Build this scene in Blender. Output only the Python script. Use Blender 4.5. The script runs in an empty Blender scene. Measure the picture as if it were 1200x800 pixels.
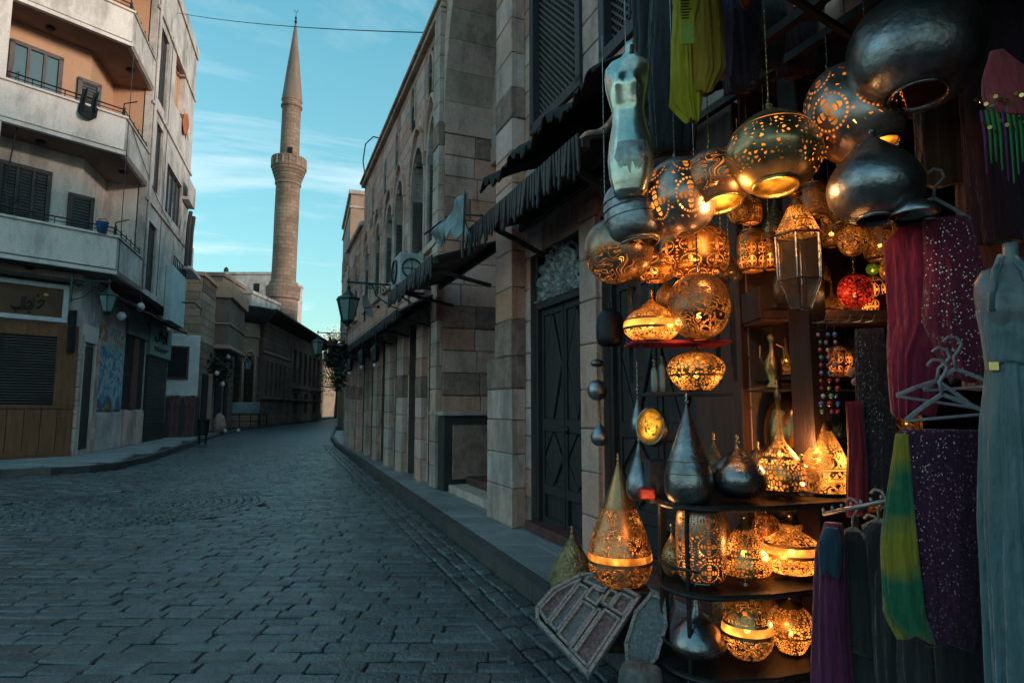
import bpy, math, random
from mathutils import Vector, Matrix
random.seed(11)
R = math.radians
scene = bpy.context.scene
C = scene.collection
# ---------------------------------------------------------------- camera
cam_d = bpy.data.cameras.new('camera'); cam = bpy.data.objects.new('camera', cam_d); C.objects.link(cam)
FPX = 720.0; PITCH = math.atan(78 / 720); CAMH = 1.6
cam.location = (0, 0, CAMH); cam.rotation_euler = (R(90) + PITCH, 0, 0)
cam_d.sensor_width = 36; cam_d.lens = FPX / 1200 * 36; cam_d.clip_start = .05; cam_d.clip_end = 3000
scene.camera = cam
scene.view_settings.view_transform = 'Standard'; scene.view_settings.look = 'None'
scene.view_settings.exposure = 1.0; scene.view_settings.gamma = 1
scene.cycles.use_denoising = True; scene.cycles.max_bounces = 6; scene.cycles.transparent_max_bounces = 10
scene.cycles.diffuse_bounces = 3; scene.cycles.glossy_bounces = 3; scene.cycles.caustics_reflective = False; scene.cycles.caustics_refractive = False
scene.cycles.sample_clamp_indirect = 6
scene.cycles.use_adaptive_sampling = True; scene.cycles.adaptive_threshold = .02
# ---------------------------------------------------------------- sky and sun
SUN_EL, SUN_AZ = R(9), R(108)      # azimuth clockwise from +Y
w = bpy.data.worlds.new('World'); scene.world = w; w.use_nodes = True
nt = w.node_tree; N = nt.nodes; L = nt.links; N.clear()
def nn(tree, typ, **kw):
    n = tree.nodes.new(typ)
    for k, v in kw.items():
        if k.startswith('i_'):
            n.inputs[int(k[2:])].default_value = v
        else: setattr(n, k, v)
    return n
out = nn(nt, 'ShaderNodeOutputWorld'); bg = nn(nt, 'ShaderNodeBackground')
sky = nn(nt, 'ShaderNodeTexSky', sky_type='NISHITA', sun_disc=False, sun_elevation=SUN_EL, sun_rotation=SUN_AZ, air_density=1.6, dust_density=.6, ozone_density=2.0)
tint = nn(nt, 'ShaderNodeMix', data_type='RGBA', blend_type='MULTIPLY'); tint.inputs[0].default_value = 1; tint.inputs[7].default_value = (.9, 1.6, 1.7, 1)
L.new(sky.outputs[0], tint.inputs[6])
tc = nn(nt, 'ShaderNodeTexCoord'); sep = nn(nt, 'ShaderNodeSeparateXYZ'); L.new(tc.outputs['Generated'], sep.inputs[0])
def mth(op, a, b=None, tree=nt, clamp=False):
    n = tree.nodes.new('ShaderNodeMath'); n.operation = op; n.use_clamp = clamp
    for i, x in enumerate((a, b)):
        if x is None: continue
        if isinstance(x, (int, float)): n.inputs[i].default_value = x
        else: tree.links.new(x, n.inputs[i])
    return n.outputs[0]
zz = mth('ADD', mth('MAXIMUM', sep.outputs[2], 0.0), .16)
cmb = nn(nt, 'ShaderNodeCombineXYZ')
px_ = mth('DIVIDE', sep.outputs[0], zz); py_ = mth('DIVIDE', sep.outputs[1], zz)
L.new(mth('ADD', mth('MULTIPLY', px_, .9), mth('MULTIPLY', py_, .55)), cmb.inputs[0])
L.new(mth('ADD', mth('MULTIPLY', py_, 2.3), mth('MULTIPLY', px_, -.9)), cmb.inputs[1])
cn = nn(nt, 'ShaderNodeTexNoise'); cn.inputs['Scale'].default_value = .62; cn.inputs['Detail'].default_value = 9; cn.inputs['Roughness'].default_value = .58; cn.inputs['Distortion'].default_value = .5
L.new(cmb.outputs[0], cn.inputs['Vector'])
cr = nn(nt, 'ShaderNodeValToRGB'); cr.color_ramp.elements[0].position = .50; cr.color_ramp.elements[0].color = (0, 0, 0, 1); cr.color_ramp.elements[1].position = .72; cr.color_ramp.elements[1].color = (1, 1, 1, 1)
L.new(cn.outputs[0], cr.inputs[0])
cm = nn(nt, 'ShaderNodeMix', data_type='RGBA'); L.new(mth('MULTIPLY', cr.outputs[0], .85), cm.inputs[0])
rmp = nn(nt, 'ShaderNodeValToRGB'); L.new(mth('MAXIMUM', sep.outputs[2], 0.0), rmp.inputs[0]); e_ = rmp.color_ramp.elements
e_[0].position = 0; e_[0].color = (.36, .56, .62, 1); e_[1].position = .62; e_[1].color = (.07, .27, .37, 1)
q_ = rmp.color_ramp.elements.new(.28); q_.color = (.19, .44, .54, 1)
r10 = nn(nt, 'ShaderNodeVectorMath', operation='SCALE'); L.new(rmp.outputs[0], r10.inputs[0]); r10.inputs['Scale'].default_value = 8.2
sm = nn(nt, 'ShaderNodeMix', data_type='RGBA'); sm.inputs[0].default_value = .62; L.new(tint.outputs[2], sm.inputs[6]); L.new(r10.outputs[0], sm.inputs[7]); L.new(sm.outputs[2], cm.inputs[6]); cm.inputs[7].default_value = (6.2, 6.6, 6.9, 1)
L.new(cm.outputs[2], bg.inputs[0]); bg.inputs[1].default_value = .1
L.new(bg.outputs[0], out.inputs[0])
sd = bpy.data.lights.new('sun', 'SUN'); sd.energy = 1.5; sd.angle = R(11); sd.color = (1, .84, .70)
so = bpy.data.objects.new('sun', sd); C.objects.link(so)
dirv = Vector((math.sin(SUN_AZ) * math.cos(SUN_EL), math.cos(SUN_AZ) * math.cos(SUN_EL), math.sin(SUN_EL)))
so.rotation_euler = dirv.to_track_quat('Z', 'Y').to_euler(); so.location = (20, -10, 30)

# ---------------------------------------------------------------- helpers
_c, _s = math.cos(PITCH), math.sin(PITCH)
def at(u, v, Y):
    "real place of what the photograph (1200 x 800) shows at u, v when it stands Y metres down the street"
    a, b = (u - 600) / FPX, (400 - v) / FPX
    k = Y / (_c - b * _s); return Vector((a * k, Y, CAMH + (_s + b * _c) * k))

class MB:
    def __init__(s): s.v, s.f, s.uv, s.T = [], [], {}, None
    def add(s, vs, fs, uvs=None):
        o = len(s.v)
        for p in vs:
            p = Vector(p); s.v.append(s.T @ p if s.T is not None else p)
        for i, f in enumerate(fs):
            if uvs: s.uv[len(s.f)] = uvs[i]
            s.f.append([o + j for j in f])
        return s
    def box(s, x0, x1, y0, y1, z0, z1):
        vs = [(x, y, z) for z in (z0, z1) for y in (y0, y1) for x in (x0, x1)]
        return s.add(vs, [(0, 2, 3, 1), (4, 5, 7, 6), (0, 1, 5, 4), (2, 6, 7, 3), (0, 4, 6, 2), (1, 3, 7, 5)])
    def cbox(s, c, size, M=None):
        c = Vector(c); hs = [k / 2 for k in size]; vs = []
        for z in (-1, 1):
            for y in (-1, 1):
                for x in (-1, 1):
                    p = Vector((x * hs[0], y * hs[1], z * hs[2])); vs.append(c + (M @ p if M else p))
        return s.add(vs, [(0, 2, 3, 1), (4, 5, 7, 6), (0, 1, 5, 4), (2, 6, 7, 3), (0, 4, 6, 2), (1, 3, 7, 5)])
    def bar(s, a, b, w_, d_, up=(0, 0, 1)):
        a, b = Vector(a), Vector(b); t = (b - a); ln = t.length; t.normalize(); u = Vector(up)
        if abs(u.dot(t)) > .98: u = Vector((1, 0, 0))
        x = t.cross(u).normalized(); y = x.cross(t)
        M = Matrix((x, y, t)).transposed()
        return s.cbox((a + b) / 2, (w_, d_, ln), M)
    def prism(s, poly, z0, z1):
        n = len(poly); vs = [(p[0], p[1], z0) for p in poly] + [(p[0], p[1], z1) for p in poly]
        fs = [tuple(range(n))[::-1], tuple(range(n, 2 * n))] + [(i, (i + 1) % n, n + (i + 1) % n, n + i) for i in range(n)]
        return s.add(vs, fs)
    def prism_xz(s, poly, y0, y1):
        n = len(poly); vs = [(p[0], y0, p[1]) for p in poly] + [(p[0], y1, p[1]) for p in poly]
        fs = [tuple(range(n)), tuple(range(n, 2 * n))[::-1]] + [(i, n + i, n + (i + 1) % n, (i + 1) % n) for i in range(n)]
        return s.add(vs, fs)
    def tube(s, pts, r, n=8, cap=True):
        pts = [Vector(p) for p in pts]; m = len(pts); rs = r if isinstance(r, (list, tuple)) else [r] * m
        vs = []; up = Vector((0, 0, 1)); prevx = None
        for i, p in enumerate(pts):
            t = (pts[min(i + 1, m - 1)] - pts[max(i - 1, 0)])
            t = t.normalized() if t.length > 1e-9 else Vector((0, 0, 1))
            if prevx is None:
                x = t.cross(up) if abs(t.dot(up)) < .95 else t.cross(Vector((1, 0, 0)))
            else: x = prevx - t * prevx.dot(t)
            x.normalize(); prevx = x; y = t.cross(x)
            for j in range(n):
                a = 2 * math.pi * j / n; vs.append(p + (x * math.cos(a) + y * math.sin(a)) * rs[i])
        fs = [(i * n + j, i * n + (j + 1) % n, (i + 1) * n + (j + 1) % n, (i + 1) * n + j) for i in range(m - 1) for j in range(n)]
        if cap: fs += [tuple(range(n))[::-1], tuple((m - 1) * n + j for j in range(n))]
        return s.add(vs, fs)
    def lathe(s, prof, seg=32, c=(0, 0, 0), cap0=False, cap1=False, sx=1, sy=1):
        m = len(prof); c = Vector(c); ln = [0]
        for i in range(1, m): ln.append(ln[-1] + math.dist(prof[i], prof[i - 1]))
        tot = ln[-1] or 1; vs, fs, uvs = [], [], []
        for (r, z) in prof:
            for j in range(seg):
                a = 2 * math.pi * j / seg; vs.append(c + Vector((r * math.cos(a) * sx, r * math.sin(a) * sy, z)))
        for i in range(m - 1):
            for j in range(seg):
                fs.append((i * seg + j, i * seg + (j + 1) % seg, (i + 1) * seg + (j + 1) % seg, (i + 1) * seg + j))
                a, b, v0, v1 = j / seg, (j + 1) / seg, ln[i] / tot, ln[i + 1] / tot
                uvs.append(((a, v0), (b, v0), (b, v1), (a, v1)))
        if cap0: fs.append(tuple(range(seg))[::-1]); uvs.append(tuple((0, 0) for _ in range(seg)))
        if cap1: fs.append(tuple((m - 1) * seg + j for j in range(seg))); uvs.append(tuple((0, 1) for _ in range(seg)))
        return s.add(vs, fs, uvs)
    def loft(s, rings, cap=True):
        n = len(rings[0]); m = len(rings); vs = [p for r in rings for p in r]
        fs = [(i * n + j, i * n + (j + 1) % n, (i + 1) * n + (j + 1) % n, (i + 1) * n + j) for i in range(m - 1) for j in range(n)]
        uv = [((j / n, i / (m - 1)), ((j + 1) / n, i / (m - 1)), ((j + 1) / n, (i + 1) / (m - 1)), (j / n, (i + 1) / (m - 1))) for i in range(m - 1) for j in range(n)]
        if cap:
            fs += [tuple(range(n))[::-1], tuple((m - 1) * n + j for j in range(n))]; uv += [tuple((0, 0) for _ in range(n)), tuple((0, 1) for _ in range(n))]
        return s.add(vs, fs, uv)
    def mesh(s, name, smooth=False):
        me = bpy.data.meshes.new(name); me.from_pydata([tuple(p) for p in s.v], [], s.f); me.update()
        if s.uv:
            ul = me.uv_layers.new(name='UVMap')
            for i, p in enumerate(me.polygons):
                q = s.uv.get(i)
                if q:
                    for k, li in enumerate(p.loop_indices): ul.data[li].uv = q[k]
        if smooth: me.polygons.foreach_set('use_smooth', [True] * len(me.polygons))
        return me
    def build(s, name, m, parent=None, smooth=False, bevel=0, loc=None, **props):
        me = s.mesh(name, smooth)
        if m: me.materials.append(m)
        o = bpy.data.objects.new(name, me); C.objects.link(o)
        if parent: o.parent = parent
        if loc is not None: o.location = loc
        if bevel:
            b = o.modifiers.new('bevel', 'BEVEL'); b.width = bevel; b.segments = 1; b.limit_method = 'ANGLE'
        if smooth and smooth != 'all' and isinstance(smooth, (int, float)) and smooth is not True:
            pass
        for k, v in props.items(): o[k] = v
        return o

def thing(name, label, cat, loc=(0, 0, 0), rz=0, group=None, rot=None):
    o = bpy.data.objects.new(name, None); C.objects.link(o); o.empty_display_size = .2
    o.location = loc; o.rotation_euler = rot if rot else (0, 0, rz); o['label'] = label; o['category'] = cat
    if group: o['group'] = group
    return o
def tag(o, label, cat, group=None):
    o['label'] = label; o['category'] = cat
    if group: o['group'] = group
    return o
def copy_tree(o, parent=None):
    c = o.copy(); C.objects.link(c); c.parent = parent
    for ch in list(o.children): copy_tree(ch, c)
    return c

# ---------------------------------------------------------------- materials
MATS = {}
def mat(name, col, rough=.8, metal=0, col2=None, nscale=3, namt=.35, bump=.3, bscale=30, rnd=.0, spec=.5, stain=None, fine=.25, hue=0, stretch=(1, 1, 1), sheen=0, drip=None, trans=0, coat=0):
    if name in MATS: return MATS[name]
    m = bpy.data.materials.new(name); m.use_nodes = True; t = m.node_tree; ns = t.nodes; lk = t.links
    b = ns['Principled BSDF']; b.inputs['Roughness'].default_value = rough; b.inputs['Metallic'].default_value = metal
    b.inputs['Specular IOR Level'].default_value = spec
    if sheen: b.inputs['Sheen Weight'].default_value = sheen
    if coat: b.inputs['Coat Weight'].default_value = coat; b.inputs['Coat Roughness'].default_value = .15
    geo = ns.new('ShaderNodeNewGeometry'); mp = ns.new('ShaderNodeMapping'); mp.inputs['Scale'].default_value = stretch
    lk.new(geo.outputs['Position'], mp.inputs[0])
    n1 = ns.new('ShaderNodeTexNoise'); n1.inputs['Scale'].default_value = nscale; n1.inputs['Detail'].default_value = 6; n1.inputs['Roughness'].default_value = .65
    lk.new(mp.outputs[0], n1.inputs['Vector'])
    n2 = ns.new('ShaderNodeTexNoise'); n2.inputs['Scale'].default_value = bscale; n2.inputs['Detail'].default_value = 5
    lk.new(mp.outputs[0], n2.inputs['Vector'])
    c2 = col2 or tuple(k * .55 for k in col)
    mx = ns.new('ShaderNodeMix'); mx.data_type = 'RGBA'; mx.inputs[6].default_value = (*col, 1); mx.inputs[7].default_value = (*c2, 1)
    r = ns.new('ShaderNodeMapRange'); r.inputs[1].default_value = .38; r.inputs[2].default_value = .66; r.inputs[4].default_value = min(1, namt * 2)
    lk.new(n1.outputs[0], r.inputs[0]); lk.new(r.outputs[0], mx.inputs[0]); cur = mx.outputs[2]
    # fine grain and per piece value
    hs = ns.new('ShaderNodeHueSaturation'); lk.new(cur, hs.inputs['Color'])
    v = mth('ADD', mth('MULTIPLY', n2.outputs[0], fine * 2, t), 1 - fine, t)
    if rnd:
        oi = ns.new('ShaderNodeObjectInfo')
        rr = mth('FRACT', mth('ADD', geo.outputs['Random Per Island'], oi.outputs['Random'], t), None, t)
        v = mth('MULTIPLY', v, mth('ADD', mth('MULTIPLY', rr, rnd, t), 1 - rnd / 2, t), t)
        if hue:
            rr2 = mth('FRACT', mth('MULTIPLY', rr, 7.31, t), None, t)
            lk.new(mth('ADD', mth('MULTIPLY', rr2, hue, t), .5 - hue / 2, t), hs.inputs['Hue'])
            lk.new(mth('ADD', mth('MULTIPLY', mth('FRACT', mth('MULTIPLY', rr, 3.7, t), None, t), .6, t), .7, t), hs.inputs['Saturation'])
    lk.new(v, hs.inputs['Value']); cur = hs.outputs[0]
    if stain:
        n3 = ns.new('ShaderNodeTexNoise'); n3.inputs['Scale'].default_value = stain[1]; n3.inputs['Detail'].default_value = 8; n3.inputs['Roughness'].default_value = .7
        mp3 = ns.new('ShaderNodeMapping'); mp3.inputs['Scale'].default_value = (1, 1, .35); lk.new(geo.outputs['Position'], mp3.inputs[0]); lk.new(mp3.outputs[0], n3.inputs['Vector'])
        r3 = ns.new('ShaderNodeMapRange'); r3.inputs[1].default_value = .5; r3.inputs[2].default_value = .62; r3.inputs[4].default_value = stain[2]; lk.new(n3.outputs[0], r3.inputs[0])
        m3 = ns.new('ShaderNodeMix'); m3.data_type = 'RGBA'; lk.new(r3.outputs[0], m3.inputs[0]); lk.new(cur, m3.inputs[6]); m3.inputs[7].default_value = (*stain[0], 1); cur = m3.outputs[2]
    lk.new(cur, b.inputs['Base Color'])
    if bump:
        bp = ns.new('ShaderNodeBump'); bp.inputs['Strength'].default_value = bump; bp.inputs['Distance'].default_value = .02
        lk.new(mth('ADD', n2.outputs[0], mth('MULTIPLY', n1.outputs[0], .6, t), t), bp.inputs['Height']); lk.new(bp.outputs[0], b.inputs['Normal'])
    rv = mth('ADD', mth('MULTIPLY', n1.outputs[0], .3, t), rough - .15, t, True); lk.new(rv, b.inputs['Roughness'])
    MATS[name] = m; return m
def glow(name, col, st):
    if name in MATS: return MATS[name]
    m = bpy.data.materials.new(name); m.use_nodes = True; b = m.node_tree.nodes['Principled BSDF']
    b.inputs['Base Color'].default_value = (*[min(1, k) for k in col], 1); b.inputs['Emission Color'].default_value = (*col, 1); b.inputs['Emission Strength'].default_value = st
    MATS[name] = m; return m
def pierced(name, metalcol, rough=.32, pattern='mesh', NU=14, NV=9, bands=((.05, .95),), solid=(), st=3.0, gcol=(1, .27, .035), hammer=0, open_=.35, thr=None, lit=True, medal=(4, 2, .12)):
    if name in MATS: return MATS[name]
    if pattern == 'arab': NU, NV = round(NU * 1.7), NV * 1.8
    elif name != 'lit speckled diffuser': NU, NV = NU * 2.3, NV * 2.4
    m = bpy.data.materials.new(name); m.use_nodes = True; t = m.node_tree; ns = t.nodes; lk = t.links
    b = ns['Principled BSDF']; b.inputs['Metallic'].default_value = .78; b.inputs['Roughness'].default_value = rough
    uv = ns.new('ShaderNodeUVMap'); sp = ns.new('ShaderNodeSeparateXYZ'); lk.new(uv.outputs[0], sp.inputs[0])
    U, V = sp.outputs[0], sp.outputs[1]
    if pattern in ('mesh', 'dots', 'swirl', 'medal'):
        cb = ns.new('ShaderNodeCombineXYZ'); ang = mth('MULTIPLY', U, 2 * math.pi, t)
        k = NU / (2 * math.pi)
        lk.new(mth('MULTIPLY', mth('COSINE', ang, None, t), k, t), cb.inputs[0]); lk.new(mth('MULTIPLY', mth('SINE', ang, None, t), k, t), cb.inputs[1]); lk.new(mth('MULTIPLY', V, NV, t), cb.inputs[2])
        vo = ns.new('ShaderNodeTexVoronoi'); vo.inputs['Scale'].default_value = 1; vo.inputs['Randomness'].default_value = .75
        vo.feature = 'DISTANCE_TO_EDGE' if pattern in ('mesh', 'medal') else 'F1'; lk.new(cb.outputs[0], vo.inputs['Vector'])
        if pattern == 'swirl':
            ns_ = ns.new('ShaderNodeTexNoise'); ns_.inputs['Scale'].default_value = .42; ns_.inputs['Detail'].default_value = 1.5; ns_.inputs['Distortion'].default_value = 1.2; lk.new(cb.outputs[0], ns_.inputs['Vector'])
            f_ = mth('FRACT', mth('MULTIPLY', ns_.outputs[0], 7.0, t), None, t); hole = mth('GREATER_THAN', f_, thr or .4, t)
        elif pattern == 'medal':
            cx_ = mth('SUBTRACT', mth('FRACT', mth('MULTIPLY', U, medal[0], t), None, t), .5, t); cy_ = mth('SUBTRACT', mth('FRACT', mth('MULTIPLY', mth('SUBTRACT', V, medal[2], t), medal[1], t), None, t), .5, t)
            rr_ = mth('SQRT', mth('ADD', mth('MULTIPLY', cx_, cx_, t), mth('MULTIPLY', cy_, cy_, t), t), None, t); th_ = mth('ARCTAN2', cy_, cx_, t)
            pet = mth('MULTIPLY', mth('LESS_THAN', rr_, mth('MULTIPLY', mth('ABSOLUTE', mth('COSINE', mth('MULTIPLY', th_, 2, t), None, t), None, t), .31, t), t), mth('GREATER_THAN', mth('SINE', mth('MULTIPLY', rr_, 52, t), None, t), -.55, t), t)
            rin = mth('MULTIPLY', mth('MULTIPLY', mth('GREATER_THAN', rr_, .36, t), mth('LESS_THAN', rr_, .41, t), t), mth('GREATER_THAN', mth('SINE', mth('MULTIPLY', th_, 26, t), None, t), -.2, t), t)
            fil = mth('MULTIPLY', mth('GREATER_THAN', rr_, .46, t), mth('GREATER_THAN', vo.outputs['Distance'], thr or .17, t), t)
            hole = mth('MAXIMUM', mth('MAXIMUM', pet, rin, t), fil, t)
        else: hole = mth('GREATER_THAN', vo.outputs['Distance'], thr or .1, t) if pattern == 'mesh' else mth('LESS_THAN', vo.outputs['Distance'], thr or .3, t)
    else:
        uu = mth('MULTIPLY', U, NU * 2 * math.pi, t); vv = mth('MULTIPLY', V, NV * 2 * math.pi, t)
        a1 = mth('SINE', mth('ADD', uu, mth('MULTIPLY', mth('SINE', mth('MULTIPLY', vv, 2, t), None, t), .9, t), t), None, t)
        a2 = mth('SINE', mth('ADD', vv, mth('MULTIPLY', mth('SINE', mth('MULTIPLY', uu, 2, t), None, t), .8, t), t), None, t)
        a3 = mth('MULTIPLY', mth('SINE', mth('MULTIPLY', uu, 3, t), None, t), mth('SINE', mth('MULTIPLY', vv, 3, t), None, t), t)
        pr = mth('ADD', mth('ABSOLUTE', mth('MULTIPLY', a1, a2, t), None, t), mth('MULTIPLY', a3, .3, t), t)
        hole = mth('GREATER_THAN', pr, thr or .36, t)
    def inband(bs):
        tot = None
        for a, c in bs:
            k = mth('MULTIPLY', mth('GREATER_THAN', V, a, t), mth('LESS_THAN', V, c, t), t)
            tot = k if tot is None else mth('MAXIMUM', tot, k, t)
        return tot
    hole = mth('MULTIPLY', hole, inband(bands), t)
    edge = None
    if solid:
        so_ = inband(solid); hole = mth('MAXIMUM', hole, so_, t)
    no = ns.new('ShaderNodeTexNoise'); no.inputs['Scale'].default_value = 9; no.inputs['Detail'].default_value = 4; geo = ns.new('ShaderNodeNewGeometry'); lk.new(geo.outputs['Position'], no.inputs['Vector'])
    cmx = ns.new('ShaderNodeMix'); cmx.data_type = 'RGBA'; cmx.inputs[6].default_value = (*metalcol, 1); cmx.inputs[7].default_value = (*[k * .28 for k in metalcol], 1)
    rg = ns.new('ShaderNodeMapRange'); rg.inputs[1].default_value = .42; rg.inputs[2].default_value = .68; lk.new(no.outputs[0], rg.inputs[0]); lk.new(rg.outputs[0], cmx.inputs[0]); lk.new(cmx.outputs[2], b.inputs['Base Color'])
    lk.new(mth('ADD', mth('MULTIPLY', no.outputs[0], .35, t), rough - .15, t), b.inputs['Roughness'])
    bp = ns.new('ShaderNodeBump'); bp.inputs['Strength'].default_value = .55; bp.inputs['Distance'].default_value = .006; bp.invert = True
    vh = ns.new('ShaderNodeTexVoronoi'); vh.inputs['Scale'].default_value = 45; lk.new(geo.outputs['Position'], vh.inputs['Vector'])
    lk.new(mth('ADD', hole, mth('MULTIPLY', vh.outputs['Distance'], hammer, t), t), bp.inputs['Height']); lk.new(bp.outputs[0], b.inputs['Normal'])
    outn = ns['Material Output']; mix = ns.new('ShaderNodeMixShader'); lk.new(hole, mix.inputs[0]); lk.new(b.outputs[0], mix.inputs[1])
    tr = ns.new('ShaderNodeBsdfTransparent')
    if lit:
        tr.inputs[0].default_value = (1, .72, .38, 1)
        em = ns.new('ShaderNodeEmission'); em.inputs[0].default_value = (*gcol, 1); lk.new(mth('MULTIPLY', mth('MULTIPLY', mth('ADD', mth('MULTIPLY', mth('POWER', no.outputs[0], 4.0, t), 7.0, t), .08, t), mth('MAXIMUM', mth('SUBTRACT', 1.15, mth('MULTIPLY', mth('ABSOLUTE', mth('SUBTRACT', V, .3, t), None, t), 1.9, t), t), .12, t), t), st * .75, t), em.inputs[1])
        m2 = ns.new('ShaderNodeMixShader'); m2.inputs[0].default_value = open_ * .45; lk.new(em.outputs[0], m2.inputs[1]); lk.new(tr.outputs[0], m2.inputs[2]); lk.new(m2.outputs[0], mix.inputs[2])
    else:
        lk.new(tr.outputs[0], mix.inputs[2])
    lk.new(mix.outputs[0], outn.inputs[0]); MATS[name] = m; return m

stone = mat('sandstone', (.70, .40, .32), .85, nscale=1.6, namt=.4, bump=.35, bscale=22, rnd=.17, hue=.008, stain=((.10, .075, .065), 1.3, .5), col2=(.48, .28, .225))
stone_lt = mat('pale stone', (.64, .46, .38), .85, nscale=1.6, namt=.4, bump=.35, bscale=20, rnd=.17, hue=.012, stain=((.15, .12, .11), 1.5, .5))
stone_dk = mat('sooty carved stone', (.36, .225, .18), .9, nscale=5, namt=.5, bump=.9, bscale=14, rnd=.4)
mortar = mat('mortar', (.13, .10, .085), .95, bump=.3)
dark_stone = mat('near-black stone', (.045, .037, .036), .8, nscale=2, namt=.5, bump=.3)  # one near-black tone for the bench and the lower back wall
wood_dk = mat('dark painted wood', (.030, .026, .028), .55, nscale=4, namt=.5, bump=.35, bscale=40, stretch=(3, 3, .3), rnd=.35)
wood_br = mat('brown wood', (.11, .045, .028), .6, nscale=4, namt=.5, bump=.35, bscale=40, stretch=(4, 4, .3), rnd=.4)
wood_red = mat('dull red wood', (.14, .045, .040), .7, nscale=4, namt=.5, bump=.35, bscale=30, rnd=.2)
black = mat('unlit interior', (.014, .011, .011), .9, bump=0)
iron = mat('black iron', (.03, .033, .036), .45, .7, bump=.2)
plaster = mat('aged cream plaster', (.80, .67, .62), .9, nscale=.7, namt=.3, bump=.25, bscale=25, stain=((.25, .20, .18), .9, .55), col2=(.52, .43, .385))
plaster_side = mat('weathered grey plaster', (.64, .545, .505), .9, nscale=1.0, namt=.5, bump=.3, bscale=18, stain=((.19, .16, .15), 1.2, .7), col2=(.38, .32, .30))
peach = mat('peach paint', (.55, .30, .19), .85, nscale=.8, namt=.25, bump=.15, bscale=20, col2=(.42, .22, .14))
orange = mat('ochre wood cladding', (.22, .085, .035), .65, nscale=3, namt=.5, bump=.25, bscale=35, stretch=(3, 3, .4), rnd=.25)
glass = mat('window glass', (.10, .14, .16), .12, 0, nscale=1, namt=.3, bump=.03, spec=.9)
frame_br = mat('brown window frame', (.06, .032, .028), .5)
white_p = mat('white paint', (.62, .62, .63), .6, nscale=2, namt=.25, bump=.1, stain=((.3, .28, .27), 1.2, .3))
teal_p = mat('teal painted board', (.08, .16, .17), .6, nscale=2, namt=.3)
metal_g = mat('grey metal', (.35, .37, .38), .4, .6, nscale=6)
lampgreen = mat('verdigris lamp iron', (.03, .055, .055), .45, .5)
frost = mat('frosted lamp glass', (.20, .30, .29), .25, 0, bump=.02, spec=.8)
mosque = mat('mosque limestone', (.21, .135, .11), .9, nscale=.5, namt=.35, bump=.3, bscale=6, rnd=.3, col2=(.095, .068, .058))
mosque_lt = mat('sabil limestone', (.42, .28, .20), .9, nscale=.6, namt=.4, bump=.3, bscale=8, rnd=.3, col2=(.25, .17, .13))
minaret_m = mat('minaret stone', (.36, .225, .165), .9, nscale=.35, namt=.4, bump=.35, bscale=4, rnd=.2)
t = minaret_m.node_tree; b = t.nodes['Principled BSDF']; lk_ = b.inputs['Base Color'].links[0].from_socket
tco = t.nodes.new('ShaderNodeTexCoord'); sp_ = t.nodes.new('ShaderNodeSeparateXYZ'); t.links.new(tco.outputs['Object'], sp_.inputs[0]); cb_ = t.nodes.new('ShaderNodeCombineXYZ')
t.links.new(mth('MULTIPLY', mth('ARCTAN2', sp_.outputs[1], sp_.outputs[0], t), 1.6, t), cb_.inputs[0]); t.links.new(sp_.outputs[2], cb_.inputs[1])
bk = t.nodes.new('ShaderNodeTexBrick'); bk.inputs['Scale'].default_value = 1; bk.inputs['Brick Width'].default_value = 1.0; bk.inputs['Row Height'].default_value = .48; bk.inputs['Mortar Size'].default_value = .03; bk.inputs['Color1'].default_value = (1, 1, 1, 1); bk.inputs['Color2'].default_value = (.68, .66, .64, 1); bk.inputs['Mortar'].default_value = (.45, .42, .4, 1)
t.links.new(cb_.outputs[0], bk.inputs['Vector']); mx_ = t.nodes.new('ShaderNodeMix'); mx_.data_type = 'RGBA'; mx_.blend_type = 'MULTIPLY'; mx_.inputs[0].default_value = .9; t.links.new(lk_, mx_.inputs[6]); t.links.new(bk.outputs[0], mx_.inputs[7]); t.links.new(mx_.outputs[2], b.inputs['Base Color'])
eave_m = mat('weathered eave boards', (.055, .045, .042), .8, nscale=1, namt=.3)

# ---------------------------------------------------------------- ground, street, pavements
gm = mat('dusty ground', (.09, .08, .07), .95, nscale=.3, bump=.3, bscale=4)
MB().box(-900, 900, -300, 1200, -1, -.06).build('ground', gm, kind='structure')
LK = [(-20, 11.4), (-16, 13.2), (-13.6, 14.25), (-12.07, 14.74), (-11.14, 15.12), (-10.6, 15.7), (-10.45, 16.6), (-10.77, 18.1), (-11.58, 20.62), (-13.72, 26.66), (-16.09, 33.47), (-19.07, 43.34), (-21.73, 58.45), (-26.62, 89.83), (-30, 118)]
def kx(y): return 2.1 - .365 * y
RK = [(kx(-8), -8), (kx(0), 0), (kx(15), 15), (kx(26), 26), (-9.35, 32.0), (-12.0, 41.8), (-15.1, 53.1), (-19.6, 73), (-22.2, 90), (-24, 118)]
def xat(poly, y):
    for a, b in zip(poly, poly[1:]):
        if a[1] <= y <= b[1]: return a[0] + (b[0] - a[0]) * (y - a[1]) / (b[1] - a[1])
    return poly[0][0] if y < poly[0][1] else poly[-1][0]
def lx(y):
    if y < 14.74: return -40.0
    return xat([p for p in LK if p[0] >= -30 and p[1] >= 14.7], y)
cob = mat('basalt setts', (.108, .118, .122), .28, nscale=5, namt=.5, bump=.65, bscale=38, rnd=.7, spec=.7, stain=((.03, .033, .036), .45, .45), col2=(.055, .068, .075), fine=.3)
grout = mat('dark joint sand', (.018, .021, .024), .9, bump=.4)
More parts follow.
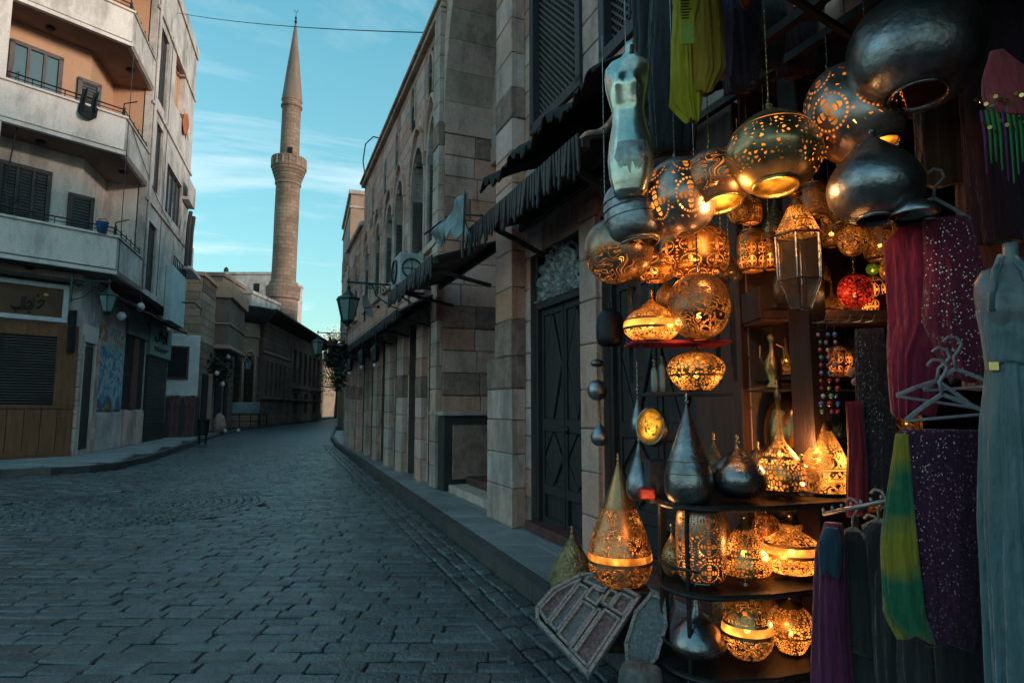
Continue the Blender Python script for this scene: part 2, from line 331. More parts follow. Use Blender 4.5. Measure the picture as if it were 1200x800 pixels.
# far surface of the street where single setts cannot be told apart
farst = bpy.data.materials.new('distant setts'); farst.use_nodes = True
t = farst.node_tree; b = t.nodes['Principled BSDF']; b.inputs['Roughness'].default_value = .45
g = t.nodes.new('ShaderNodeNewGeometry'); br = t.nodes.new('ShaderNodeTexBrick'); br.inputs['Scale'].default_value = 1; br.inputs['Brick Width'].default_value = .33; br.inputs['Row Height'].default_value = .17; br.inputs['Mortar Size'].default_value = .015
br.inputs['Color1'].default_value = (.062, .076, .082, 1); br.inputs['Color2'].default_value = (.088, .104, .11, 1); br.inputs['Mortar'].default_value = (.018, .021, .024, 1)
t.links.new(g.outputs['Position'], br.inputs['Vector']); t.links.new(br.outputs[0], b.inputs['Base Color'])
bp = t.nodes.new('ShaderNodeBump'); bp.inputs['Strength'].default_value = .6; bp.inputs['Distance'].default_value = .01; bp.invert = True; t.links.new(br.outputs['Fac'], bp.inputs['Height']); t.links.new(bp.outputs[0], b.inputs['Normal'])
YF = 27.0
road_near = [(-40, -8), (RK[0][0], -8)] + [(kx(y), y) for y in (0, 15, 26, YF)] + [(lx(YF), YF)] + [p for p in reversed(LK) if p[1] < YF and p[0] > -21] + [(-40, 8)]
street = MB().prism([(x, y) for x, y in road_near], -.055, -.03).build('street', grout, kind='structure')
far_ys = [YF, 33.5, 43.3, 58.4, 73, 89.8, 118]
fp = [(xat(RK, y), y) for y in far_ys] + [(lx(y), y) for y in reversed(far_ys)]
MB().prism(fp, -.055, -.004).build('street_beyond', farst, kind='structure')

def sett(mbb, cx, cy, hw, hd, ang=0, simple=False, z=0):
    ca, sa = math.cos(ang), math.sin(ang); j = lambda k: random.uniform(-k, k)
    zt = z + j(.008); tx, ty = j(.02), j(.05)
    if simple: base = [(-1, -1), (1, -1), (1, 1), (-1, 1)]
    else: base = [(-1, -.82), (-.9, -1), (0, -1), (.9, -1), (1, -.82), (1, .82), (.9, 1), (0, 1), (-.9, 1), (-1, .82)]
    base = [(a * hw + j(.006), c * hd + j(.008)) for a, c in base]
    n = len(base); vs = []
    for k, (sc, dz) in enumerate(((1, -.05), (.995, -.012), (.93, 0))):
        for a, c in base:
            a2 = a - math.copysign(min(abs(a), hw * 0 + .008 * (k == 2)), a); c2 = c - math.copysign(.014 * (k == 2), c)
            vs.append((cx + a2 * ca - c2 * sa, cy + a2 * sa + c2 * ca, zt + dz + (a2 * tx + c2 * ty if k else 0)))
    vs.append((cx, cy, zt + .003))
    fs = []
    for k in range(2):
        for i in range(n): fs.append((k * n + i, k * n + (i + 1) % n, (k + 1) * n + (i + 1) % n, (k + 1) * n + i))
    for i in range(n): fs.append((2 * n + i, 2 * n + (i + 1) % n, 3 * n))
    mbb.add(vs, fs)
CIR = (-6.3, 10.35, 2.05)
cells = []
def inview(x, y):
    if y < .6: return False
    u = 600 + FPX * x / y; v = 478 + FPX * CAMH / y
    return -30 < u < 1230 and v < 815
row = 0; y = 1.4
while y < YF:
    d = .168 + .006 * math.sin(row * 1.7); x = lx(y) if y > 14.8 else -20.0; x += (row % 2) * .16 + random.uniform(0, .1)
    if x < -20: x = -20
    xr = kx(y) - .62
    while x < xr:
        wd = random.choice((.28, .31, .33, .36))
        if xr - x - wd < .14: wd = xr - x + .02
        cx, cy = x + wd / 2, y + d / 2 + .05 * math.sin(x * .35 + 1)
        if (cx - CIR[0]) ** 2 + (cy - CIR[1]) ** 2 > (CIR[2] + .1) ** 2 and (cy < 14.0 or cx > lx(max(cy, 14.75)) + .15) and (cy > 14.0 or cx > -19.8):
            if not (cy > 11 and cx < -13 and cy > 11.4 + (cx + 20) * .44): cells.append((cx, cy, wd / 2 - .001, d / 2 - .007, random.uniform(-.02, .02)))
        x += wd
    y += d; row += 1
# gutter strip of small setts along the right kerb
ka = math.atan2(1, -.365); kn = Vector((-math.sin(ka), math.cos(ka)))
yy = 1.6
while yy < YF:
    for r_ in range(4):
        off = .075 + r_ * .15
        base = Vector((kx(yy), yy)) + kn * off
        cells.append((base.x, base.y + random.uniform(-.01, .01), .098, .066, ka))
    yy += .21 * math.sin(ka)
vis = sorted([c for c in cells if inview(c[0], c[1])], key=lambda c: -(c[2] * c[3]) / (c[1] ** 3))
top = set(id(c) for c in vis[:300])
protos = []
stuffm = MB()
for k in range(12):
    q = MB(); sett(q, 0, 0, .152, .075); me = q.mesh('paver', False); me.materials.append(cob); protos.append(me)
for c in cells:
    if id(c) in top:
        o = bpy.data.objects.new('paver', random.choice(protos)); C.objects.link(o); o.parent = street
        o.location = (c[0], c[1], random.uniform(-.004, .004)); o.rotation_euler = (0, 0, c[4] + random.choice((0, math.pi))); o.scale = (c[2] / .152, c[3] / .075, 1)
    elif inview(c[0], c[1]) or c[1] < 14: sett(stuffm, *c[:4], c[4], simple=c[1] > 9)
for k in range(17):      # the round feature of small setts
    rr = .12 + k * .12; n = max(4, int(2 * math.pi * rr / .15))
    for i in range(n):
        a = 2 * math.pi * i / n + k * .3
        sett(stuffm, CIR[0] + rr * math.cos(a), CIR[1] + rr * math.sin(a), .052, .064, a, True, -.004)
stuffm.build('pavers', cob, street, kind='stuff')

flag = mat('pavement flagstones', (.30, .305, .31), .55, nscale=1.5, namt=.4, bump=.3, bscale=30, rnd=.3, col2=(.17, .175, .18))
kerb_m = mat('kerb stone', (.075, .066, .062), .7, nscale=3, namt=.4, bump=.4, bscale=25, rnd=.35)
def wx(y): return 3.25 - .4 * y if y < 26 else xat([(-7.15, 26), (-8.6, 32), (-11.0, 41.8), (-14.1, 53), (-18.6, 73), (-21.2, 90), (-23, 118)], y)
ys = [-8, 0, 15, 26, 32, 41.8, 53, 73, 90, 118]
walk_r = MB().prism([(wx(y) + .6, y) for y in ys] + [(xat(RK, y) + .16, y) for y in reversed(ys)], -.05, .11).build('pavement_right', grout, kind='structure')
up = MB()
def flagbox(q, p0, p1, p2, p3, z0, z1, gap=.008):
    cx = sum(p[0] for p in (p0, p1, p2, p3)) / 4; cy = sum(p[1] for p in (p0, p1, p2, p3)) / 4
    P = []
    for p in (p0, p1, p2, p3):
        d = Vector((p[0] - cx, p[1] - cy)); l = d.length; d *= (l - gap) / l; P.append((cx + d.x, cy + d.y))
    zt = z1 + random.uniform(-.003, .003); n = 4
    vs = [(p[0], p[1], z0) for p in P] + [(p[0], p[1], zt - .008) for p in P] + [(cx + (p[0] - cx) * .975, cy + (p[1] - cy) * .975, zt) for p in P]
    q.add(vs, [(i, (i + 1) % 4, 4 + (i + 1) % 4, 4 + i) for i in range(4)] + [(4 + i, 4 + (i + 1) % 4, 8 + (i + 1) % 4, 8 + i) for i in range(4)] + [(8, 9, 10, 11)])
yy = .6; far = MB(); i = 0
while yy < 40:
    st = random.uniform(.5, .7); k0, k1, w0, w1 = xat(RK, yy) + .17, xat(RK, yy + st) + .17, wx(yy) + .2, wx(yy + st) + .2
    m_ = .5 + .14 * (i % 2)
    for a, c in ((0, m_), (m_, 1)):
        q = MB() if yy < 22 else far
        flagbox(q, (k0 + (w0 - k0) * a, yy), (k0 + (w0 - k0) * c, yy), (k1 + (w1 - k1) * c, yy + st), (k1 + (w1 - k1) * a, yy + st), .10, .15)
        if q is not far: q.build('flagstone', flag, walk_r)
    yy += st; i += 1
far.build('flagstones', flag, walk_r, kind='stuff')
yy = .3; far = MB()
while yy < 52:
    st = random.uniform(.75, .95); a, c = xat(RK, yy), xat(RK, yy + st)
    q = MB() if yy < 30 else far
    flagbox(q, (a, yy), (a + .16, yy), (c + .16, yy + st), (c, yy + st), -.05, .155, .006)
    if q is not far: q.build('kerb_stone', kerb_m, walk_r)
    yy += st
far.build('kerb_stones', kerb_m, walk_r, kind='stuff')
# left pavement
lk_in = [(p[0] - .17, p[1] + .1) for p in LK]
walk_l = MB().prism(lk_in + [(-40, 118), (-40, 14), (-24, 11.5)], -.05, .125).build('pavement_left', grout, kind='structure')
def lerp(a, b, t_): return (a[0] + (b[0] - a[0]) * t_, a[1] + (b[1] - a[1]) * t_)
far = MB()
for a, c in zip(LK, LK[1:]):
    ln = math.dist(a, c); n = max(1, int(ln / .85)); d = Vector((c[0] - a[0], c[1] - a[1])).normalized(); nl = Vector((-d.y, d.x))
    for i in range(n):
        p, r_ = lerp(a, c, i / n), lerp(a, c, (i + 1) / n)
        q = MB() if 14 < p[1] < 30 else far
        flagbox(q, p, r_, (r_[0] + nl.x * .17, r_[1] + nl.y * .17), (p[0] + nl.x * .17, p[1] + nl.y * .17), -.05, .16, .006)
        if q is not far: q.build('kerb_stone', kerb_m, walk_l)
far.build('kerb_stones', kerb_m, walk_l, kind='stuff')
cnt = 0
for iy in range(40):
    for ix in range(34):
        x0, y0 = -22 + ix * .62 + (iy % 2) * .3, 12 + iy * .62
        cx, cy = x0 + .31, y0 + .31
        ok = False
        if cy < 14.9: ok = cy > xat([(14.0, 0)], 0) * 0 + (11.4 + (cx + 20) * .44) + .45 and cx < -12.0
        else: ok = cx < lx(cy) - .5
        if cy < 15.9 and cx > -11.9 and cy < 15.6: ok = False
        if ok and cx > -19 and cx > lx(max(cy, 15)) - 5.5:
            q = MB(); flagbox(q, (x0, y0), (x0 + .62, y0), (x0 + .62, y0 + .62), (x0, y0 + .62), .11, .15); q.build('flagstone', flag, walk_l); cnt += 1
#PART2
# ================================================================ right-hand stone building
R1A = math.atan2(1, -.4)
R1 = thing('stone_building', 'long sandstone street front with tall pointed portal and arched windows behind the lantern shop', 'building', (3.25, 0, 0), R1A)
R1M = Matrix.Translation((3.25, 0, 0)) @ Matrix.Rotation(R1A, 4, 'Z')
unit_meshes = {}
def unit_block(m, k):
    key = (m.name, k)
    if key not in unit_meshes:
        q = MB(); rnd = random.Random(k * 7 + 3); e = .5; vs = []
        # chamfered block, front face (+y) pillowed and chipped
        ring = [(-1, -1), (1, -1), (1, 1), (-1, 1)]
        for (y, sc) in ((-.5, 1), (.5 - .12, 1), (.5, .955)):
            for a, c in ring: vs.append((a * .5 * sc + rnd.uniform(-.006, .006), y, c * .5 * (sc if sc == 1 else .93) + rnd.uniform(-.01, .01)))
        vs.append((rnd.uniform(-.2, .2), .5 + .06 * rnd.random(), rnd.uniform(-.2, .2)))
        fs = [(0, 1, 2, 3)] + [(4 * a + (i + 1) % 4, 4 * a + i, 4 * a + 4 + i, 4 * a + 4 + (i + 1) % 4) for a in range(2) for i in range(4)] + [(8 + (i + 1) % 4, 8 + i, 12) for i in range(4)]
        q.add(vs, fs); me = q.mesh('stone_block'); me.materials.append(m); unit_meshes[key] = (me, vs, fs)
    return unit_meshes[key]
class Masonry:
    "collects blocks in one building's own axes; the largest in view become parts"
    def __init__(s, root, M): s.root, s.M, s.items, s.core = root, M, [], MB()
    def block(s, c, size, m, rz=0): s.items.append((Vector(c), size, m, rz))
    def finish(s, limit, name='stone_block'):
        def score(it):
            p = s.M @ it[0]
            if p.y < .5: return 0
            u = 600 + FPX * p.x / p.y; v = 478 - FPX * (p.z - CAMH) / p.y
            if not (-40 < u < 1240 and -60 < v < 860): return 0
            n = s.M.to_3x3() @ (Matrix.Rotation(it[3], 3, 'Z') @ Vector((0, 1, 0))); d = (p - Vector((0, 0, CAMH)))
            f = max(0, -n.dot(d.normalized()))
            return f * it[1][0] * it[1][2] / d.length_squared
        its = sorted(s.items, key=score, reverse=True); rest = {}
        for k, it in enumerate(its):
            c, sz, m, rz = it; me, vs, fs = unit_block(m, random.randrange(4))
            if k < limit and score(it) > 0:
                o = bpy.data.objects.new(name, me); C.objects.link(o); o.parent = s.root; o.location = c; o.rotation_euler = (0, 0, rz); o.scale = sz
            else:
                q = rest.setdefault(m.name, (MB(), m))[0]; Mz = Matrix.Rotation(rz, 3, 'Z')
                q.add([c + Mz @ Vector((v_[0] * sz[0], v_[1] * sz[1], v_[2] * sz[2])) for v_ in vs], fs)
        for q, m in rest.values(): q.build(name + 's', m, s.root, kind='stuff')
        if s.core.v: s.core.build('mortar_core', mortar, s.root, kind='stuff')
def intervals(a, b, cuts):
    segs = [(a, b)]
    for c0, c1 in cuts:
        ns_ = []
        for x0, x1 in segs:
            if c1 <= x0 or c0 >= x1: ns_.append((x0, x1)); continue
            if c0 > x0: ns_.append((x0, c0))
            if c1 < x1: ns_.append((c1, x1))
        segs = ns_
    return [q for q in segs if q[1] - q[0] > .03]
def arch_half(op, z):
    "half width of a pointed or round arch opening at height z; op = (s0, s1, zsill, zspring, ztop)"
    s0, s1, a, sp, tp = op; hw = (s1 - s0) / 2
    if z < a or z > tp: return 0
    if z <= sp: return hw
    k = (z - sp) / (tp - sp); return hw * max(0, 1 - k ** 1.9) ** .62
MS = Masonry(R1, R1M)
ops = [(-3.6, 4.45, .15, 3.75, 3.75), (5.0, 6.4, .25, 3.62, 3.62), (6.8, 8.15, .25, 3.62, 3.62), (8.9, 12.23, .15, 6.9, 10.4),
       (6.75, 8.02, 5.08, 8.9, 8.9), (4.95, 6.27, 5.08, 8.9, 8.9), (3.1, 4.45, 5.08, 8.9, 8.9),
       (12.75, 13.45, 4.9, 6.7, 7.6), (13.8, 15.05, 4.9, 6.5, 7.45), (15.9, 17.0, 4.9, 6.5, 7.4), (17.3, 18.35, 4.9, 6.4, 7.2), (19.2, 20.2, 4.9, 6.4, 7.2), (21.3, 22.3, 4.9, 6.3, 7.1), (23.9, 24.9, 4.9, 6.1, 6.9), (25.8, 26.7, 4.9, 6.1, 6.9)]
ovals = [(13.42, 8.65), (15.1, 8.75), (17.0, 8.45), (18.7, 8.3), (20.9, 8.3)]
for s_, z_ in ovals: ops.append((s_ - .2, s_ + .2, z_ - .45, z_ + .1, z_ + .5))
lower = [(12.78, 13.25), (13.92, 15.08), (15.95, 16.68), (17.48, 18.58), (19.35, 20.38), (20.98, 22.15), (22.8, 23.9), (24.5, 25.5), (26.0, 26.9)]
for a, c in lower: ops.append((a, c, .2, 3.5, 3.5))
def wall_courses(sa, sb, za, zb):
    z = za; r_ = 0
    while z < zb - .05:
        h = min(random.choice((.34, .37, .40)), zb - z); zc = z + h / 2
        cuts = []
        for op in ops:
            hw = arch_half(op, zc)
            if hw > .01:
                if zc > op[3]: hw += .16 if op[1] - op[0] > 2 else .06
                mid = (op[0] + op[1]) / 2; cuts.append((mid - hw, mid + hw))
        for x0, x1 in intervals(sa, sb, cuts):
            MS.core.box(x0, x1, -.42, -.014, z, z + h)
            x = x0; first = True
            while x < x1 - 1e-6:
                wd = random.uniform(.5, .8) * (.6 if first and r_ % 2 else 1); first = False
                if x1 - x - wd < .25: wd = x1 - x
                m = stone if random.random() < .92 else (stone_lt if random.random() < .7 else stone_dk)
                MS.block((x + wd / 2, -.035, zc), (wd - .012, .07, h - .012), m)
                x += wd
        z += h; r_ += 1
wall_courses(-6.5, 12.23, .15, 13.0)
wall_courses(12.23, 23.0, .15, 9.45); wall_courses(23.0, 27.4, .15, 8.1)
# pilasters: one stack of blocks each, with bands of rough carved stone
def pilaster(s0, s1, o, z0, z1, bands=(), m=None, both=True, depth=None):
    if o < .18: bands = [b_ for b_ in bands if random.random() < .5]
    z = z0; MS.core.box(s0 + .014, s1 - .014, 0, o - .014, z0, z1)
    while z < z1 - .02:
        h = min(random.uniform(.38, .5), z1 - z); zc = z + h / 2
        mm = m or stone
        for a, c in bands:
            if a < zc < c: mm = stone_dk
        if z < 1.2 and s0 < 10 and o > .15: mm = stone_lt
        MS.block(((s0 + s1) / 2, o - .035, zc), (s1 - s0 - .004, .07 + (.02 if mm is stone_dk else 0), h - .012), mm)
        # return towards the camera
        MS.block((s0 + .03, (o - .07) / 2, zc), (o - .075, .06 + (.02 if mm is stone_dk else 0), h - .012), mm if mm is not stone_lt else stone, math.pi / 2)
        z += h
bd = ((1.95, 2.4), (3.15, 3.55), (5.0, 5.5), (6.5, 6.95))
pilaster(8.29, 9.2, .19, .15, 2.25, ((1.9, 2.4),)); pilaster(8.29, 8.88, .19, 2.25, 13.0, ((2.2, 2.5), (5.3, 5.75), (9.0, 9.4)))
pilaster(12.23, 12.66, .12, .15, 9.45, bd, stone_lt)
pilaster(6.42, 6.76, .05, .15, 3.7, (), stone); MB().box(4.46, 4.95, -.4, .06, .15, 3.75).build('timber_pier', wood_br, R1, bevel=.01)
for a, c in zip([(12.66, 12.66)] + lower, lower[0:]):
    s0, s1 = a[1], c[0]
    if s1 - s0 > .3 and s1 - s0 < 1.6: pilaster(s0 + .08, s1 - .08, .13, .15, 3.6, ((2.0, 2.4),), stone_lt if random.random() < .6 else stone)
# blocks of the portal's far jamb (faces the camera) and the back of the recess
for z in [x * .42 + .15 for x in range(16)]:
    zc = z + .21; band = any(a < zc < c for a, c in bd)
    cuts = [0, .42 + random.uniform(-.1, .15), 1.15] if int(z * 10) % 2 else [0, .66 + random.uniform(-.1, .1), 1.15]
    for a, c in zip(cuts, cuts[1:]):
        MS.block((12.26, -(a + c) / 2, zc), (c - a - .012, .07 + (.03 if band else 0), .408), stone_dk if band and random.random() < .8 else stone, math.pi / 2)
    MS.core.box(12.28, 12.6, -1.2, -.43, z, z + .42)
    x = 8.9
    while x < 12.2:
        wd = min(.62, 12.23 - x)
        MS.block((x + wd / 2, -1.2, zc), (wd - .012, .07, .408), stone if not (10.3 < x < 11.6 and z < 2.4) else dark_stone); x += wd
MS.core.box(8.9, 12.23, -1.5, -1.24, .15, 11)
MS.core.box(8.6, 8.88, -1.2, -.43, .15, 9.9)
MS.finish(300)
# portal vault: voussoirs along the arch, each a part
op = (8.9, 12.23, .15, 6.9, 10.4); mid = 10.865
def arch_pts(op, n, grow=0):
    s0, s1, a, sp, tp = op; mid = (s0 + s1) / 2; pts = []
    for i in range(n + 1):
        k = i / n; z = sp + (tp - sp) * math.sin(k * math.pi / 2); hw = arch_half(op, min(z, tp - 1e-4)) if k < 1 else 0
        pts.append((hw, z))
    L_ = [(mid - h - grow * (1 if h > .02 else 0), z + grow * (1 - h / ((s1 - s0) / 2))) for h, z in pts]; R_ = [(mid + h + grow * (1 if h > .02 else 0), z + grow * (1 - h / ((s1 - s0) / 2))) for h, z in pts]
    return L_ + R_[-2::-1]
pi_, po_ = arch_pts(op, 9), arch_pts(op, 9, .34)
for i in range(len(pi_) - 1):
    a, b_, c_, d_ = pi_[i], pi_[i + 1], po_[i + 1], po_[i]
    q = MB(); q.prism_xz([a, b_, c_, d_], -1.2, .03); q.build('voussoir', stone if i % 2 else stone_lt, R1, bevel=.008)
# inner arch of the recess, set back
ia, ib = arch_pts((9.2, 12.0, 0, 6.7, 9.6), 10), arch_pts((9.2, 12.0, 0, 6.7, 9.6), 10, .3)
q = MB()
for i in range(len(ia) - 1): q.prism_xz([ia[i], ia[i + 1], ib[i + 1], ib[i]], -1.17, -.95)
q.box(8.9, 9.25, -1.17, -.93, 6.35, 6.7); q.box(11.93, 12.22, -1.17, -.93, 6.35, 6.7)
q.build('inner_arch', stone_lt, R1, bevel=.01)
# moulded surrounds of the arched windows, windows, oval niches
def surround(op, wd, o, m, name='arch_moulding', legs=True):
    a_, b_ = arch_pts(op, 8), arch_pts(op, 8, wd); q = MB()
    if legs:
        a_ = [(a_[0][0], op[2])] + a_ + [(a_[-1][0], op[2])]; b_ = [(b_[0][0], op[2])] + b_ + [(b_[-1][0], op[2])]
    for i in range(len(a_) - 1): q.prism_xz([a_[i], a_[i + 1], b_[i + 1], b_[i]], -.3, o)
    return q.build(name, m, R1, bevel=.006)
for k, op in enumerate(ops[7:15]):
    surround(op, .13, .045, stone_lt)
    hood = (op[0] - .05, op[1] + .05, op[3] + .25, op[3] + .3, op[4] + .42); surround(hood, .07, .09, stone, 'hood_moulding', False)
    fr = MB(); s0, s1 = op[0] + .0, op[1] - .0
    fr.box(s0, s1, -.36, -.33, op[2], op[4]); gl = fr.build('window', glass, R1)
    q = MB(); n = 3
    for i in range(n + 1): x = s0 + (s1 - s0) * i / n; q.box(x - .025, x + .025, -.33, -.28, op[2], op[4])
    for i in range(6): z = op[2] + (op[4] - op[2]) * i / 5; q.box(s0, s1, -.325, -.285, z - .02, z + .02)
    q.build('window_frame', wood_dk, gl)
    MB().box(s0 - .12, s1 + .12, -.3, .1, op[2] - .14, op[2]).build('window_sill', stone_lt, R1, bevel=.01)
for op in ops[15:15 + len(ovals)]:
    surround(op, .06, .03, stone_lt, 'oval_moulding'); MB().box(op[0], op[1], -.4, -.3, op[2], op[4]).build('oval_grille', wood_dk, R1)
# carved lattice screens
for (s0, s1, z0, z1, _z) in ops[4:7]:
    q = MB()
    for a, b_ in (((s0 - .04, s1 + .04), (z0 - .06, z0 + .07)), ((s0 - .04, s1 + .04), (z1 - .07, z1)), ((s0 - .04, s0 + .07), (z0, z1)), ((s1 - .07, s1 + .04), (z0, z1))): q.box(a[0], a[1], -.16, .04, b_[0], b_[1])
    sc = q.build('lattice_screen', wood_dk, R1, bevel=.006)
    q = MB(); n = 34; w_, h_ = s1 - s0, z1 - z0; st = .085; k = -h_
    while k < w_:
        for sg in (1, -1):
            x0, zz0 = (max(0, k), max(0, -k)); ln = min(w_ - x0, h_ - zz0)
            if ln > .03:
                if sg == 1: q.bar((s0 + x0, -.06, z0 + zz0), (s0 + x0 + ln, -.06, z0 + zz0 + ln), .022, .018, (0, 1, 0))
                else: q.bar((s1 - x0, -.085, z0 + zz0), (s1 - x0 - ln, -.085, z0 + zz0 + ln), .022, .018, (0, 1, 0))
        k += st
    q.build('lattice', mat('lattice wood', (.10, .085, .08), .7), sc)
    MB().box(s0, s1, -.3, -.2, z0, z1).build('screen_backing', black, sc)
# interior darkness behind the doors, roof edge, back mass (a closed volume, real depth)
q = MB(); q.box(12.62, 23, -12, -.44, .15, 9.2); q.box(23, 27.4, -12, -.44, .15, 7.9); q.box(4.6, 8.85, -12, -.44, .15, 12.8); q.box(8.85, 12.62, -12, -1.5, .15, 12.8); q.box(-6.5, 4.6, -12, -3.3, .15, 12.8); q.box(-6.5, 4.6, -3.3, -.44, 3.95, 12.8); q.box(8.85, 12.3, -1.5, -.44, 10.8, 12.8)
q.build('building_mass', mortar, R1)
q = MB(); q.box(12.2, 23.05, -.5, .12, 9.45, 9.56); q.box(12.2, 23.05, -.5, .18, 9.56, 9.64); q.box(23.05, 27.45, -.5, .12, 8.1, 8.25); q.build('cornice', stone_lt, R1, bevel=.012)
q = MB(); q.box(-6.5, 12.3, -.5, .15, 13, 13.25); q.build('roof_edge', stone_lt, R1)
# mastaba and ledge in the portal, steps
q = MB(); q.box(11.86, 12.68, -1.15, .06, .15, 1.46); o = q.build('stone_bench', dark_stone, R1, bevel=.015)
q = MB(); q.box(11.76, 12.72, -1.16, .12, 1.465, 1.54); q.build('bench_slab', stone_lt, R1, bevel=.012)
q = MB(); q.box(11.82, 11.856, -1.0, -.1, .35, 1.3); q.build('bench_panel', stone_dk, R1, bevel=.01)
for k, (a, z) in enumerate(((-.02, .27), (-.34, .40))):
    MB().box(9.22, 11.8, -1.18, a, z - .13, z).build('step', stone_lt if k == 0 else wood_red, R1, bevel=.01)
# sooty panel doors
def lozenge_door(s0, s1, z0, z1, ztop, name='door', o=-.12):
    q = MB(); q.box(s0, s1, o - .08, o - .05, z0, ztop)
    d = q.build(name, wood_dk, R1)
    q = MB(); q.box(s0, s0 + .07, o - .05, o + .05, z0, ztop); q.box(s1 - .07, s1, o - .05, o + .05, z0, ztop); q.box(s0 + .07, s1 - .07, o - .05, o + .06, z1, z1 + .1); q.build('door_frame', wood_dk, d, bevel=.006)
    mid = (s0 + s1) / 2
    for a, c in ((s0 + .07, mid - .01), (mid + .01, s1 - .07)):
        q = MB(); w_ = c - a; h_ = z1 - z0
        zr = (z0, z0 + .04, z0 + .13 * h_, z0 + .165 * h_, z0 + .42 * h_, z0 + .47 * h_, z1 - .08, z1)
        for k in range(0, 8, 2): q.box(a, c, o - .05, o - .005, zr[k], zr[k + 1] + .02)
        q.box(a, a + .055, o - .049, o - .006, z0, z1); q.box(c - .055, c, o - .049, o - .006, z0, z1)
        lf = q.build('door_leaf', wood_dk, d, bevel=.004)
        for (za, zb) in ((zr[3] + .02, zr[4]), (zr[5] + .02, zr[6])):
            x0, x1 = a + .055, c - .055; zm = (za + zb) / 2; xm = (x0 + x1) / 2; g_ = .02
            # raised diamond with four corner fillets, grooves between
            MB().prism_xz([(x0 + g_, zm), (xm, za + g_), (x1 - g_, zm), (xm, zb - g_)], o - .05, o - .012).build('door_panel', wood_dk, lf, bevel=.008)
            for (p, r_, t_) in (((x0, za), (xm - .03, za), (x0, zm - .06)), ((x1, za), (x1, zm - .06), (xm + .03, za)), ((x0, zb), (x0, zm + .06), (xm - .03, zb)), ((x1, zb), (xm + .03, zb), (x1, zm + .06))):
                MB().prism_xz([p, r_, t_], o - .05, o - .026).build('door_panel', wood_dk, lf, bevel=.005)
    q = MB(); q.lathe([(.02, -.01), (.045, 0), (.045, .012), (.02, .03), (.001, .035)], 12); q.T = None
    h = q.build('door_knob', iron, d, smooth=True); h.rotation_euler = (-math.pi / 2, 0, 0); h.location = (mid - .07, o - .0, z0 + 1.1)
    MB().box(s0 - .05, s1 + .05, -.3, .06, .15, z0).build('door_sill', wood_red, d, bevel=.01)
    return d
dA = lozenge_door(6.8, 8.15, .26, 2.8, 3.62); dB = lozenge_door(4.98, 6.4, .26, 2.8, 3.62)
# fanlight over the near door with crumpled plastic over it
q = MB(); cx = 7.475
for i in range(9):
    a = math.pi * i / 8; q.bar((cx, -.1, 2.9), (cx + .58 * math.cos(a), -.1, 2.9 + .62 * math.sin(a)), .025, .03, (0, 1, 0))
for r_ in (.3, .6): q.tube([(cx + r_ * math.cos(math.pi * i / 16), -.1, 2.9 + r_ * 1.05 * math.sin(math.pi * i / 16)) for i in range(17)], .018, 6)
fl = q.build('fanlight', metal_g, dA)
plast = mat('crumpled clear plastic', (.30, .32, .33), .22, .0, nscale=9, namt=.9, bump=.9, bscale=14, col2=(.05, .05, .055), spec=.9)
q = MB(); n1_, n2_ = 28, 14; vs = []
for j in range(n2_ + 1):
    for i in range(n1_ + 1):
        a = math.pi * i / n1_; r_ = .6 * j / n2_
        vs.append((cx + r_ * math.cos(a), -.06 + .05 * math.sin(i * 1.9 + 2 * math.sin(j)) * (j / n2_) + .02 * math.sin(j * 2.3 + i), 2.88 + r_ * 1.02 * math.sin(a)))
q.add(vs, [(j * (n1_ + 1) + i, j * (n1_ + 1) + i + 1, (j + 1) * (n1_ + 1) + i + 1, (j + 1) * (n1_ + 1) + i) for j in range(n2_) for i in range(n1_)])
o = q.build('plastic_sheet', plast, dA, smooth=True); o.modifiers.new('thick', 'SOLIDIFY').thickness = .006
# plain shuttered shop doors under the far awning
for a, c in lower:
    q = MB(); q.box(a, c, -.3, -.26, .2, 3.5); d = q.build('shop_door', wood_dk if random.random() < .6 else wood_br, R1)
    n = max(2, int((c - a) / .28))
    for i in range(n):
        x0, x1 = a + (c - a) * i / n, a + (c - a) * (i + 1) / n
        MB().box(x0 + .02, x1 - .02, -.26, -.235, .35, 2.3 + .1 * (i % 2)).build('door_board', d.data.materials[0], d, bevel=.006)
    q = MB(); q.box(a, c, -.26, -.2, 2.45, 2.55); q.box(a, c, -.26, -.21, .2, .34); q.build('door_rail', wood_dk, d)

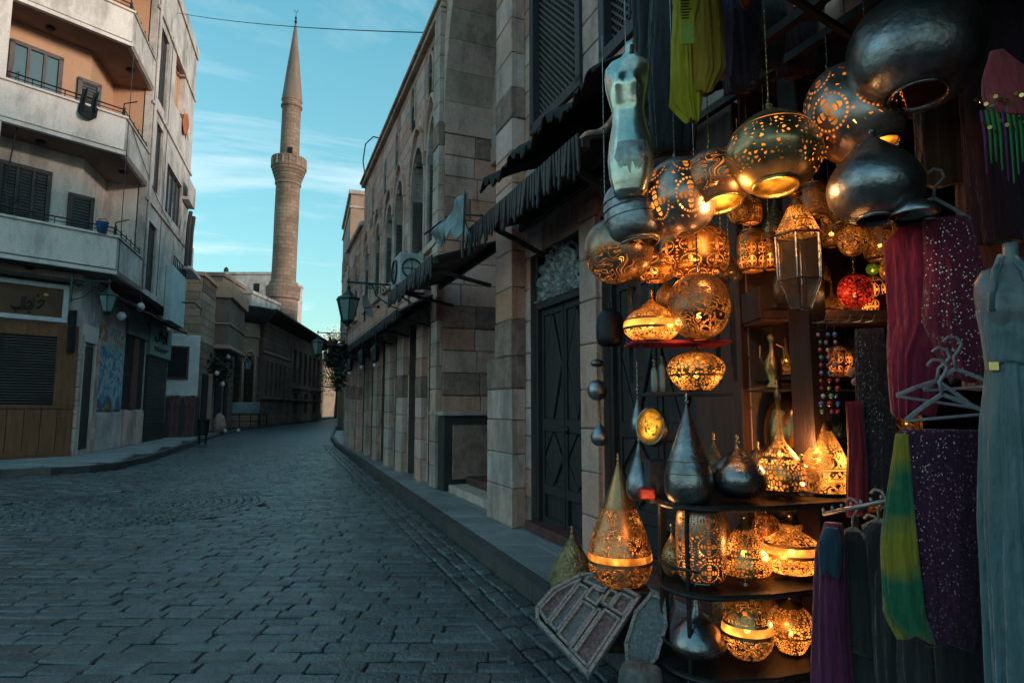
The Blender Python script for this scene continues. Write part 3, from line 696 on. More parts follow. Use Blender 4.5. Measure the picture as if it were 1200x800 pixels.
# ---------------------------------------------------------------- awnings with hanging carved slats
def awning(name, label, s0, s1, zw, zo, dep, slat_h, step, seed, group='dark timber awnings along the stone building', cloth=True):
    rd = random.Random(seed)
    t_ = thing(name, label, 'awning', R1M @ Vector(((s0 + s1) / 2, .05, zw)), R1A, group); o0 = (s0 + s1) / 2; H_ = (s1 - s0) / 2
    q = MB(); n = int((s1 - s0) / .16); vs = []; m_ = n + 1
    for k, (y, z) in enumerate(((0, 0), (dep, zo - zw))):
        for i in range(m_): vs.append((-H_ + (s1 - s0) * i / n, y, z + .03 * ((i % 2) - .5) + rd.uniform(-.012, .012)))
    q.add(vs, [(i, i + 1, m_ + i + 1, m_ + i) for i in range(n)])
    r_ = q.build('awning_roof', wood_dk, t_); r_.modifiers.new('thick', 'SOLIDIFY').thickness = .03
    q = MB(); q.box(-H_, H_, dep - .06, dep + .02, zo - zw - .12, zo - zw - .03); q.box(-H_, H_, 0, .06, -.16, -.05); q.build('awning_beam', wood_dk, t_, bevel=.01)
    x = -H_ + .03; k = 0
    while x < H_ - .05 and k < 290:
        h = slat_h * rd.uniform(.7, 1.15); w_ = step * .72
        q = MB(); z1 = zo - zw - .05
        q.prism_xz([(0, 0), (w_, 0), (w_, -h * .55), (w_ * .8, -h * .72), (w_ * .95, -h * .85), (w_ * .5, -h), (w_ * .05, -h * .85), (w_ * .2, -h * .72), (0, -h * .55)], 0, .022)
        o = q.build('valance_slat', wood_dk, t_, bevel=.003); o.location = (x, dep + .024, z1 + .06); o.rotation_euler = (rd.uniform(-.05, .12), rd.uniform(-.06, .06), 0)
        x += step; k += 1
    x = -H_ + .4
    while x < H_:
        q = MB(); q.bar((x, .02, -.6), (x, dep - .05, zo - zw - .1), .05, .05); q.build('awning_strut', wood_dk, t_); x += 1.9
    return t_
awning('timber_awning', 'dark ragged timber awning with carved slats over the near panelled doors', 5.3, 8.25, 3.98, 3.75, .72, .34, .06, 1)
awning('timber_awning', 'long dark corrugated awning with short slats running away below the arched windows', 12.5, 26.8, 3.8, 3.42, .72, .22, .085, 2)
awning('timber_awning', 'short sagging awning with pierced drop pendants in front of the tall portal', 9.0, 12.2, 3.95, 3.62, .95, .30, .085, 3)
# dark canvas on top of the near awning, sagging and torn
canvas = mat('sooty canvas', (.022, .02, .022), .85, nscale=3, namt=.4, bump=.5, bscale=12)
q = MB(); nx_, ny_ = 90, 8; vs = []
for j in range(ny_ + 1):
    for i in range(nx_ + 1):
        s_ = 5.0 + 2.6 * i / nx_; k = j / ny_
        vs.append((s_, .04 + .82 * k, 4.42 - .35 * k ** 1.6 - (k > .9) * random.uniform(0, .07) + .03 * math.sin(i * .9) * k + .05 * math.sin(i * .23 + 1)))
q.add(vs, [(j * (nx_ + 1) + i, j * (nx_ + 1) + i + 1, (j + 1) * (nx_ + 1) + i + 1, (j + 1) * (nx_ + 1) + i) for j in range(ny_) for i in range(nx_)])
for p in range(len(q.v)): q.v[p] = Matrix.Rotation(R1A, 4, 'Z') @ q.v[p]
o = q.build('awning_canvas', canvas, None, smooth=True, loc=(3.25, 0, 0)); o.modifiers.new('thick', 'SOLIDIFY').thickness = .012
tag(o, 'torn sooty canvas draped over the near timber awning beside the lattice windows', 'canvas')
# pale rag caught on a rod by the awning end
rag = thing('torn_rag', 'pale bluish torn rag hanging over a rod in front of the portal', 'rag', R1M @ Vector((8.4, .75, 4.05)), R1A)
q = MB(); q.tube([(-.3, -.1, -.12), (.25, .0, .05), (.9, .1, .12), (1.5, .18, .10)], .016, 6); q.build('rod', iron, rag)
ragm = mat('pale rag cloth', (.27, .34, .35), .85, nscale=6, namt=.6, bump=.5, col2=(.14, .17, .18))
def sheet(pts_fn, nu, nv, name, m, parent, th=.008, smooth=True, loc=None):
    q = MB(); vs = [pts_fn(i / nu, j / nv) for j in range(nv + 1) for i in range(nu + 1)]
    q.add(vs, [(j * (nu + 1) + i, j * (nu + 1) + i + 1, (j + 1) * (nu + 1) + i + 1, (j + 1) * (nu + 1) + i) for j in range(nv) for i in range(nu)],
          [((i / nu, j / nv), ((i + 1) / nu, j / nv), ((i + 1) / nu, (j + 1) / nv), (i / nu, (j + 1) / nv)) for j in range(nv) for i in range(nu)])
    o = q.build(name, m, parent, smooth=smooth, loc=loc); o.modifiers.new('thick', 'SOLIDIFY').thickness = th; return o
sheet(lambda u, v: (-.35 + 1.7 * u, .1 + .05 * math.sin(9 * u + 4 * v), .12 + .05 * math.sin(5 * u) - v * (.42 * (1 - u) ** 1.3 + .13 + .10 * math.sin(17 * u) ** 2)), 26, 8, 'cloth', ragm, rag)
sheet(lambda u, v: (-.35 - .12 * u + .1 * v, .12 + .06 * u, .1 - .75 * v + .03 * math.sin(8 * u)), 8, 12, 'cloth', ragm, rag)

# ---------------------------------------------------------------- street lanterns
def street_lamp(label, wall_s, z, length, sc=1, root_M=None, world=None, ang=None):
    M_ = root_M or R1M
    loc = world if world is not None else M_ @ Vector((wall_s, 0, z))
    t_ = thing('wall_lamp', label, 'street lamp', loc, R1A if ang is None else ang, 'green glazed wall lamps of the street')
    q = MB(); L_ = length
    q.tube([(0, 0, 0), (0, L_ * .6, .0), (0, L_, 0), (0, L_ + .04, 0)], .022, 8); q.box(-.05, .05, -.02, .02, -.65, .12)
    q.tube([(0, 0, -.6), (0, L_ * .3, -.5), (0, L_ * .55, -.28), (0, L_ * .62, -.02)], .016, 6)
    for (cy, cz, r_) in ((.28, -.22, .17), (.62, -.15, .12), (.9, -.09, .07)):
        cy *= L_ / 1.38; q.tube([(0, cy + r_ * (1 - k / 22) * math.cos(k * .55), cz + r_ * (1 - k / 22) * math.sin(k * .55)) for k in range(22)], .012, 5)
    q.tube([(0, L_, 0), (0, L_, -.16)], .012, 6); q.lathe([(.0, .1), (.02, .06), (.03, .02), (.02, 0)], 8, (0, L_, 0))
    q.build('bracket', lampgreen, t_, smooth=False)
    lc = (0, L_, -.16)
    q = MB(); q.lathe([(.02, 0), (.05, -.03), (.07, -.07), (.16, -.16), (.27, -.21), (.285, -.25), (.27, -.26)], 6, lc, cap1=True); q.lathe([(.03, .05), (.045, .02), (.02, 0)], 6, lc); q.build('lamp_roof', lampgreen, t_)
    q = MB()
    for j in range(6):
        a = 2 * math.pi * j / 6; q.bar((lc[0] + .255 * math.cos(a), lc[1] + .255 * math.sin(a), lc[2] - .25), (lc[0] + .135 * math.cos(a), lc[1] + .135 * math.sin(a), lc[2] - .72), .02, .02)
    q.lathe([(.15, -.70), (.15, -.735), (.1, -.77), (.06, -.80), (.05, -.84), (.0, -.86)], 6, lc, cap0=True); q.build('lamp_frame', lampgreen, t_)
    q = MB(); q.lathe([(.245, -.255), (.125, -.71)], 6, lc); q.build('lamp_glass', frost, t_)
    for o in t_.children: o.scale = (sc, sc, sc)
    return t_
street_lamp('large green lantern on scrolled bracket before the arched windows of the stone building', 15.2, 4.42, 1.38)
street_lamp('small distant green lantern on a bracket beyond the far end of the long awning', 26.9, 4.62, 1.15)
# air conditioner and satellite dish, cctv camera, speaker boxes
ac = thing('air_conditioner', 'pale grey air conditioner box on brackets above the long awning', 'air conditioner', R1M @ Vector((12.9, .12, 4.0)), R1A)
acm = mat('dull white sheet metal', (.42, .47, .47), .5, 0, nscale=3)
q = MB(); q.box(-.02, .86, .1, .58, 0, .62); q.build('casing', acm, ac, bevel=.02)
q = MB(); q.lathe([(.22, .0), (.25, .0), (.25, .03), (.22, .03)], 20)
for k in range(4): q.box(-.23, .23, -.008 + .0, .008, .01, .02) if k == 0 else q.box(-.008, .008, -.23, .23, .012, .022)
q.T = None; o = q.build('fan_grille', iron, ac); o.rotation_euler = (math.pi / 2, 0, 0); o.rotation_euler = (-math.pi / 2, 0, 0); o.location = (.42, .585, .31)
o = q.build('side_grille', iron, ac); o.rotation_euler = (0, -math.pi / 2, 0); o.location = (-.025, .34, .31); o.scale = (.8, .8, 1)
for x in (.1, .72): q = MB(); q.box(x, x + .04, -.1, .62, -.06, -.005); q.bar((x + .02, -.1, -.4), (x + .02, .5, -.05), .03, .03); q.build('bracket', iron, ac)
ds = thing('satellite_dish', 'small round white dish on the long awning edge beside the green lantern', 'satellite dish', R1M @ Vector((15.6, .95, 3.62)), R1A)
q = MB(); q.lathe([(.001, 0), (.12, .012), (.22, .045), (.28, .08), (.285, .08), (.22, .035), (.12, .0), (.001, -.012)], 24); o = q.build('dish', acm, ds, smooth=True); o.rotation_euler = (R(-72), 0, R(150)); o.location = (0, 0, .3)
q = MB(); q.tube([(0, 0, -.02), (0, 0, .3)], .018, 6); q.tube([(0, 0, .3), (-.12, -.28, .32)], .01, 5); q.cbox((-.12, -.29, .32), (.06, .06, .06)); q.build('mount', iron, ds)
cc = thing('security_camera', 'small white bullet camera with dark lens at the corner of the portal', 'camera', R1M @ Vector((12.3, .15, 3.98)), R1A)
q = MB(); q.tube([(0, 0, 0), (-.02, .14, .0)], .018, 6); q.build('mount', white_p, cc)
q = MB(); q.tube([(-.16, .16, -.03), (.16, .14, .02)], .055, 10); q.build('housing', white_p, cc); q = MB(); q.tube([(-.165, .16, -.032), (-.175, .16, -.033)], .045, 10); q.build('lens', black, cc)
# plants and dark oddments hanging off the far awning end
leafy = mat('dark trailing leaves', (.025, .035, .025), .7, rnd=.6)
flow = mat('faded red blossoms', (.20, .07, .08), .7, rnd=.5)
def leaves(name, m, parent, c, rad, n, sz, rd, flat=1, loc=None):
    q = MB()
    for i in range(n):
        d = Vector((rd.gauss(0, 1), rd.gauss(0, 1), rd.gauss(0, 1))).normalized() * rd.random() ** .5
        p = Vector(c) + Vector((d.x * rad[0], d.y * rad[1], d.z * rad[2]))
        a = Vector((rd.uniform(-1, 1), rd.uniform(-1, 1), rd.uniform(-1, 1))).normalized(); b_ = a.cross(Vector((rd.random(), rd.random(), rd.random() + .1))).normalized(); s_ = sz * rd.uniform(.6, 1.4)
        q.add([p - a * s_, p + b_ * s_ * .5, p + a * s_, p - b_ * s_ * .5], [(0, 1, 2, 3)])
    return q.build(name, m, parent, loc=loc)
hp = thing('hanging_plants', 'dark bunch of trailing plants with reddish blossoms at the street end of the long awning', 'plants', R1M @ Vector((20.5, 1.05, 3.2)), R1A)
rd = random.Random(5)
leaves('foliage', leafy, hp, (0, 0, .0), (1.4, .35, .45), 420, .09, rd); leaves('blossoms', flow, hp, (.3, .1, .35), (.9, .25, .22), 90, .07, rd); leaves('hanging_tip', leafy, hp, (-.9, 0, -.6), (.4, .2, .6), 140, .08, rd)
q = MB(); q.box(-.5, .5, -.15, .15, -.2, .1); q.build('planter', wood_dk, hp, bevel=.02)
for k, (s_, h) in enumerate(((14.6, .5), (16.6, .42), (18.9, .45))):
    t_ = thing('hanging_lantern', ['dark hanging lantern with a white bulb nearest below the long awning', 'dark hanging lantern in the middle of the three under the long awning', 'dark hanging lantern farthest along under the long awning'][k], 'lantern', R1M @ Vector((s_, .85, 3.35 - h)), R1A, 'dark lanterns hanging under the long awning')
    q = MB(); q.lathe([(.03, -.28), (.09, -.24), (.11, .0), (.05, .08), (.015, .12)], 6, cap0=True); q.build('body', iron, t_); q = MB(); q.tube([(0, 0, .1), (0, 0, h)], .008, 4); q.build('chain', iron, t_)
    q = MB(); q.lathe([(.001, -.05), (.035, -.03), (.045, .0), (.035, .03), (.001, .05)], 10, (0, .0, -.33)); q.build('bulb', white_p, t_, smooth=True)
# roof cable loop and overhead wire
q = MB(); q.tube([(0, 0, 0), (.3, .2, .15), (1.2, .3, .28), (2.4, .2, .2), (3.2, 0, -.1)], .02, 6)
tag(q.build('roof_cable', iron, None, loc=R1M @ Vector((19.0, .1, 9.6))), 'dark cable looping over the parapet of the stone building', 'cable'); bpy.data.objects['roof_cable'].rotation_euler = (0, 0, R1A)
A_, B_ = at(150, 2, 30), at(522, 39, 12.6)
q = MB(); q.tube([tuple(A_.lerp(B_, k / 20) - A_ - Vector((0, 0, 0.35 * 4 * k / 20 * (1 - k / 20)))) for k in range(21)], .013, 5)
tag(q.build('overhead_wire', iron, None, loc=A_), 'thin dark wire crossing the sky between the two buildings', 'wire')
#PART3

t_ = thing('added_canopy', 'unseen dark cloth canopy added over the lantern shop front to dim the clothes', 'canopy', (3.25, 0, 0), R1A)  # out-of-view canopy added to darken the clothes below it
q = MB(); n = 40; vs = [(-4 + 7.6 * i / n, y, 3.98 - .12 * (y / 1.6) + .03 * math.sin(i * .8) * y) for y in (0, .4, .8, 1.2, 1.6) for i in range(n + 1)]
q.add(vs, [(j * (n + 1) + i, j * (n + 1) + i + 1, (j + 1) * (n + 1) + i + 1, (j + 1) * (n + 1) + i) for j in range(4) for i in range(n)]); o = q.build('canopy_cloth', canvas, t_, smooth=True); o.modifiers.new('thick', 'SOLIDIFY').thickness = .012
for s_ in (-3.5, -1.2, 1.1, 3.3): q = MB(); q.bar((s_, .02, 3.4), (s_, 1.55, 3.82), .03, .03); q.build('canopy_arm', iron, t_)
# ================================================================ apartment block on the left corner
CG = Vector((-13.52, 19.02, 0)); fU = Vector((.60, .80, 0)); fN = Vector((.80, -.60, 0))
K = Vector((-12.49, 19.0, 0)); gU = Vector((-.31, .951, 0)); gN = Vector((.951, .31, 0))
FU = Vector((.64, .768, 0)); FN = Vector((.768, -.64, 0))
ap = thing('apartment_block', 'pale plastered apartment block with wraparound corner balconies over the ochre shop', 'building', tuple(CG))
inv = Matrix.Translation(-CG)
def Fp(t_, d=0, z=0): return K + FU * t_ + FN * d + Vector((0, 0, z))
def Gp(t_, d=0, z=0): return K + gU * t_ + gN * d + Vector((0, 0, z))
def P2(v): return (v.x, v.y)
def LB(): q = MB(); q.T = inv; return q
def fbox(q, axis, t0, t1, d0, d1, z0, z1):
    P = Fp if axis == 'F' else Gp; a = [P(t0, d0), P(t1, d0), P(t1, d1), P(t0, d1)]
    return q.prism([P2(p) for p in a], z0, z1)
A_ = Vector((-13.42, 21.86, 0)); I2 = Vector((-14.62, 21.42, 0)); I3 = Vector((-14.0, 19.35, 0)); I4 = I3 - fU * 9
core_poly = [P2(p) for p in (A_ + gU * .01 - gN * .3, I2, I3, I4, I4 + Vector((-8, 6, 0)), Vector((-26, 33, 0)), Gp(10.6, -.3))]
levels = [5.8, 9.7, 13.4, 17.2]
tops = [9.7, 13.4, 17.2, 19.4]
par_top = [6.95, 10.9, 14.55, 18.4]
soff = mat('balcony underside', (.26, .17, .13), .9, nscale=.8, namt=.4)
for k, (z0, z1) in enumerate(zip(levels, tops)):
    q = LB(); q.prism(core_poly[::-1], z0 + .16, z1); q.build('wall', peach if k == 1 else (peach if k == 2 else plaster), ap, kindlevel=k) if False else q.build('wall', plaster if k == 0 else peach, ap)
# ground floor
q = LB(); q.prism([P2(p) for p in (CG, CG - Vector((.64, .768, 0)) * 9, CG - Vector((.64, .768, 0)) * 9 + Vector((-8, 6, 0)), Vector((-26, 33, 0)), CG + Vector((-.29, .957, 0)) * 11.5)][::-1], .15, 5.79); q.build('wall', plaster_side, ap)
# slabs and balcony parapets, front run and side run
for k, (z0, zt) in enumerate(zip(levels, par_top)):
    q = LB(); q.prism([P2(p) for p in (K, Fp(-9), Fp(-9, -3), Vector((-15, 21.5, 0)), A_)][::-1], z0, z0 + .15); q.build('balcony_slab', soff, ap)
    q = LB(); fbox(q, 'F', -9, 0, -.14, 0, z0 - .02, zt); q.build('balcony_parapet', plaster, ap, bevel=.02)
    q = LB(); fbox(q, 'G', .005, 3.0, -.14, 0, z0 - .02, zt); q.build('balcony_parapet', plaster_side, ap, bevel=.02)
    q = LB(); fbox(q, 'F', -9, .06, -.2, .06, zt, zt + .07); fbox(q, 'F', -9, .04, -.02, .05, z0 - .03, z0 + .09); q.build('parapet_coping', plaster, ap, bevel=.01)
    q = LB(); fbox(q, 'G', .06, 3.0, -.2, .05, zt, zt + .06); q.build('parapet_coping', plaster_side, ap, bevel=.01)
    if k < 3:
        q = LB(); q.tube([tuple(Fp(-9, -.08, zt + .32)), tuple(Fp(-.05, -.08, zt + .32)), tuple(Gp(2.95, -.08, zt + .32))], .022, 6); q.tube([tuple(Fp(-9, -.08, zt + .2)), tuple(Fp(-.05, -.08, zt + .2)), tuple(Gp(2.95, -.08, zt + .2))], .014, 6)
        for i in range(12): p = Fp(-i * .8 - .05, -.08); q.tube([(p.x, p.y, zt), (p.x, p.y, zt + .32)], .014, 5)
        for i in range(6): p = Gp(i * .55 + .1, -.08); q.tube([(p.x, p.y, zt), (p.x, p.y, zt + .42)], .016, 5)
        p = Fp(-.1, -.08); q.tube([(p.x, p.y, zt), (p.x + .05, p.y, zt + .5), (p.x + .4, p.y + .1, zt + .62)], .02, 5)
        q.build('railing', iron, ap)
    # ceiling light fixture under each slab
    q = LB()
    for (x, y) in ((-14.4, 18.0), (-13.4, 20.4)): q.lathe([(.12, 0), (.14, -.03), (.1, -.1), (.001, -.12)], 12, (x, y, z0))
    q.build('ceiling_lamp', iron, ap)
# column on the front left
for z0, z1 in ((5.95, 9.68), (10.97, 13.36), (14.7, 17.1)):
    q = LB(); fbox(q, 'F', -3.42, -3.08, -.3, .02, z0 if z0 > 6 else 7.02, z1); q.build('column', plaster, ap, bevel=.015)
# side wall, flush, running to the far end with band courses
SIDE0, SIDE1 = 3.0, 10.6
sw = [(3.7, 4.95, 13.45, 16.4), (3.85, 4.9, 9.9, 12.6), (5.9, 8.9, 9.6, 11.75), (3.6, 4.9, 6.0, 8.6), (6.3, 8.3, 14.6, 16.9)]
for z0, z1 in ((5.8, 9.7), (9.7, 13.4), (13.4, 17.2), (17.2, 19.4)):
    cuts = [(a, c, b_, d_) for a, c, b_, d_ in sw if b_ >= z0 - .3 and d_ <= z1]
    q = LB(); ts = sorted({SIDE0, SIDE1} | {c[0] for c in cuts} | {c[1] for c in cuts})
    for a, c in zip(ts, ts[1:]):
        hit = [w_ for w_ in cuts if w_[0] <= a and c <= w_[1]]
        if hit: fbox(q, 'G', a, c, -.25, 0, z0 + .003, max(hit[0][2], z0 + .01)); fbox(q, 'G', a, c, -.25, 0, hit[0][3], z1)
        else: fbox(q, 'G', a, c, -.25, 0, z0 + .003, z1)
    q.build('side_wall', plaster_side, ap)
    q = LB(); fbox(q, 'G', 2.95, 10.65, 0.003, .07, z1 - .5 if z1 < 19 else 18.9, z1 - .36 if z1 < 19 else 19.45); q.build('string_course', plaster_side, ap, bevel=.01)
shut = mat('faded shutter paint', (.07, .06, .065), .7, nscale=3, rnd=.3)
def win(axis, t0, t1, z0, z1, d, kind='shutter', label=None, n=2):
    w_ = LB(); fbox(w_, axis, t0, t1, d - .06, d - .03, z0, z1); wo = w_.build('window', glass if kind == 'glass' else shut, ap)
    q = LB()
    for a, c, z, zz_ in ((t0, t1, z0 - .02, z0 + .08), (t0, t1, z1 - .08, z1 + .02), (t0 - .02, t0 + .07, z0, z1), (t1 - .07, t1 + .02, z0, z1)): fbox(q, axis, a, c, d - .03, d + .03, z, zz_)
    for i in range(1, n): x = t0 + (t1 - t0) * i / n; fbox(q, axis, x - .04, x + .04, d - .03, d + .028, z0, z1)
    q.build('window_frame', frame_br, wo)
    if kind != 'glass':
        for i in range(n):
            a, c = t0 + (t1 - t0) * i / n + .05, t0 + (t1 - t0) * (i + 1) / n - .05; q = LB(); m_ = int((z1 - z0) / .09)
            for j in range(m_):
                z = z0 + .1 + j * (z1 - z0 - .2) / m_; fbox(q, axis, a, c, d - .03, d + .012, z, z + .05)
            q.build('shutter_louvres', shut, wo)
    return wo
win('G', *sw[0], -.12, n=2); win('G', *sw[1], -.12, n=2); win('G', *sw[2], -.1, 'glass', n=4); win('G', *sw[3], -.12, n=2)
# dark recess high on the side, with a peach painted reveal
q = LB(); fbox(q, 'G', 6.3, 8.3, -1.4, -.26, 14.6, 14.7); q.build('recess_floor', peach, ap)
q = LB(); fbox(q, 'G', 8.1, 8.31, -1.4, -.255, 14.7, 16.9); q.build('recess_reveal', peach, ap)
# projecting rear bay with washing
q = LB(); fbox(q, 'G', 8.95, 10.5, 0.005, .3, 11.2, 11.35); fbox(q, 'G', 8.95, 10.5, .23, .3, 11.35, 12.2); q.build('rear_balcony', plaster_side, ap, bevel=.01)
q = LB(); fbox(q, 'G', 9.0, 11.6, -.2, .55, 7.95, 8.1); q.build('rear_balcony', plaster, ap, bevel=.01)
q = LB(); fbox(q, 'G', 10.61, 12.0, -3, .1, 8.1, 9.6); q.build('rear_wing', plaster, ap)
# recessed wall windows on the balconies (flat against the recessed wall)
def iwin(k, a, c, z0, z1, kind, n):
    base, U, Nn = I3, fU, fN
    def Pp(t_, d=0): return base + U * t_ + Nn * d
    def fb(q, t0, t1, d0, d1, z0, z1): q.prism([P2(p) for p in (Pp(t0, d0), Pp(t1, d0), Pp(t1, d1), Pp(t0, d1))], z0, z1)
    q = LB(); fb(q, a, c, .01, .04, z0, z1); wo = q.build('window' if n != 1 else 'balcony_door', glass if kind == 'glass' else shut, ap)
    q = LB()
    for (x0, x1, y0, y1) in ((a - .06, c + .06, z0 - .06, z0 + .06), (a - .06, c + .06, z1 - .06, z1 + .06), (a - .06, a + .06, z0, z1), (c - .06, c + .06, z0, z1)): fb(q, x0, x1, .005, .1, y0, y1)
    for i in range(1, n): x = a + (c - a) * i / n; fb(q, x - .04, x + .04, .04, .09, z0, z1)
    q.build('window_frame', frame_br, wo)
    if kind != 'glass':
        for i in range(n):
            q = LB(); x0, x1 = a + (c - a) * i / n + .07, a + (c - a) * (i + 1) / n - .07; z = z0 + .1
            while z < z1 - .1: fb(q, x0, x1, .04, .07, z, z + .05); z += .1
            q.build('shutter_louvres', shut, wo)
iwin(1, -2.1, -.85, 11.0, 12.72, 'glass', 3); iwin(1, -.3, .25, 9.9, 12.3, 'sh', 1)
iwin(0, -2.5, -.9, 6.2, 8.9, 'sh', 4); iwin(0, -.3, .3, 6.0, 8.4, 'sh', 1)
# cables and a downpipe on the side wall
q = LB(); q.tube([tuple(Gp(3.15, .06, 5.9)), tuple(Gp(3.15, .06, 19.2))], .05, 8); q.build('downpipe', plaster_side, ap)
q = LB()
for (a_, b_, sag) in ((Gp(.2, .03, 13.3), Gp(.15, .03, 5.9), 0), (Gp(.6, .04, 10.8), Gp(9.8, .05, 9.3), .5), (Gp(3.3, .04, 5.7), Gp(10.4, .04, 5.9), .25), (Fp(-6, .04, 5.9), Fp(-.1, .04, 5.75), .15), (Gp(5.4, .04, 17), Gp(5.2, .04, 6), 0)):
    q.tube([tuple(a_.lerp(b_, k / 12) - Vector((0, 0, sag * 4 * k / 12 * (1 - k / 12)))) for k in range(13)], .014, 4)
q.build('cable', iron, ap, kind='stuff')
# laundry
cloth_bk = mat('black cotton', (.012, .013, .016), .9, bump=.3)
lt = thing('hanging_laundry', 'black garment drying over the balcony rail above the peach wall', 'laundry', tuple(Fp(-1.0, .06, 11.3)))
for dx, l_ in ((-.17, .80), (.13, .72)):
    sheet(lambda u, v: (dx * .64 + (.2 - .03 * v) * (u - .5) + .02 * math.sin(9 * u + 5 * v), dx * .768 - .03 - .05 * v + .035 * math.cos(8 * u + 3 * v), .1 - v * l_ - .05 * math.sin(5 * u)), 10, 10, 'trouser_leg', cloth_bk, lt, .012)
sheet(lambda u, v: ((.5 * (u - .5)) * .64 + .02 * math.sin(9 * u), .5 * (u - .5) * .768 - .07 - .05 * v + .04 * math.cos(10 * u), -.42 - v * (.34 + .1 * math.sin(3.1 * u))), 12, 8, 'waist', cloth_bk, lt, .012)
bl = mat('blue plastic', (.03, .13, .30), .5)
lt = thing('blue_bucket', 'small blue bucket hanging on the lowest balcony railing', 'bucket', tuple(Fp(-.45, .02, 7.0)))
q = MB(); q.lathe([(.13, 0), (.17, .34), (.18, .35)], 14, cap0=True); q.build('bucket', bl, lt, smooth=True); q = MB(); q.tube([(-.17, 0, .34), (-.1, 0, .46), (.1, 0, .46), (.17, 0, .34)], .012, 5); q.build('handle', iron, lt)
oc = mat('orange cloth', (.55, .13, .03), .8, bump=.3)
lt = thing('hanging_laundry', 'orange cloth drying high on the side wall of the corner block', 'laundry', tuple(Gp(8.0, .06, 15.1)))
sheet(lambda u, v: (-.31 * u * 1.1 + .03 * math.sin(8 * v), .95 * u * 1.1, .0 - v * 1.0 - .1 * math.sin(7 * u)), 10, 8, 'cloth', oc, lt, .02)
# bare climbing twigs in front of the left edge
tw = thing('dry_climber', 'bare dark twigs climbing past the balconies at the left edge', 'plant', tuple(Fp(-2.75, -.3, 6.0)))
rd = random.Random(9)
def twig(q, p, d, l, r_, dep):
    p1 = p + d * l; q.tube([tuple(p), tuple((p + p1) / 2 + Vector((rd.uniform(-.04, .04), 0, rd.uniform(-.04, .04)))), tuple(p1)], [r_, r_ * .8, r_ * .55], 5)
    if dep:
        for k in range(3): twig(q, p + d * l * rd.uniform(.4, 1), (d + Vector((rd.uniform(-.8, .8), rd.uniform(-.4, .4), rd.uniform(-.1, .8)))).normalized(), l * .62, r_ * .55, dep - 1)
q = MB(); q.tube([(0, 0, .15), (.1, 0, .8), (-.1, 0, 2), (.05, .05, 3.6), (.0, 0, 5.4)], [.025, .022, .02, .018, .012], 6); q.build('stem', wood_dk, tw)
q = MB()
for z in (1.2, 1.8, 4.4, 5.2): twig(q, Vector((.0, 0, z - .6)), Vector((rd.uniform(-.5, .9), .1, .9)).normalized(), .55, .02, 3)
q.build('twigs', wood_dk, tw, kind='stuff')

# --- ground floor shops
SU = Vector((.64, .768, 0)); SN = Vector((.768, -.64, 0)); TU = Vector((-.29, .957, 0)).normalized(); TN = Vector((.957, .29, 0)).normalized()
def sbox(q, t0, t1, d0, d1, z0, z1): return q.prism([P2(CG + SU * t_ + SN * d) for t_, d in ((t0, d0), (t1, d0), (t1, d1), (t0, d1))], z0, z1)
def tbox(q, t0, t1, d0, d1, z0, z1): return q.prism([P2(CG + TU * t_ + TN * d) for t_, d in ((t0, d0), (t1, d0), (t1, d1), (t0, d1))], z0, z1)
sh = thing('ochre_shopfront', 'ochre boarded shopfront with white framed sign and closed dark roller shutter at the corner', 'shopfront', tuple(CG))
n = 14
for i in range(n):
    a = -5.6 + i * .4; q = LB(); sbox(q, a + .006, a + .394, .0, .07, .15, 1.58); q.build('wood_panel', orange, sh, bevel=.006)
q = LB(); sbox(q, -5.6, 0, 0, .10, 1.58, 1.68); sbox(q, -5.6, 0, 0, .09, .15, .3); q.build('ledge', orange, sh, bevel=.01)
q = LB(); sbox(q, -.52, 0, 0, .075, 1.68, 4.12); q.build('side_panel', orange, sh, bevel=.01)
q = LB(); sbox(q, -5.6, -.521, 0, .08, 3.74, 4.12); q.build('lintel_panel', orange, sh, bevel=.01)
z = 1.69
while z < 3.72:
    q = LB(); sbox(q, -5.6, -.53, .0, .03, z + .008, z + .075); q.build('shutter_slat', iron, sh, bevel=.01); z += .083
sgm = mat('brown sign board', (.13, .055, .025), .6, nscale=2, namt=.4)
q = LB(); sbox(q, -5.6, -.5, .02, .13, 4.3, 5.22); sg = q.build('sign_board', sgm, sh)
q = LB()
for a, c, z, zz_ in ((-5.6, -.36, 4.18, 4.32), (-5.6, -.36, 5.2, 5.34), (-.5, -.36, 4.32, 5.2)): sbox(q, a, c, .02, .2, z, zz_)
q.build('sign_frame', white_p, sg, bevel=.015)
# lettering on the sign: dark strokes
ink = mat('dark lettering', (.012, .01, .012), .6, bump=0)
def strokes(base, U, Nn, d, org, sc, lines, r_, parent, m, name='lettering'):
    q = LB()
    for ln in lines:
        pts = [base + U * (org[0] + x * sc) + Nn * d + Vector((0, 0, org[1] + y * sc)) for x, y in ln]
        q.tube([tuple(p) for p in pts], r_, 5)
    return q.build(name, m, parent)
ar = [[(0, .1), (.1, .0), (.5, .0), (.62, .12), (.62, .8)], [(.8, .05), (.8, .85)], [(.95, .4), (1.1, .6), (1.25, .35), (1.1, .15), (.95, .2)], [(1.35, .9), (1.35, .2), (1.2, .0), (.2, -.12)], [(1.55, .1), (1.8, .3), (1.95, .65), (1.75, .75), (1.6, .5)], [(.3, -.3), (.36, -.3)], [(1.05, -.28), (1.15, -.28)], [(1.5, 1.0), (1.6, 1.05)]]
strokes(CG, SU, SN, .14, (-1.75, 4.52), .40, ar, .026, sg, ink)
strokes(CG, SU, SN, .14, (-2.7, 4.52), .40, [[(0, .0), (.5, 0), (.9, .1), (1.2, .7)], [(1.5, 0), (1.5, .9)], [(1.2, .0), (1.75, .05)], [(.5, .5), (.8, .6), (.7, .2)]], .028, sg, ink)
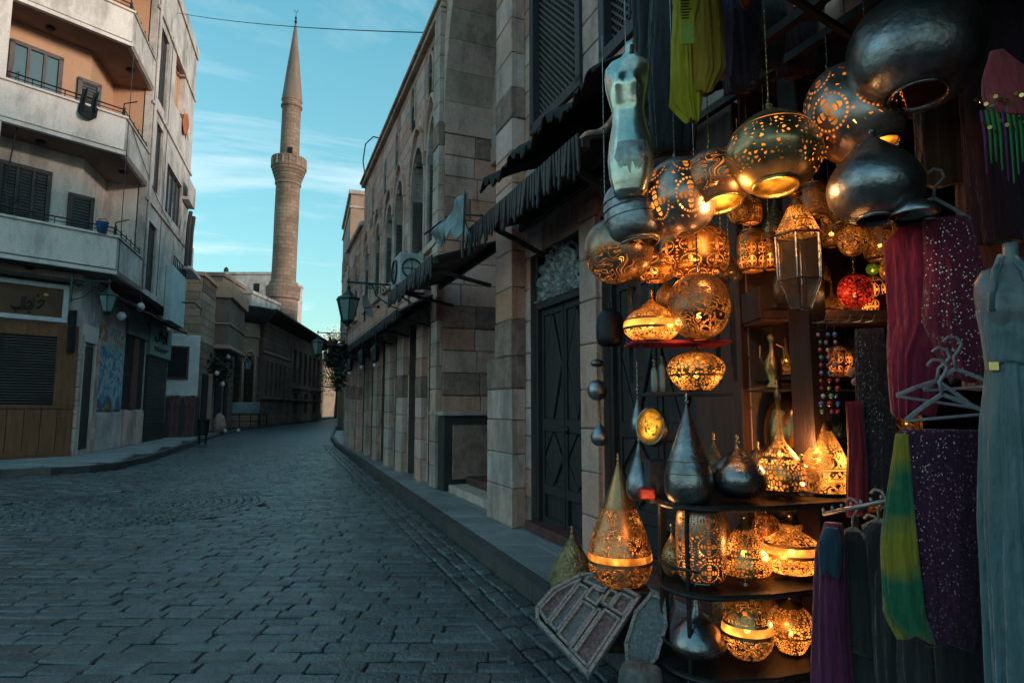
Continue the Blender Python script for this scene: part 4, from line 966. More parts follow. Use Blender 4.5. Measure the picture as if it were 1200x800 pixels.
strokes(CG, SU, SN, .135, (-.98, 4.98), .10, [[(0, 0), (.6, .3), (1, 0), (.4, -.3), (0, 0)]], .03, sg, mat('pale yellow print', (.6, .5, .2), .7), 'sign_spot')
q = LB(); sbox(q, -5.6, 0, 0, .5, 5.40, 5.5); q.build('shop_cornice', wood_dk, sh)
q = LB(); sbox(q, -.3, -.12, .05, .2, 3.3, 4.6); q.build('meter_box', iron, sh, bevel=.01)
# side shops
sd_ = thing('side_shops', 'narrow closed shops with a painted mural on the side of the corner block', 'shopfront', tuple(CG))
q = LB(); tbox(q, .45, 1.35, -.02, .01, .3, 3.6); dd = q.build('side_door', wood_dk, sd_)
q = LB(); tbox(q, .3, .45, -.01, .07, .15, 3.7); tbox(q, 1.35, 1.5, -.01, .07, .15, 3.7); tbox(q, .3, 1.5, -.01, .09, 3.7, 4.25); q.build('door_surround', plaster, dd, bevel=.01)
for k in range(9):
    for t0 in (.02, 1.52): q = LB(); tbox(q, t0, t0 + .24, 0, .10, .15 + k * .42, .15 + k * .42 + .405); q.build('quoin', stone_lt if t0 < 1 else stone, sd_, bevel=.01)
gr = bpy.data.materials.new('painted mural'); gr.use_nodes = True; t = gr.node_tree; b = t.nodes['Principled BSDF']; b.inputs['Roughness'].default_value = .8
g = t.nodes.new('ShaderNodeNewGeometry'); n_ = t.nodes.new('ShaderNodeTexNoise'); n_.inputs['Scale'].default_value = 1.1; n_.inputs['Detail'].default_value = 5; n_.inputs['Distortion'].default_value = 1.4; n_.inputs['Roughness'].default_value = .6
t.links.new(g.outputs['Position'], n_.inputs['Vector']); sp = t.nodes.new('ShaderNodeSeparateXYZ'); t.links.new(g.outputs['Position'], sp.inputs[0])
v = mth('ADD', mth('MULTIPLY', n_.outputs[0], 1.5, t), mth('MULTIPLY', sp.outputs[2], .22, t), t)
v = mth('FRACT', mth('MULTIPLY', v, 1.0, t), None, t)
cr = t.nodes.new('ShaderNodeValToRGB'); cr.color_ramp.interpolation = 'CONSTANT'; els = cr.color_ramp.elements
cols = [(0, (.05, .12, .22)), (.14, (.10, .28, .38)), (.26, (.38, .42, .44)), (.4, (.06, .16, .30)), (.5, (.16, .34, .40)), (.6, (.42, .40, .36)), (.7, (.45, .13, .04)), (.78, (.50, .30, .08)), (.86, (.10, .22, .08)), (.93, (.3, .05, .04))]
els[0].position = 0; els[0].color = (*cols[0][1], 1); els[1].position = .14; els[1].color = (*cols[1][1], 1)
for p, c in cols[2:]: e = els.new(p); e.color = (*c, 1)
t.links.new(v, cr.inputs[0]); t.links.new(cr.outputs[0], b.inputs['Base Color'])
q = LB(); tbox(q, 1.85, 4.5, 0, .05, 1.5, 4.45); q.build('mural_board', gr, sd_, bevel=.02)
q = LB(); tbox(q, 1.8, 4.6, 0, .09, .15, 1.42); q.build('wall_plinth', plaster_side, sd_, bevel=.02)
q = LB(); tbox(q, 4.7, 7.35, -.02, .01, 1.55, 4.5); q.build('open_front', black, sd_)
q = LB(); tbox(q, 4.75, 7.3, .01, .14, .15, 1.5); q.build('counter_wall', stone, sd_, bevel=.02)
q = LB(); tbox(q, 4.6, 7.4, 0, .12, 4.45, 5.05); q.build('fascia_board', teal_p, sd_, bevel=.01)
q = LB(); tbox(q, 5.6, 6.3, .0, .08, 1.55, 4.4); q.build('pilaster', wood_red, sd_, bevel=.01)
ts_ = mat('pale teal sign', (.20, .30, .30), .6, nscale=2, namt=.3)
q = LB(); tbox(q, 7.55, 11.3, 0, .16, 3.9, 5.3); sg = q.build('sign_board', ts_, sd_, bevel=.01)
strokes(CG, TU, TN, .17, (8.2, 4.55), .8, [[(0, .2), (.3, 0), (.8, .05), (1.0, .5)], [(1.3, .1), (1.3, .7), (1.1, .6)], [(1.5, .3), (1.9, .5), (2.2, .2), (1.9, .0), (1.6, .1)], [(2.5, 0), (2.5, .75)], [(.0, -.35), (2.9, -.35)]], .045, sg, ink)
strokes(CG, TU, TN, .17, (8.3, 4.12), .5, [[(.2 + i * .42, .1 * (i % 2)), (.45 + i * .42, .12)] for i in range(9)], .03, sg, ink)
z = .9
while z < 3.85:
    q = LB(); tbox(q, 7.75, 11.3, 0, .04, z, z + .11); q.build('shutter_slat', mat('dark green shutter', (.02, .035, .035), .5), sd_, bevel=.012); z += .13
q = LB(); tbox(q, 7.6, 7.75, 0, .1, .15, 3.9); tbox(q, 7.75, 11.3, 0, .06, .15, .88); q.build('shutter_base', wood_dk, sd_, bevel=.01)
aw = thing('timber_awning', 'dark sloping board awning over the side shops of the corner block', 'awning', tuple(CG))
n = 17
for i in range(n):
    a = 1.6 + i * .55; pts = [CG + TU * a + TN * .02, CG + TU * (a + .53) + TN * .02, CG + TU * (a + .53) + TN * 1.0, CG + TU * a + TN * 1.0]
    q = LB(); z1_, z2_ = 5.5, 5.12 + random.uniform(-.03, .03)
    q.add([(pts[0].x, pts[0].y, z1_), (pts[1].x, pts[1].y, z1_), (pts[2].x, pts[2].y, z2_), (pts[3].x, pts[3].y, z2_)] + [(pts[0].x, pts[0].y, z1_ + .04), (pts[1].x, pts[1].y, z1_ + .04), (pts[2].x, pts[2].y, z2_ + .04), (pts[3].x, pts[3].y, z2_ + .04)], [(3, 2, 1, 0), (4, 5, 6, 7), (0, 1, 5, 4), (1, 2, 6, 5), (2, 3, 7, 6), (3, 0, 4, 7)])
    q.build('awning_board', wood_dk, aw)
q = LB(); tbox(q, 6.0, 8.9, .2, .9, 5.6, 7.15); q.build
wb = thing('white_balcony_panel', 'whitewashed enclosed balcony panel above the awning at the far end of the corner block', 'balcony', tuple(CG))
wm = mat('pale blue whitewash', (.50, .58, .60), .8, nscale=1.2, namt=.25, stain=((.3, .33, .34), 1.1, .4))
q = LB(); q.prism([P2(Gp(t_, d)) for t_, d in ((6.7, .01), (9.6, .01), (9.6, .28), (6.7, .28))], 5.25, 7.6); q.build('panel', wm, wb, bevel=.02)
q = LB(); q.tube([tuple(Gp(7.2, .58, 6.1)), tuple(Gp(7.2, 1.1, 6.1)), tuple(Gp(9, 1.1, 6.05))], .03, 5); q.build('rail', iron, wb)
q = LB()
for i in range(8): q.tube([tuple(Gp(6.95 + i * .37, .24, 7.6)), tuple(Gp(6.95 + i * .37, .24, 8.05))], .02, 5)
q.tube([tuple(Gp(6.95, .24, 8.05)), tuple(Gp(9.55, .24, 8.05))], .025, 5); q.build('railing', iron, wb)
q = LB()
for t0 in (8.6, 9.4): q.tube([tuple(Gp(t0, .4, 8.0)), tuple(Gp(t0, .42, 9.8)), tuple(Gp(t0 + .3, .42, 10.6))], .09, 8)
q.build('post', frame_br, wb)
# white globe lamps and wall lantern
for k, (t0, d, z) in enumerate(((2.9, .9, 5.25), (1.9, .6, 4.75))):
    p = CG + TU * t0 + TN * d
    g_ = thing('globe_lamp', ['white globe lamp hung at the awning corner above the mural', 'white globe lamp lower down beside the mural'][k], 'lamp', (p.x, p.y, z), group='white globe lamps on the corner block')
    q = MB(); q.lathe([(.001, -.16), (.09, -.13), (.15, 0), (.1, .12), (.04, .16), (.001, .17)], 16); q.build('globe', white_p, g_, smooth=True); q = MB(); q.lathe([(.05, .15), (.05, .22), (.02, .24), (.02, .4)], 10); q.build('cap', iron, g_)
street_lamp('large green lantern under the lowest balcony of the corner apartment block', 0, 0, .9, 1.05, world=Vector((-12.5 - .75, 18.55 - .35, 5.45)), ang=math.atan2(.45, .9) - math.pi / 2)
# bin at the kerb
bn = thing('litter_bin', 'black litter bin on two legs standing at the left kerb', 'bin', (-12.75, 25.6, 0.12))
q = MB(); q.lathe([(.2, .35), (.24, .95), (.27, .97), (.27, 1.02)], 16, cap0=True); q.lathe([(.21, .98), (.20, .40)], 16); q.build('basket', iron, bn)
for x in (-.13, .13): q = MB(); q.box(x - .03, x + .03, -.03, .03, 0, .5); q.build('leg', iron, bn)

# ================================================================ beyond on the left
def simple_wall(q, pts, z0, z1): return q.prism([P2(Vector((*p, 0))) for p in pts][::-1], z0, z1)
L2 = thing('old_stone_house', 'small old brown stone house with arched patch beside the sabil', 'building', (-18.2, 34.5, 0))
def MO(o):
    q = MB(); q.T = Matrix.Translation(-Vector(o.location)); return q
MMS = Masonry(L2, Matrix.Translation(L2.location))
a0, a1, a2 = Vector((-21.5, 34.2, 0)), Vector((-18.0, 35.2, 0)), Vector((-20.9, 46, 0))
for (p, r_, cnt_) in ((a0, a1, 7), (a1, a2, 15)):
    d = (r_ - p); ln = d.length; d.normalize(); ang = math.atan2(d.y, d.x); z = .15; nrm = Vector((d.y, -d.x, 0))
    while z < 9.2:
        x = 0
        while x < ln - .1:
            wd = min(random.uniform(.7, 1.1), ln - x); c = p + d * (x + wd / 2) + nrm * .02 - L2.location
            mm = mosque_lt if (p is a0 or 5.2 < z < 8.2 and x < 3.5) else mosque
            MMS.block((c.x, c.y, z + .24), (wd - .02, .1, .46), mm, ang + math.pi); x += wd
        z += .48
MMS.finish(300)
q = MO(L2); simple_wall(q, [P2(a0 + Vector((.05, .06, 0))), P2(a1 + Vector((-.06, .06, 0))), P2(a2 + Vector((-.06, 0, 0))), (-30, 50), (-30, 36)], .15, 9.1); q.build('wall', mortar, L2)
q = MO(L2); simple_wall(q, [(-21.7, 33.9), (-17.75, 34.95), (-20.65, 46), (-30, 50), (-30, 36)], 9.2, 9.45); q.build('cornice', mosque_lt, L2, bevel=.03)
q = MO(L2)
def l2box(q, t0, t1, d0, d1, z0, z1):
    d = (a2 - a1).normalized(); nr = Vector((d.y, -d.x, 0)); return q.prism([P2(a1 + d * t_ + nr * dd) for t_, dd in ((t0, d0), (t1, d0), (t1, d1), (t0, d1))][::1], z0, z1)
l2box(q, 3.6, 9.5, .05, .9, 5.6, 8.6); q.build('projecting_bay', mosque, L2, bevel=.02)
q = MO(L2); l2box(q, 3.4, 9.7, .05, 1.1, 8.6, 9.6); l2box(q, 3.5, 9.6, .05, 1.0, 5.35, 5.6); l2box(q, 3.5, 9.6, .05, .98, 6.9, 7.0); q.build('bay_mouldings', mosque_lt, L2, bevel=.02)
q = MO(L2); l2box(q, .8, 2.2, .06, .14, .2, 3.6); q.build('doorway', black, L2); q = MO(L2); l2box(q, 2.25, 2.6, .06, .3, .2, 3.7); q.build('door_jamb', mosque_lt, L2, bevel=.02)
q = MO(L2); l2box(q, 4.5, 6.5, .06, .14, .2, 3.8); q.build('doorway', black, L2)
q = MO(L2); l2box(q, 7.5, 8.6, .06, .14, .6, 3.4); q.build('window', black, L2)
ivy = thing('wall_climber', 'dark climbing plant with pale lamps over the doorway of the old stone house', 'plant', (-18.6, 38.5, 3.2))
rd = random.Random(3); leaves('foliage', leafy, ivy, (0, .0, .9), (.8, 1.8, .9), 500, .14, rd)
q = MB(); q.tube([(-.1, -.5, -3), (0, -.3, -1), (0, 0, .5)], .06, 6); q.build('stem', wood_dk, ivy)
for k, (y, z) in enumerate(((37.4, 3.7), (38.8, 3.1), (39.8, 4.9))):
    g_ = thing('globe_lamp', ['small white globe lamp left of the three in the climber', 'small white globe lamp lowest of the three in the climber', 'small white globe lamp highest of the three in the climber'][k], 'lamp', (-17.9 - (y - 37) * .2, y, z), group='white globe lamps in the climbing plant')
    q = MB(); q.lathe([(.001, -.16), (.09, -.13), (.15, 0), (.1, .12), (.001, .17)], 12); q.build('globe', white_p, g_, smooth=True); q = MB(); q.tube([(-.5, 0, .3), (0, 0, .3), (0, 0, .15)], .02, 5); q.build('arm', iron, g_)
ks = thing('white_kiosk', 'white painted kiosk panel with a dark window above a dark board fence', 'kiosk', (-17.3, 31.0, .15))
def kb(q, x0, x1, y0, y1, z0, z1):
    U = Vector((.80, .60, 0)).normalized(); Nn = Vector((.60, -.80, 0)); q.prism([P2(U * x + Nn * y) for x, y in ((x0, y0), (x1, y0), (x1, y1), (x0, y1))], z0, z1)
q = MB(); kb(q, -2.2, 1.35, -1.2, 0, 2.05, 5.2); kb(q, -2.2, 1.2, -1.1, -.1, 0, 2.05); q.build('body', white_p, ks, bevel=.03)
q = MB(); kb(q, -.75, .75, .003, .05, 3.0, 4.5); q.build('window', black, ks, bevel=.01)
q = MB()
for (x0, x1, z0, z1) in ((-.85, .85, 2.9, 3.0), (-.85, .85, 4.5, 4.6), (-.85, -.75, 3.0, 4.5), (.75, .85, 3.0, 4.5)): kb(q, x0, x1, .004, .09, z0, z1)
q.build('window_frame', wood_red, ks, bevel=.01)
fc = thing('board_fence', 'dark reddish board fence below the white kiosk panel', 'fence', (-17.3, 31.0, .15))
for i in range(16):
    q = MB(); kb(q, -2.2 + i * .23, -2.0 + i * .23, .02, .07, 0, 2.0 + .05 * (i % 3)); q.build('fence_board', wood_red if i % 3 else wood_dk, fc, bevel=.01)
q = MB(); kb(q, -2.2, 1.45, -.02, .02, .4, .5); kb(q, -2.2, 1.45, -.02, .02, 1.5, 1.6); q.build('fence_rail', wood_dk, fc)
p2 = thing('street_clutter', 'heap of wrapped bundles standing at the left kerb by the doorway', 'bundle', (-17.1, 36.2, .15))
q = MB(); q.lathe([(.3, 0), (.36, .4), (.28, .9), (.1, 1.15)], 12, cap0=True); q.build('bundle', stone_dk, p2, smooth=True); q = MB(); q.lathe([(.12, 0), (.16, .12), (.05, .25)], 10, (.45, -.2, 0), cap0=True); q.lathe([(.12, 0), (.16, .12), (.05, .25)], 10, (.9, .5, 0), cap0=True); q.build('white_bag', metal_g, p2, smooth=True)

# sabil with rounded window bay and wide eaves
sb = thing('sabil', 'round fronted sabil with tall grilled windows under deep dark flaring eaves', 'building', (-22.1, 49.5, .15))
q = MB(); q.lathe([(1.6, 0), (1.65, .9), (1.5, 1.0), (1.45, 5.5), (1.55, 5.6), (1.5, 5.7), (1.5, 7.0), (1.6, 7.1), (1.55, 7.25), (1.5, 9.0)], 40); q.box(-3.5, 0, -.9, 3, 0, 9); q.build('round_wall', mosque_lt, sb)
q = MB(); q.lathe([(1.5, 8.2), (1.9, 8.35), (2.3, 8.75), (2.65, 9.3), (2.65, 9.42), (1.4, 9.5), (.1, 9.55)], 40); q.build('flared_eave', eave_m, sb, smooth=False)
for k, a in enumerate((-110, -72, -34)):
    a = R(a); q = MB(); M_ = Matrix.Rotation(a + math.pi / 2, 4, 'Z'); q.T = M_
    pts = [(-.33, 1.9), (.33, 1.9), (.33, 5.0), (.22, 5.35), (0, 5.6), (-.22, 5.35), (-.33, 5.0)]
    q.prism_xz(pts, -1.56, -1.3); w_ = q.build('window', black, sb)
    q = MB(); q.T = M_
    for i in range(4): x = -.24 + i * .16; q.box(x - .012, x + .012, -1.58, -1.56, 1.9, 5.3)
    for i in range(7): q.box(-.33, .33, -1.575, -1.562, 2.1 + i * .45, 2.13 + i * .45)
    q.build('grille', mat('bronze grille', (.12, .10, .07), .5, .6), w_)
    q = MB(); q.T = M_; q.tube([(-.48, -1.5, 1.9), (-.48, -1.52, 5.3), (-.38, -1.56, 5.7), (0, -1.6, 6.0), (.38, -1.56, 5.7), (.48, -1.52, 5.3), (.48, -1.5, 1.9)], .08, 8); q.build('arch_column', stone_lt, sb, smooth=True)
q = MB()
for k in range(9):
    a = R(-150 + k * 18); q.tube([(2.6 * math.cos(a), 2.6 * math.sin(a), 0), (2.6 * math.cos(a), 2.6 * math.sin(a), .95)], .04, 5)
for z in (.45, .95): q.tube([(2.6 * math.cos(R(-150 + k * 9)), 2.6 * math.sin(R(-150 + k * 9)), z) for k in range(17)], .035, 5)
q.build('railing', iron, sb)
q = MB(); q.lathe([(1.68, 1.0), (1.74, 1.05), (1.74, 1.85), (1.68, 1.9)], 40); q.build('marble_band', mat('blue grey marble', (.24, .32, .35), .4, nscale=2), sb)

# mosque facade
MD = Vector((-.125, 1, 0)).normalized(); MN = Vector((MD.y, -MD.x, 0)); M0 = Vector((-21.2, 52, 0))
mq = thing('mosque', 'long brown stone mosque front with recessed window strips and deep eaves below the minaret', 'building', tuple(M0))
mang = math.atan2(MD.y, MD.x); mq.rotation_euler = (0, 0, mang)      # local x = along, -y = street side
MqM = Matrix.Translation(M0) @ Matrix.Rotation(mang, 4, 'Z')
MM2 = Masonry(mq, MqM @ Matrix.Identity(4))
wins = [(1.2 + i * 1.55, 2.05 + i * 1.55, 2.7, 5.9) for i in range(5)] + [(11.5 + i * 2.6, 12.9 + i * 2.6, 4.2, 7.6) for i in range(6)] + [(12.2 + i * 5.2, 14.0 + i * 5.2, .8, 3.2) for i in range(3)]
z = .15
while z < 9.1:
    h = .5; x = 0
    cuts = [(a, c) for a, c, b_, d_ in wins if b_ < z + .25 < d_]
    for x0, x1 in intervals(0, 27.5, cuts):
        x = x0; MM2.core.box(x0, x1, .02, .5, z, z + h)
        while x < x1 - .01:
            wd = random.uniform(.8, 1.3)
            if x1 - x - wd < .4: wd = x1 - x
            MM2.block((x + wd / 2, .0, z + .25), (wd - .02, .1, h - .02), mosque, math.pi); x += wd
    z += h
for y0, m in ((0, 0),):
    z = .15
    while z < 9.1:
        y = 0
        while y < 6:
            wd = min(random.uniform(.8, 1.2), 6 - y); MM2.block((.0, y + wd / 2, z + .25), (wd - .02, .1, .48), mosque_lt if y > 1 else mosque, math.pi / 2 + math.pi * 0); y += wd
        z += .5
MM2.finish(300)
q = MB(); q.box(.05, 27.4, .5, 15, .15, 9.0); q.build('building_mass', mosque, mq)
for a, c, b_, d_ in wins:
    q = MB(); q.box(a, c, .35, .45, b_, d_); w_ = q.build('window', black, mq); q = MB(); n = 3
    for i in range(n): x = a + (c - a) * (i + .5) / n; q.box(x - .03, x + .03, .3, .35, b_, d_)
    q.build('window_grille', iron, w_)
for (x0, x1, z0, z1, d) in ((-.1, 27.6, .15, .9, .16), (-.12, 27.6, 2.35, 2.55, .2), (-.1, 10.2, 6.3, 6.5, .14), (10.3, 27.6, 3.6, 3.85, .22), (10.2, 10.5, .9, 9, .15)):
    q = MB(); q.box(x0, x1, -d, .0, z0, z1); q.build('string_course', mosque_lt if z0 > 6 else mosque, mq, bevel=.02)
q = MB()
for i in range(1): q.add([(-1.0, -1.3, 9.75), (28.5, -1.3, 9.75), (28.5, .2, 9.15), (-1.0, .2, 9.15), (-1.0, -1.32, 9.9), (28.5, -1.32, 9.9), (28.5, 2, 9.9), (-1, 2, 9.9)], [(0, 1, 2, 3), (0, 4, 5, 1), (4, 7, 6, 5), (0, 3, 7, 4), (1, 5, 6, 2), (3, 2, 6, 7)])
q.build('eaves', eave_m, mq)
q = MB()
for i in range(34): x = -.6 + i * .87; q.bar((x, -1.2, 9.62), (x, .05, 9.08), .12, .12)
q.build('eave_brackets', eave_m, mq)
q = MB(); q.box(9, 25.5, 6.5, 15, 9.1, 14.6); q.build('prayer_hall', mosque, mq); q = MB(); q.box(8.8, 25.7, 6.3, 15, 14.6, 15.0); q.build('hall_cornice', mosque, mq, bevel=.05)
for i in range(5):
    q = MB(); q.lathe([(.001, .0), (.62, 0), (.62, .12), (.5, .12)], 18); o = q.build('round_window', black, mq); o.rotation_euler = (math.pi / 2, 0, 0); o.location = (10.6 + i * 3.2, 6.5, 12.3)
# three small roof domes and vents, rooftop wall
q = MB(); q.lathe([(1.0, 0), (1.05, .8), (.9, 1.4), (.5, 1.9), (.02, 2.1)], 20, (4, 7, 9.0)); q.build('roof_dome', mosque_lt, mq, smooth=True)

# minaret
mi = thing('minaret', 'tall round Ottoman minaret with pointed cone and single gallery above the mosque', 'minaret', (-28.45, 75, 0))
mi.rotation_euler = (0, R(.35), 0)
SH = 75 / 72.0
q = MB(); q.lathe([(1.95, 14.8), (2.2, 15.0), (2.25, 16.4), (1.9, 16.7), (1.85, 17.0), (1.65, 17.2), (1.62, 17.4)], 32); q.lathe([(2.0, 0), (2.0, 14.8)], 32); q.build('base_ring', minaret_m, mi, smooth=False)
q = MB(); q.lathe([(1.62, 17.4), (1.60, 22), (1.62, 26), (1.6, 29.4)], 32); q.build('lower_shaft', minaret_m, mi, smooth=True)
q = MB(); prof = [(1.6, 29.4), (1.75, 29.5), (1.75, 29.8), (1.65, 29.9)]
for k in range(4): prof += [(1.75 + k * .14, 30.0 + k * .38), (1.86 + k * .14, 30.25 + k * .38), (1.80 + k * .14, 30.35 + k * .38)]
prof += [(2.38, 31.6), (2.38, 31.75), (2.3, 31.8), (2.3, 32.7), (2.36, 32.75), (2.36, 32.9), (2.2, 32.9), (2.2, 31.85), (1.3, 31.85)]
q.lathe(prof, 32); gl_ = q.build('gallery', minaret_m, mi)
q = MB()
for k in range(16):
    a = 2 * math.pi * k / 16; q.cbox((2.33 * math.cos(a), 2.33 * math.sin(a), 32.25), (.12, .12, 1.0), Matrix.Rotation(a, 3, 'Z'))
q.build('baluster', mosque_lt, gl_)
q = MB(); q.lathe([(1.3, 31.85), (1.28, 36), (1.26, 39.6), (1.45, 39.75), (1.45, 40.0), (1.3, 40.1), (1.3, 40.5), (1.42, 40.6), (1.42, 40.8)], 32); q.build('upper_shaft', minaret_m, mi)
MB().cbox((.5, -1.2, 33.2), (.6, .3, 1.7)).build('gallery_door', black, mi)
q = MB(); q.lathe([(1.4, 40.8), (1.25, 42), (.85, 45.4), (.45, 48.6), (.18, 50.8), (.1, 51.2)], 32); q.build('cone', mat('weathered lead cone', (.26, .16, .125), .7, 0, nscale=.5, namt=.4, stretch=(3, 3, .4)), mi, smooth=True)
q = MB(); q.lathe([(.1, 51.2), (.22, 51.5), (.1, 51.75), (.08, 51.8), (.17, 52.0), (.08, 52.2), (.02, 52.5), (.02, 52.8)], 12); q.tube([(-.2, 0, 53.2), (-.24, 0, 52.95), (0, 0, 52.78), (.24, 0, 52.95), (.2, 0, 53.2)], .035, 6); q.build('finial', iron, mi, smooth=True)
for o in mi.children_recursive:
    if o.parent is mi: o.scale = (.90, .90, 1)
# pale blocks behind the sabil
for k, (x0, x1, y0, y1, z, m, lab) in enumerate(((-42, -31.8, 82, 92, 19.6, plaster_side, 'pale plastered block behind the sabil, left of the minaret'), (-37, -27.5, 64, 72, 13.6, plaster_side, 'low white block just behind the flared eaves of the sabil'))):
    b_ = thing('rooftop_block', lab, 'building', (x0, y0, 0)); q = MB(); q.box(0, x1 - x0, 0, y1 - y0, 0, z); q.build('wall', m, b_); q = MB(); q.box(-.15, x1 - x0 + .15, -.15, y1 - y0, z, z + .35); q.build('roof_edge', plaster_side, b_)
    for i in range(3): q = MB(); q.box(.8 + i * (x1 - x0) / 3.3, 1.6 + i * (x1 - x0) / 3.3, -.04, .05, z - 2.4, z - 1.2); q.build('window', black, b_)
    q = MB(); q.lathe([(.3, z + .35), (.32, z + 1.2), (.1, z + 1.5)], 10, (2.2, 2, 0)); q.build('roof_tank', iron, b_)

# right-hand buildings further along
def block(name, lab, x0, y0, ux, w_, dep, h, m, wrows=()):
    ang = math.atan2(ux[1], ux[0]); b_ = thing(name, lab, 'building', (x0, y0, 0), ang)
    q = MB(); q.box(0, w_, -dep, 0, 0, h); q.build('wall', m, b_); q = MB(); q.box(-.15, w_ + .15, -dep, .15, h, h + .3); q.box(-.1, w_ + .1, -dep, .1, h - 1.0, h - .85); q.build('cornice', stone_lt, b_, bevel=.03)
    for z in wrows:
        x = .8
        while x < w_ - 1.2:
            q = MB(); q.box(x, x + .9, -.05, .03, z, z + 1.6); wo = q.build('window', shut, b_); q = MB(); q.box(x - .1, x + 1.0, .0, .08, z - .12, z - .003); q.box(x - .08, x, .0, .06, z, z + 1.6); q.box(x + .9, x + .98, .0, .06, z, z + 1.6); q.build('window_frame', stone_lt, wo); x += 2.2
    for z in wrows:
        for y in (-2.6, -5.5):
            if dep > 7: q = MB(); q.box(-.03, .05, y, y + 1, z, z + 1.6); q.build('window', shut, b_)
    return b_
pk = mat('peach limestone', (.46, .28, .20), .9, nscale=.7, namt=.3, stain=((.2, .13, .1), 1, .4))
block('peach_house', 'tall peach rendered house rising beyond the end of the stone building', -11.35, 42, (-.32, .95), 9, 9, 16.6, pk, (4, 8, 12))
block('grey_house', 'narrow grey house past the peach one at the bend', -14.2, 52.5, (-.25, .97), 18, 9, 15.2, plaster_side, (3.6, 7.4, 11))
block('far_house', 'distant low house closing the right side of the street', -19.2, 73, (-.2, .98), 24, 9, 12, stone, (3.6, 7.4))
block('sunlit_tower', 'taller pinkish house stepping above the peach house', -9.6, 43.5, (-.32, .95), 9, 7, 18.6, pk, (12, 15))
b_ = thing('small_far_house', 'small pale house left of the golden tree at the street end', 'building', (-39.2, 104, 0)); q = MB(); q.box(0, 7.3, 0, 8, 0, 9.8); q.build('wall', mosque_lt, b_); q = MB(); q.box(-.1, 7.45, -.15, 8, 9.8, 10.1); q.build('cornice', stone_lt, b_)
for x in (1, 3.2, 5.4): q = MB(); q.box(x, x + .9, -.05, .02, 6.4, 8); q.build('window', shut, b_)
for k, (s_, w_, h_) in enumerate(((-20, 19.8, 15), (0, 21.8, 15.5), (22, 21.8, 15), (44, 22, 16))):  # plain unseen boxes, added to shade the left buildings from the sun
    o_ = -15 - 2 * (k % 2); pp = R1M @ Vector((s_, o_, 0)); b_ = thing('sun_block_house', 'unseen sun-blocking house added behind the stone building, %s in the row' % ['first', 'second', 'third', 'fourth'][k], 'building', tuple(pp), R1A, 'added sun-blocking houses out of view')
    q = MB(); q.box(0, w_, -10, 0, 0, h_); q.build('wall', plaster_side, b_)
# distant awning over stalls, parked cars and tree at the street end
da = thing('street_awning', 'dark awning on posts over the stalls at the end of the street', 'awning', (-25.0, 84, 0))
q = MB(); q.add([(-2, -3, 4.6), (2.4, -3, 4.1), (2.4, 6, 4.1), (-2, 6, 4.6), (-2, -3, 4.75), (2.4, -3, 4.25), (2.4, 6, 4.25), (-2, 6, 4.75)], [(3, 2, 1, 0), (4, 5, 6, 7), (0, 1, 5, 4), (1, 2, 6, 5), (2, 3, 7, 6), (3, 0, 4, 7)]); q.build('canopy', eave_m, da)
for y in (-2.8, 1.5, 5.8): q = MB(); q.box(2.2, 2.32, y, y + .12, 0, 4.15); q.build('post', iron, da)
def car(lab, x, y, ang, col):
    c_ = thing('parked_car', lab, 'car', (x, y, 0), ang, 'cars parked at the end of the street')
    q = MB(); prof = [(-2.1, .35), (-2.15, .8), (-1.5, .95), (-.9, 1.42), (.7, 1.45), (1.35, .98), (2.1, .85), (2.15, .4)]
    q.prism_xz(prof, -.82, .82); q.build('body', mat('car paint ' + str(col[0]), col, .3, 0, bump=0, coat=.6), c_, bevel=.08)
    q = MB(); q.prism_xz([(-1.4, .97), (-.88, 1.36), (.66, 1.38), (1.2, .98)], -.835, .835); q.build('side_window', glass, c_)
    q = MB(); q.cbox((1.05, 0, 1.2), (.04, 1.4, .55), Matrix.Rotation(R(-52), 3, 'Y')); q.build('windscreen', glass, c_)
    for wx_ in (-1.3, 1.3):
        for sy in (-1, 1): q = MB(); q.lathe([(.001, 0), (.3, .0), (.32, .03), (.32, .18), (.3, .2), (.001, .2)], 14); o = q.build('wheel', black, c_); o.rotation_euler = (math.pi / 2, 0, 0); o.location = (wx_, sy * .72 + .1, .32)
    for sy in (-.6, .6): MB().cbox((2.15, sy, .66), (.06, .3, .16)).build('headlight', white_p, c_)
car('white car facing the camera, nearer of the two at the street end', -23.6, 92, R(-80), (.7, .7, .7)); car('pale grey car behind the white one at the street end', -24.4, 99, R(-78), (.45, .47, .5))
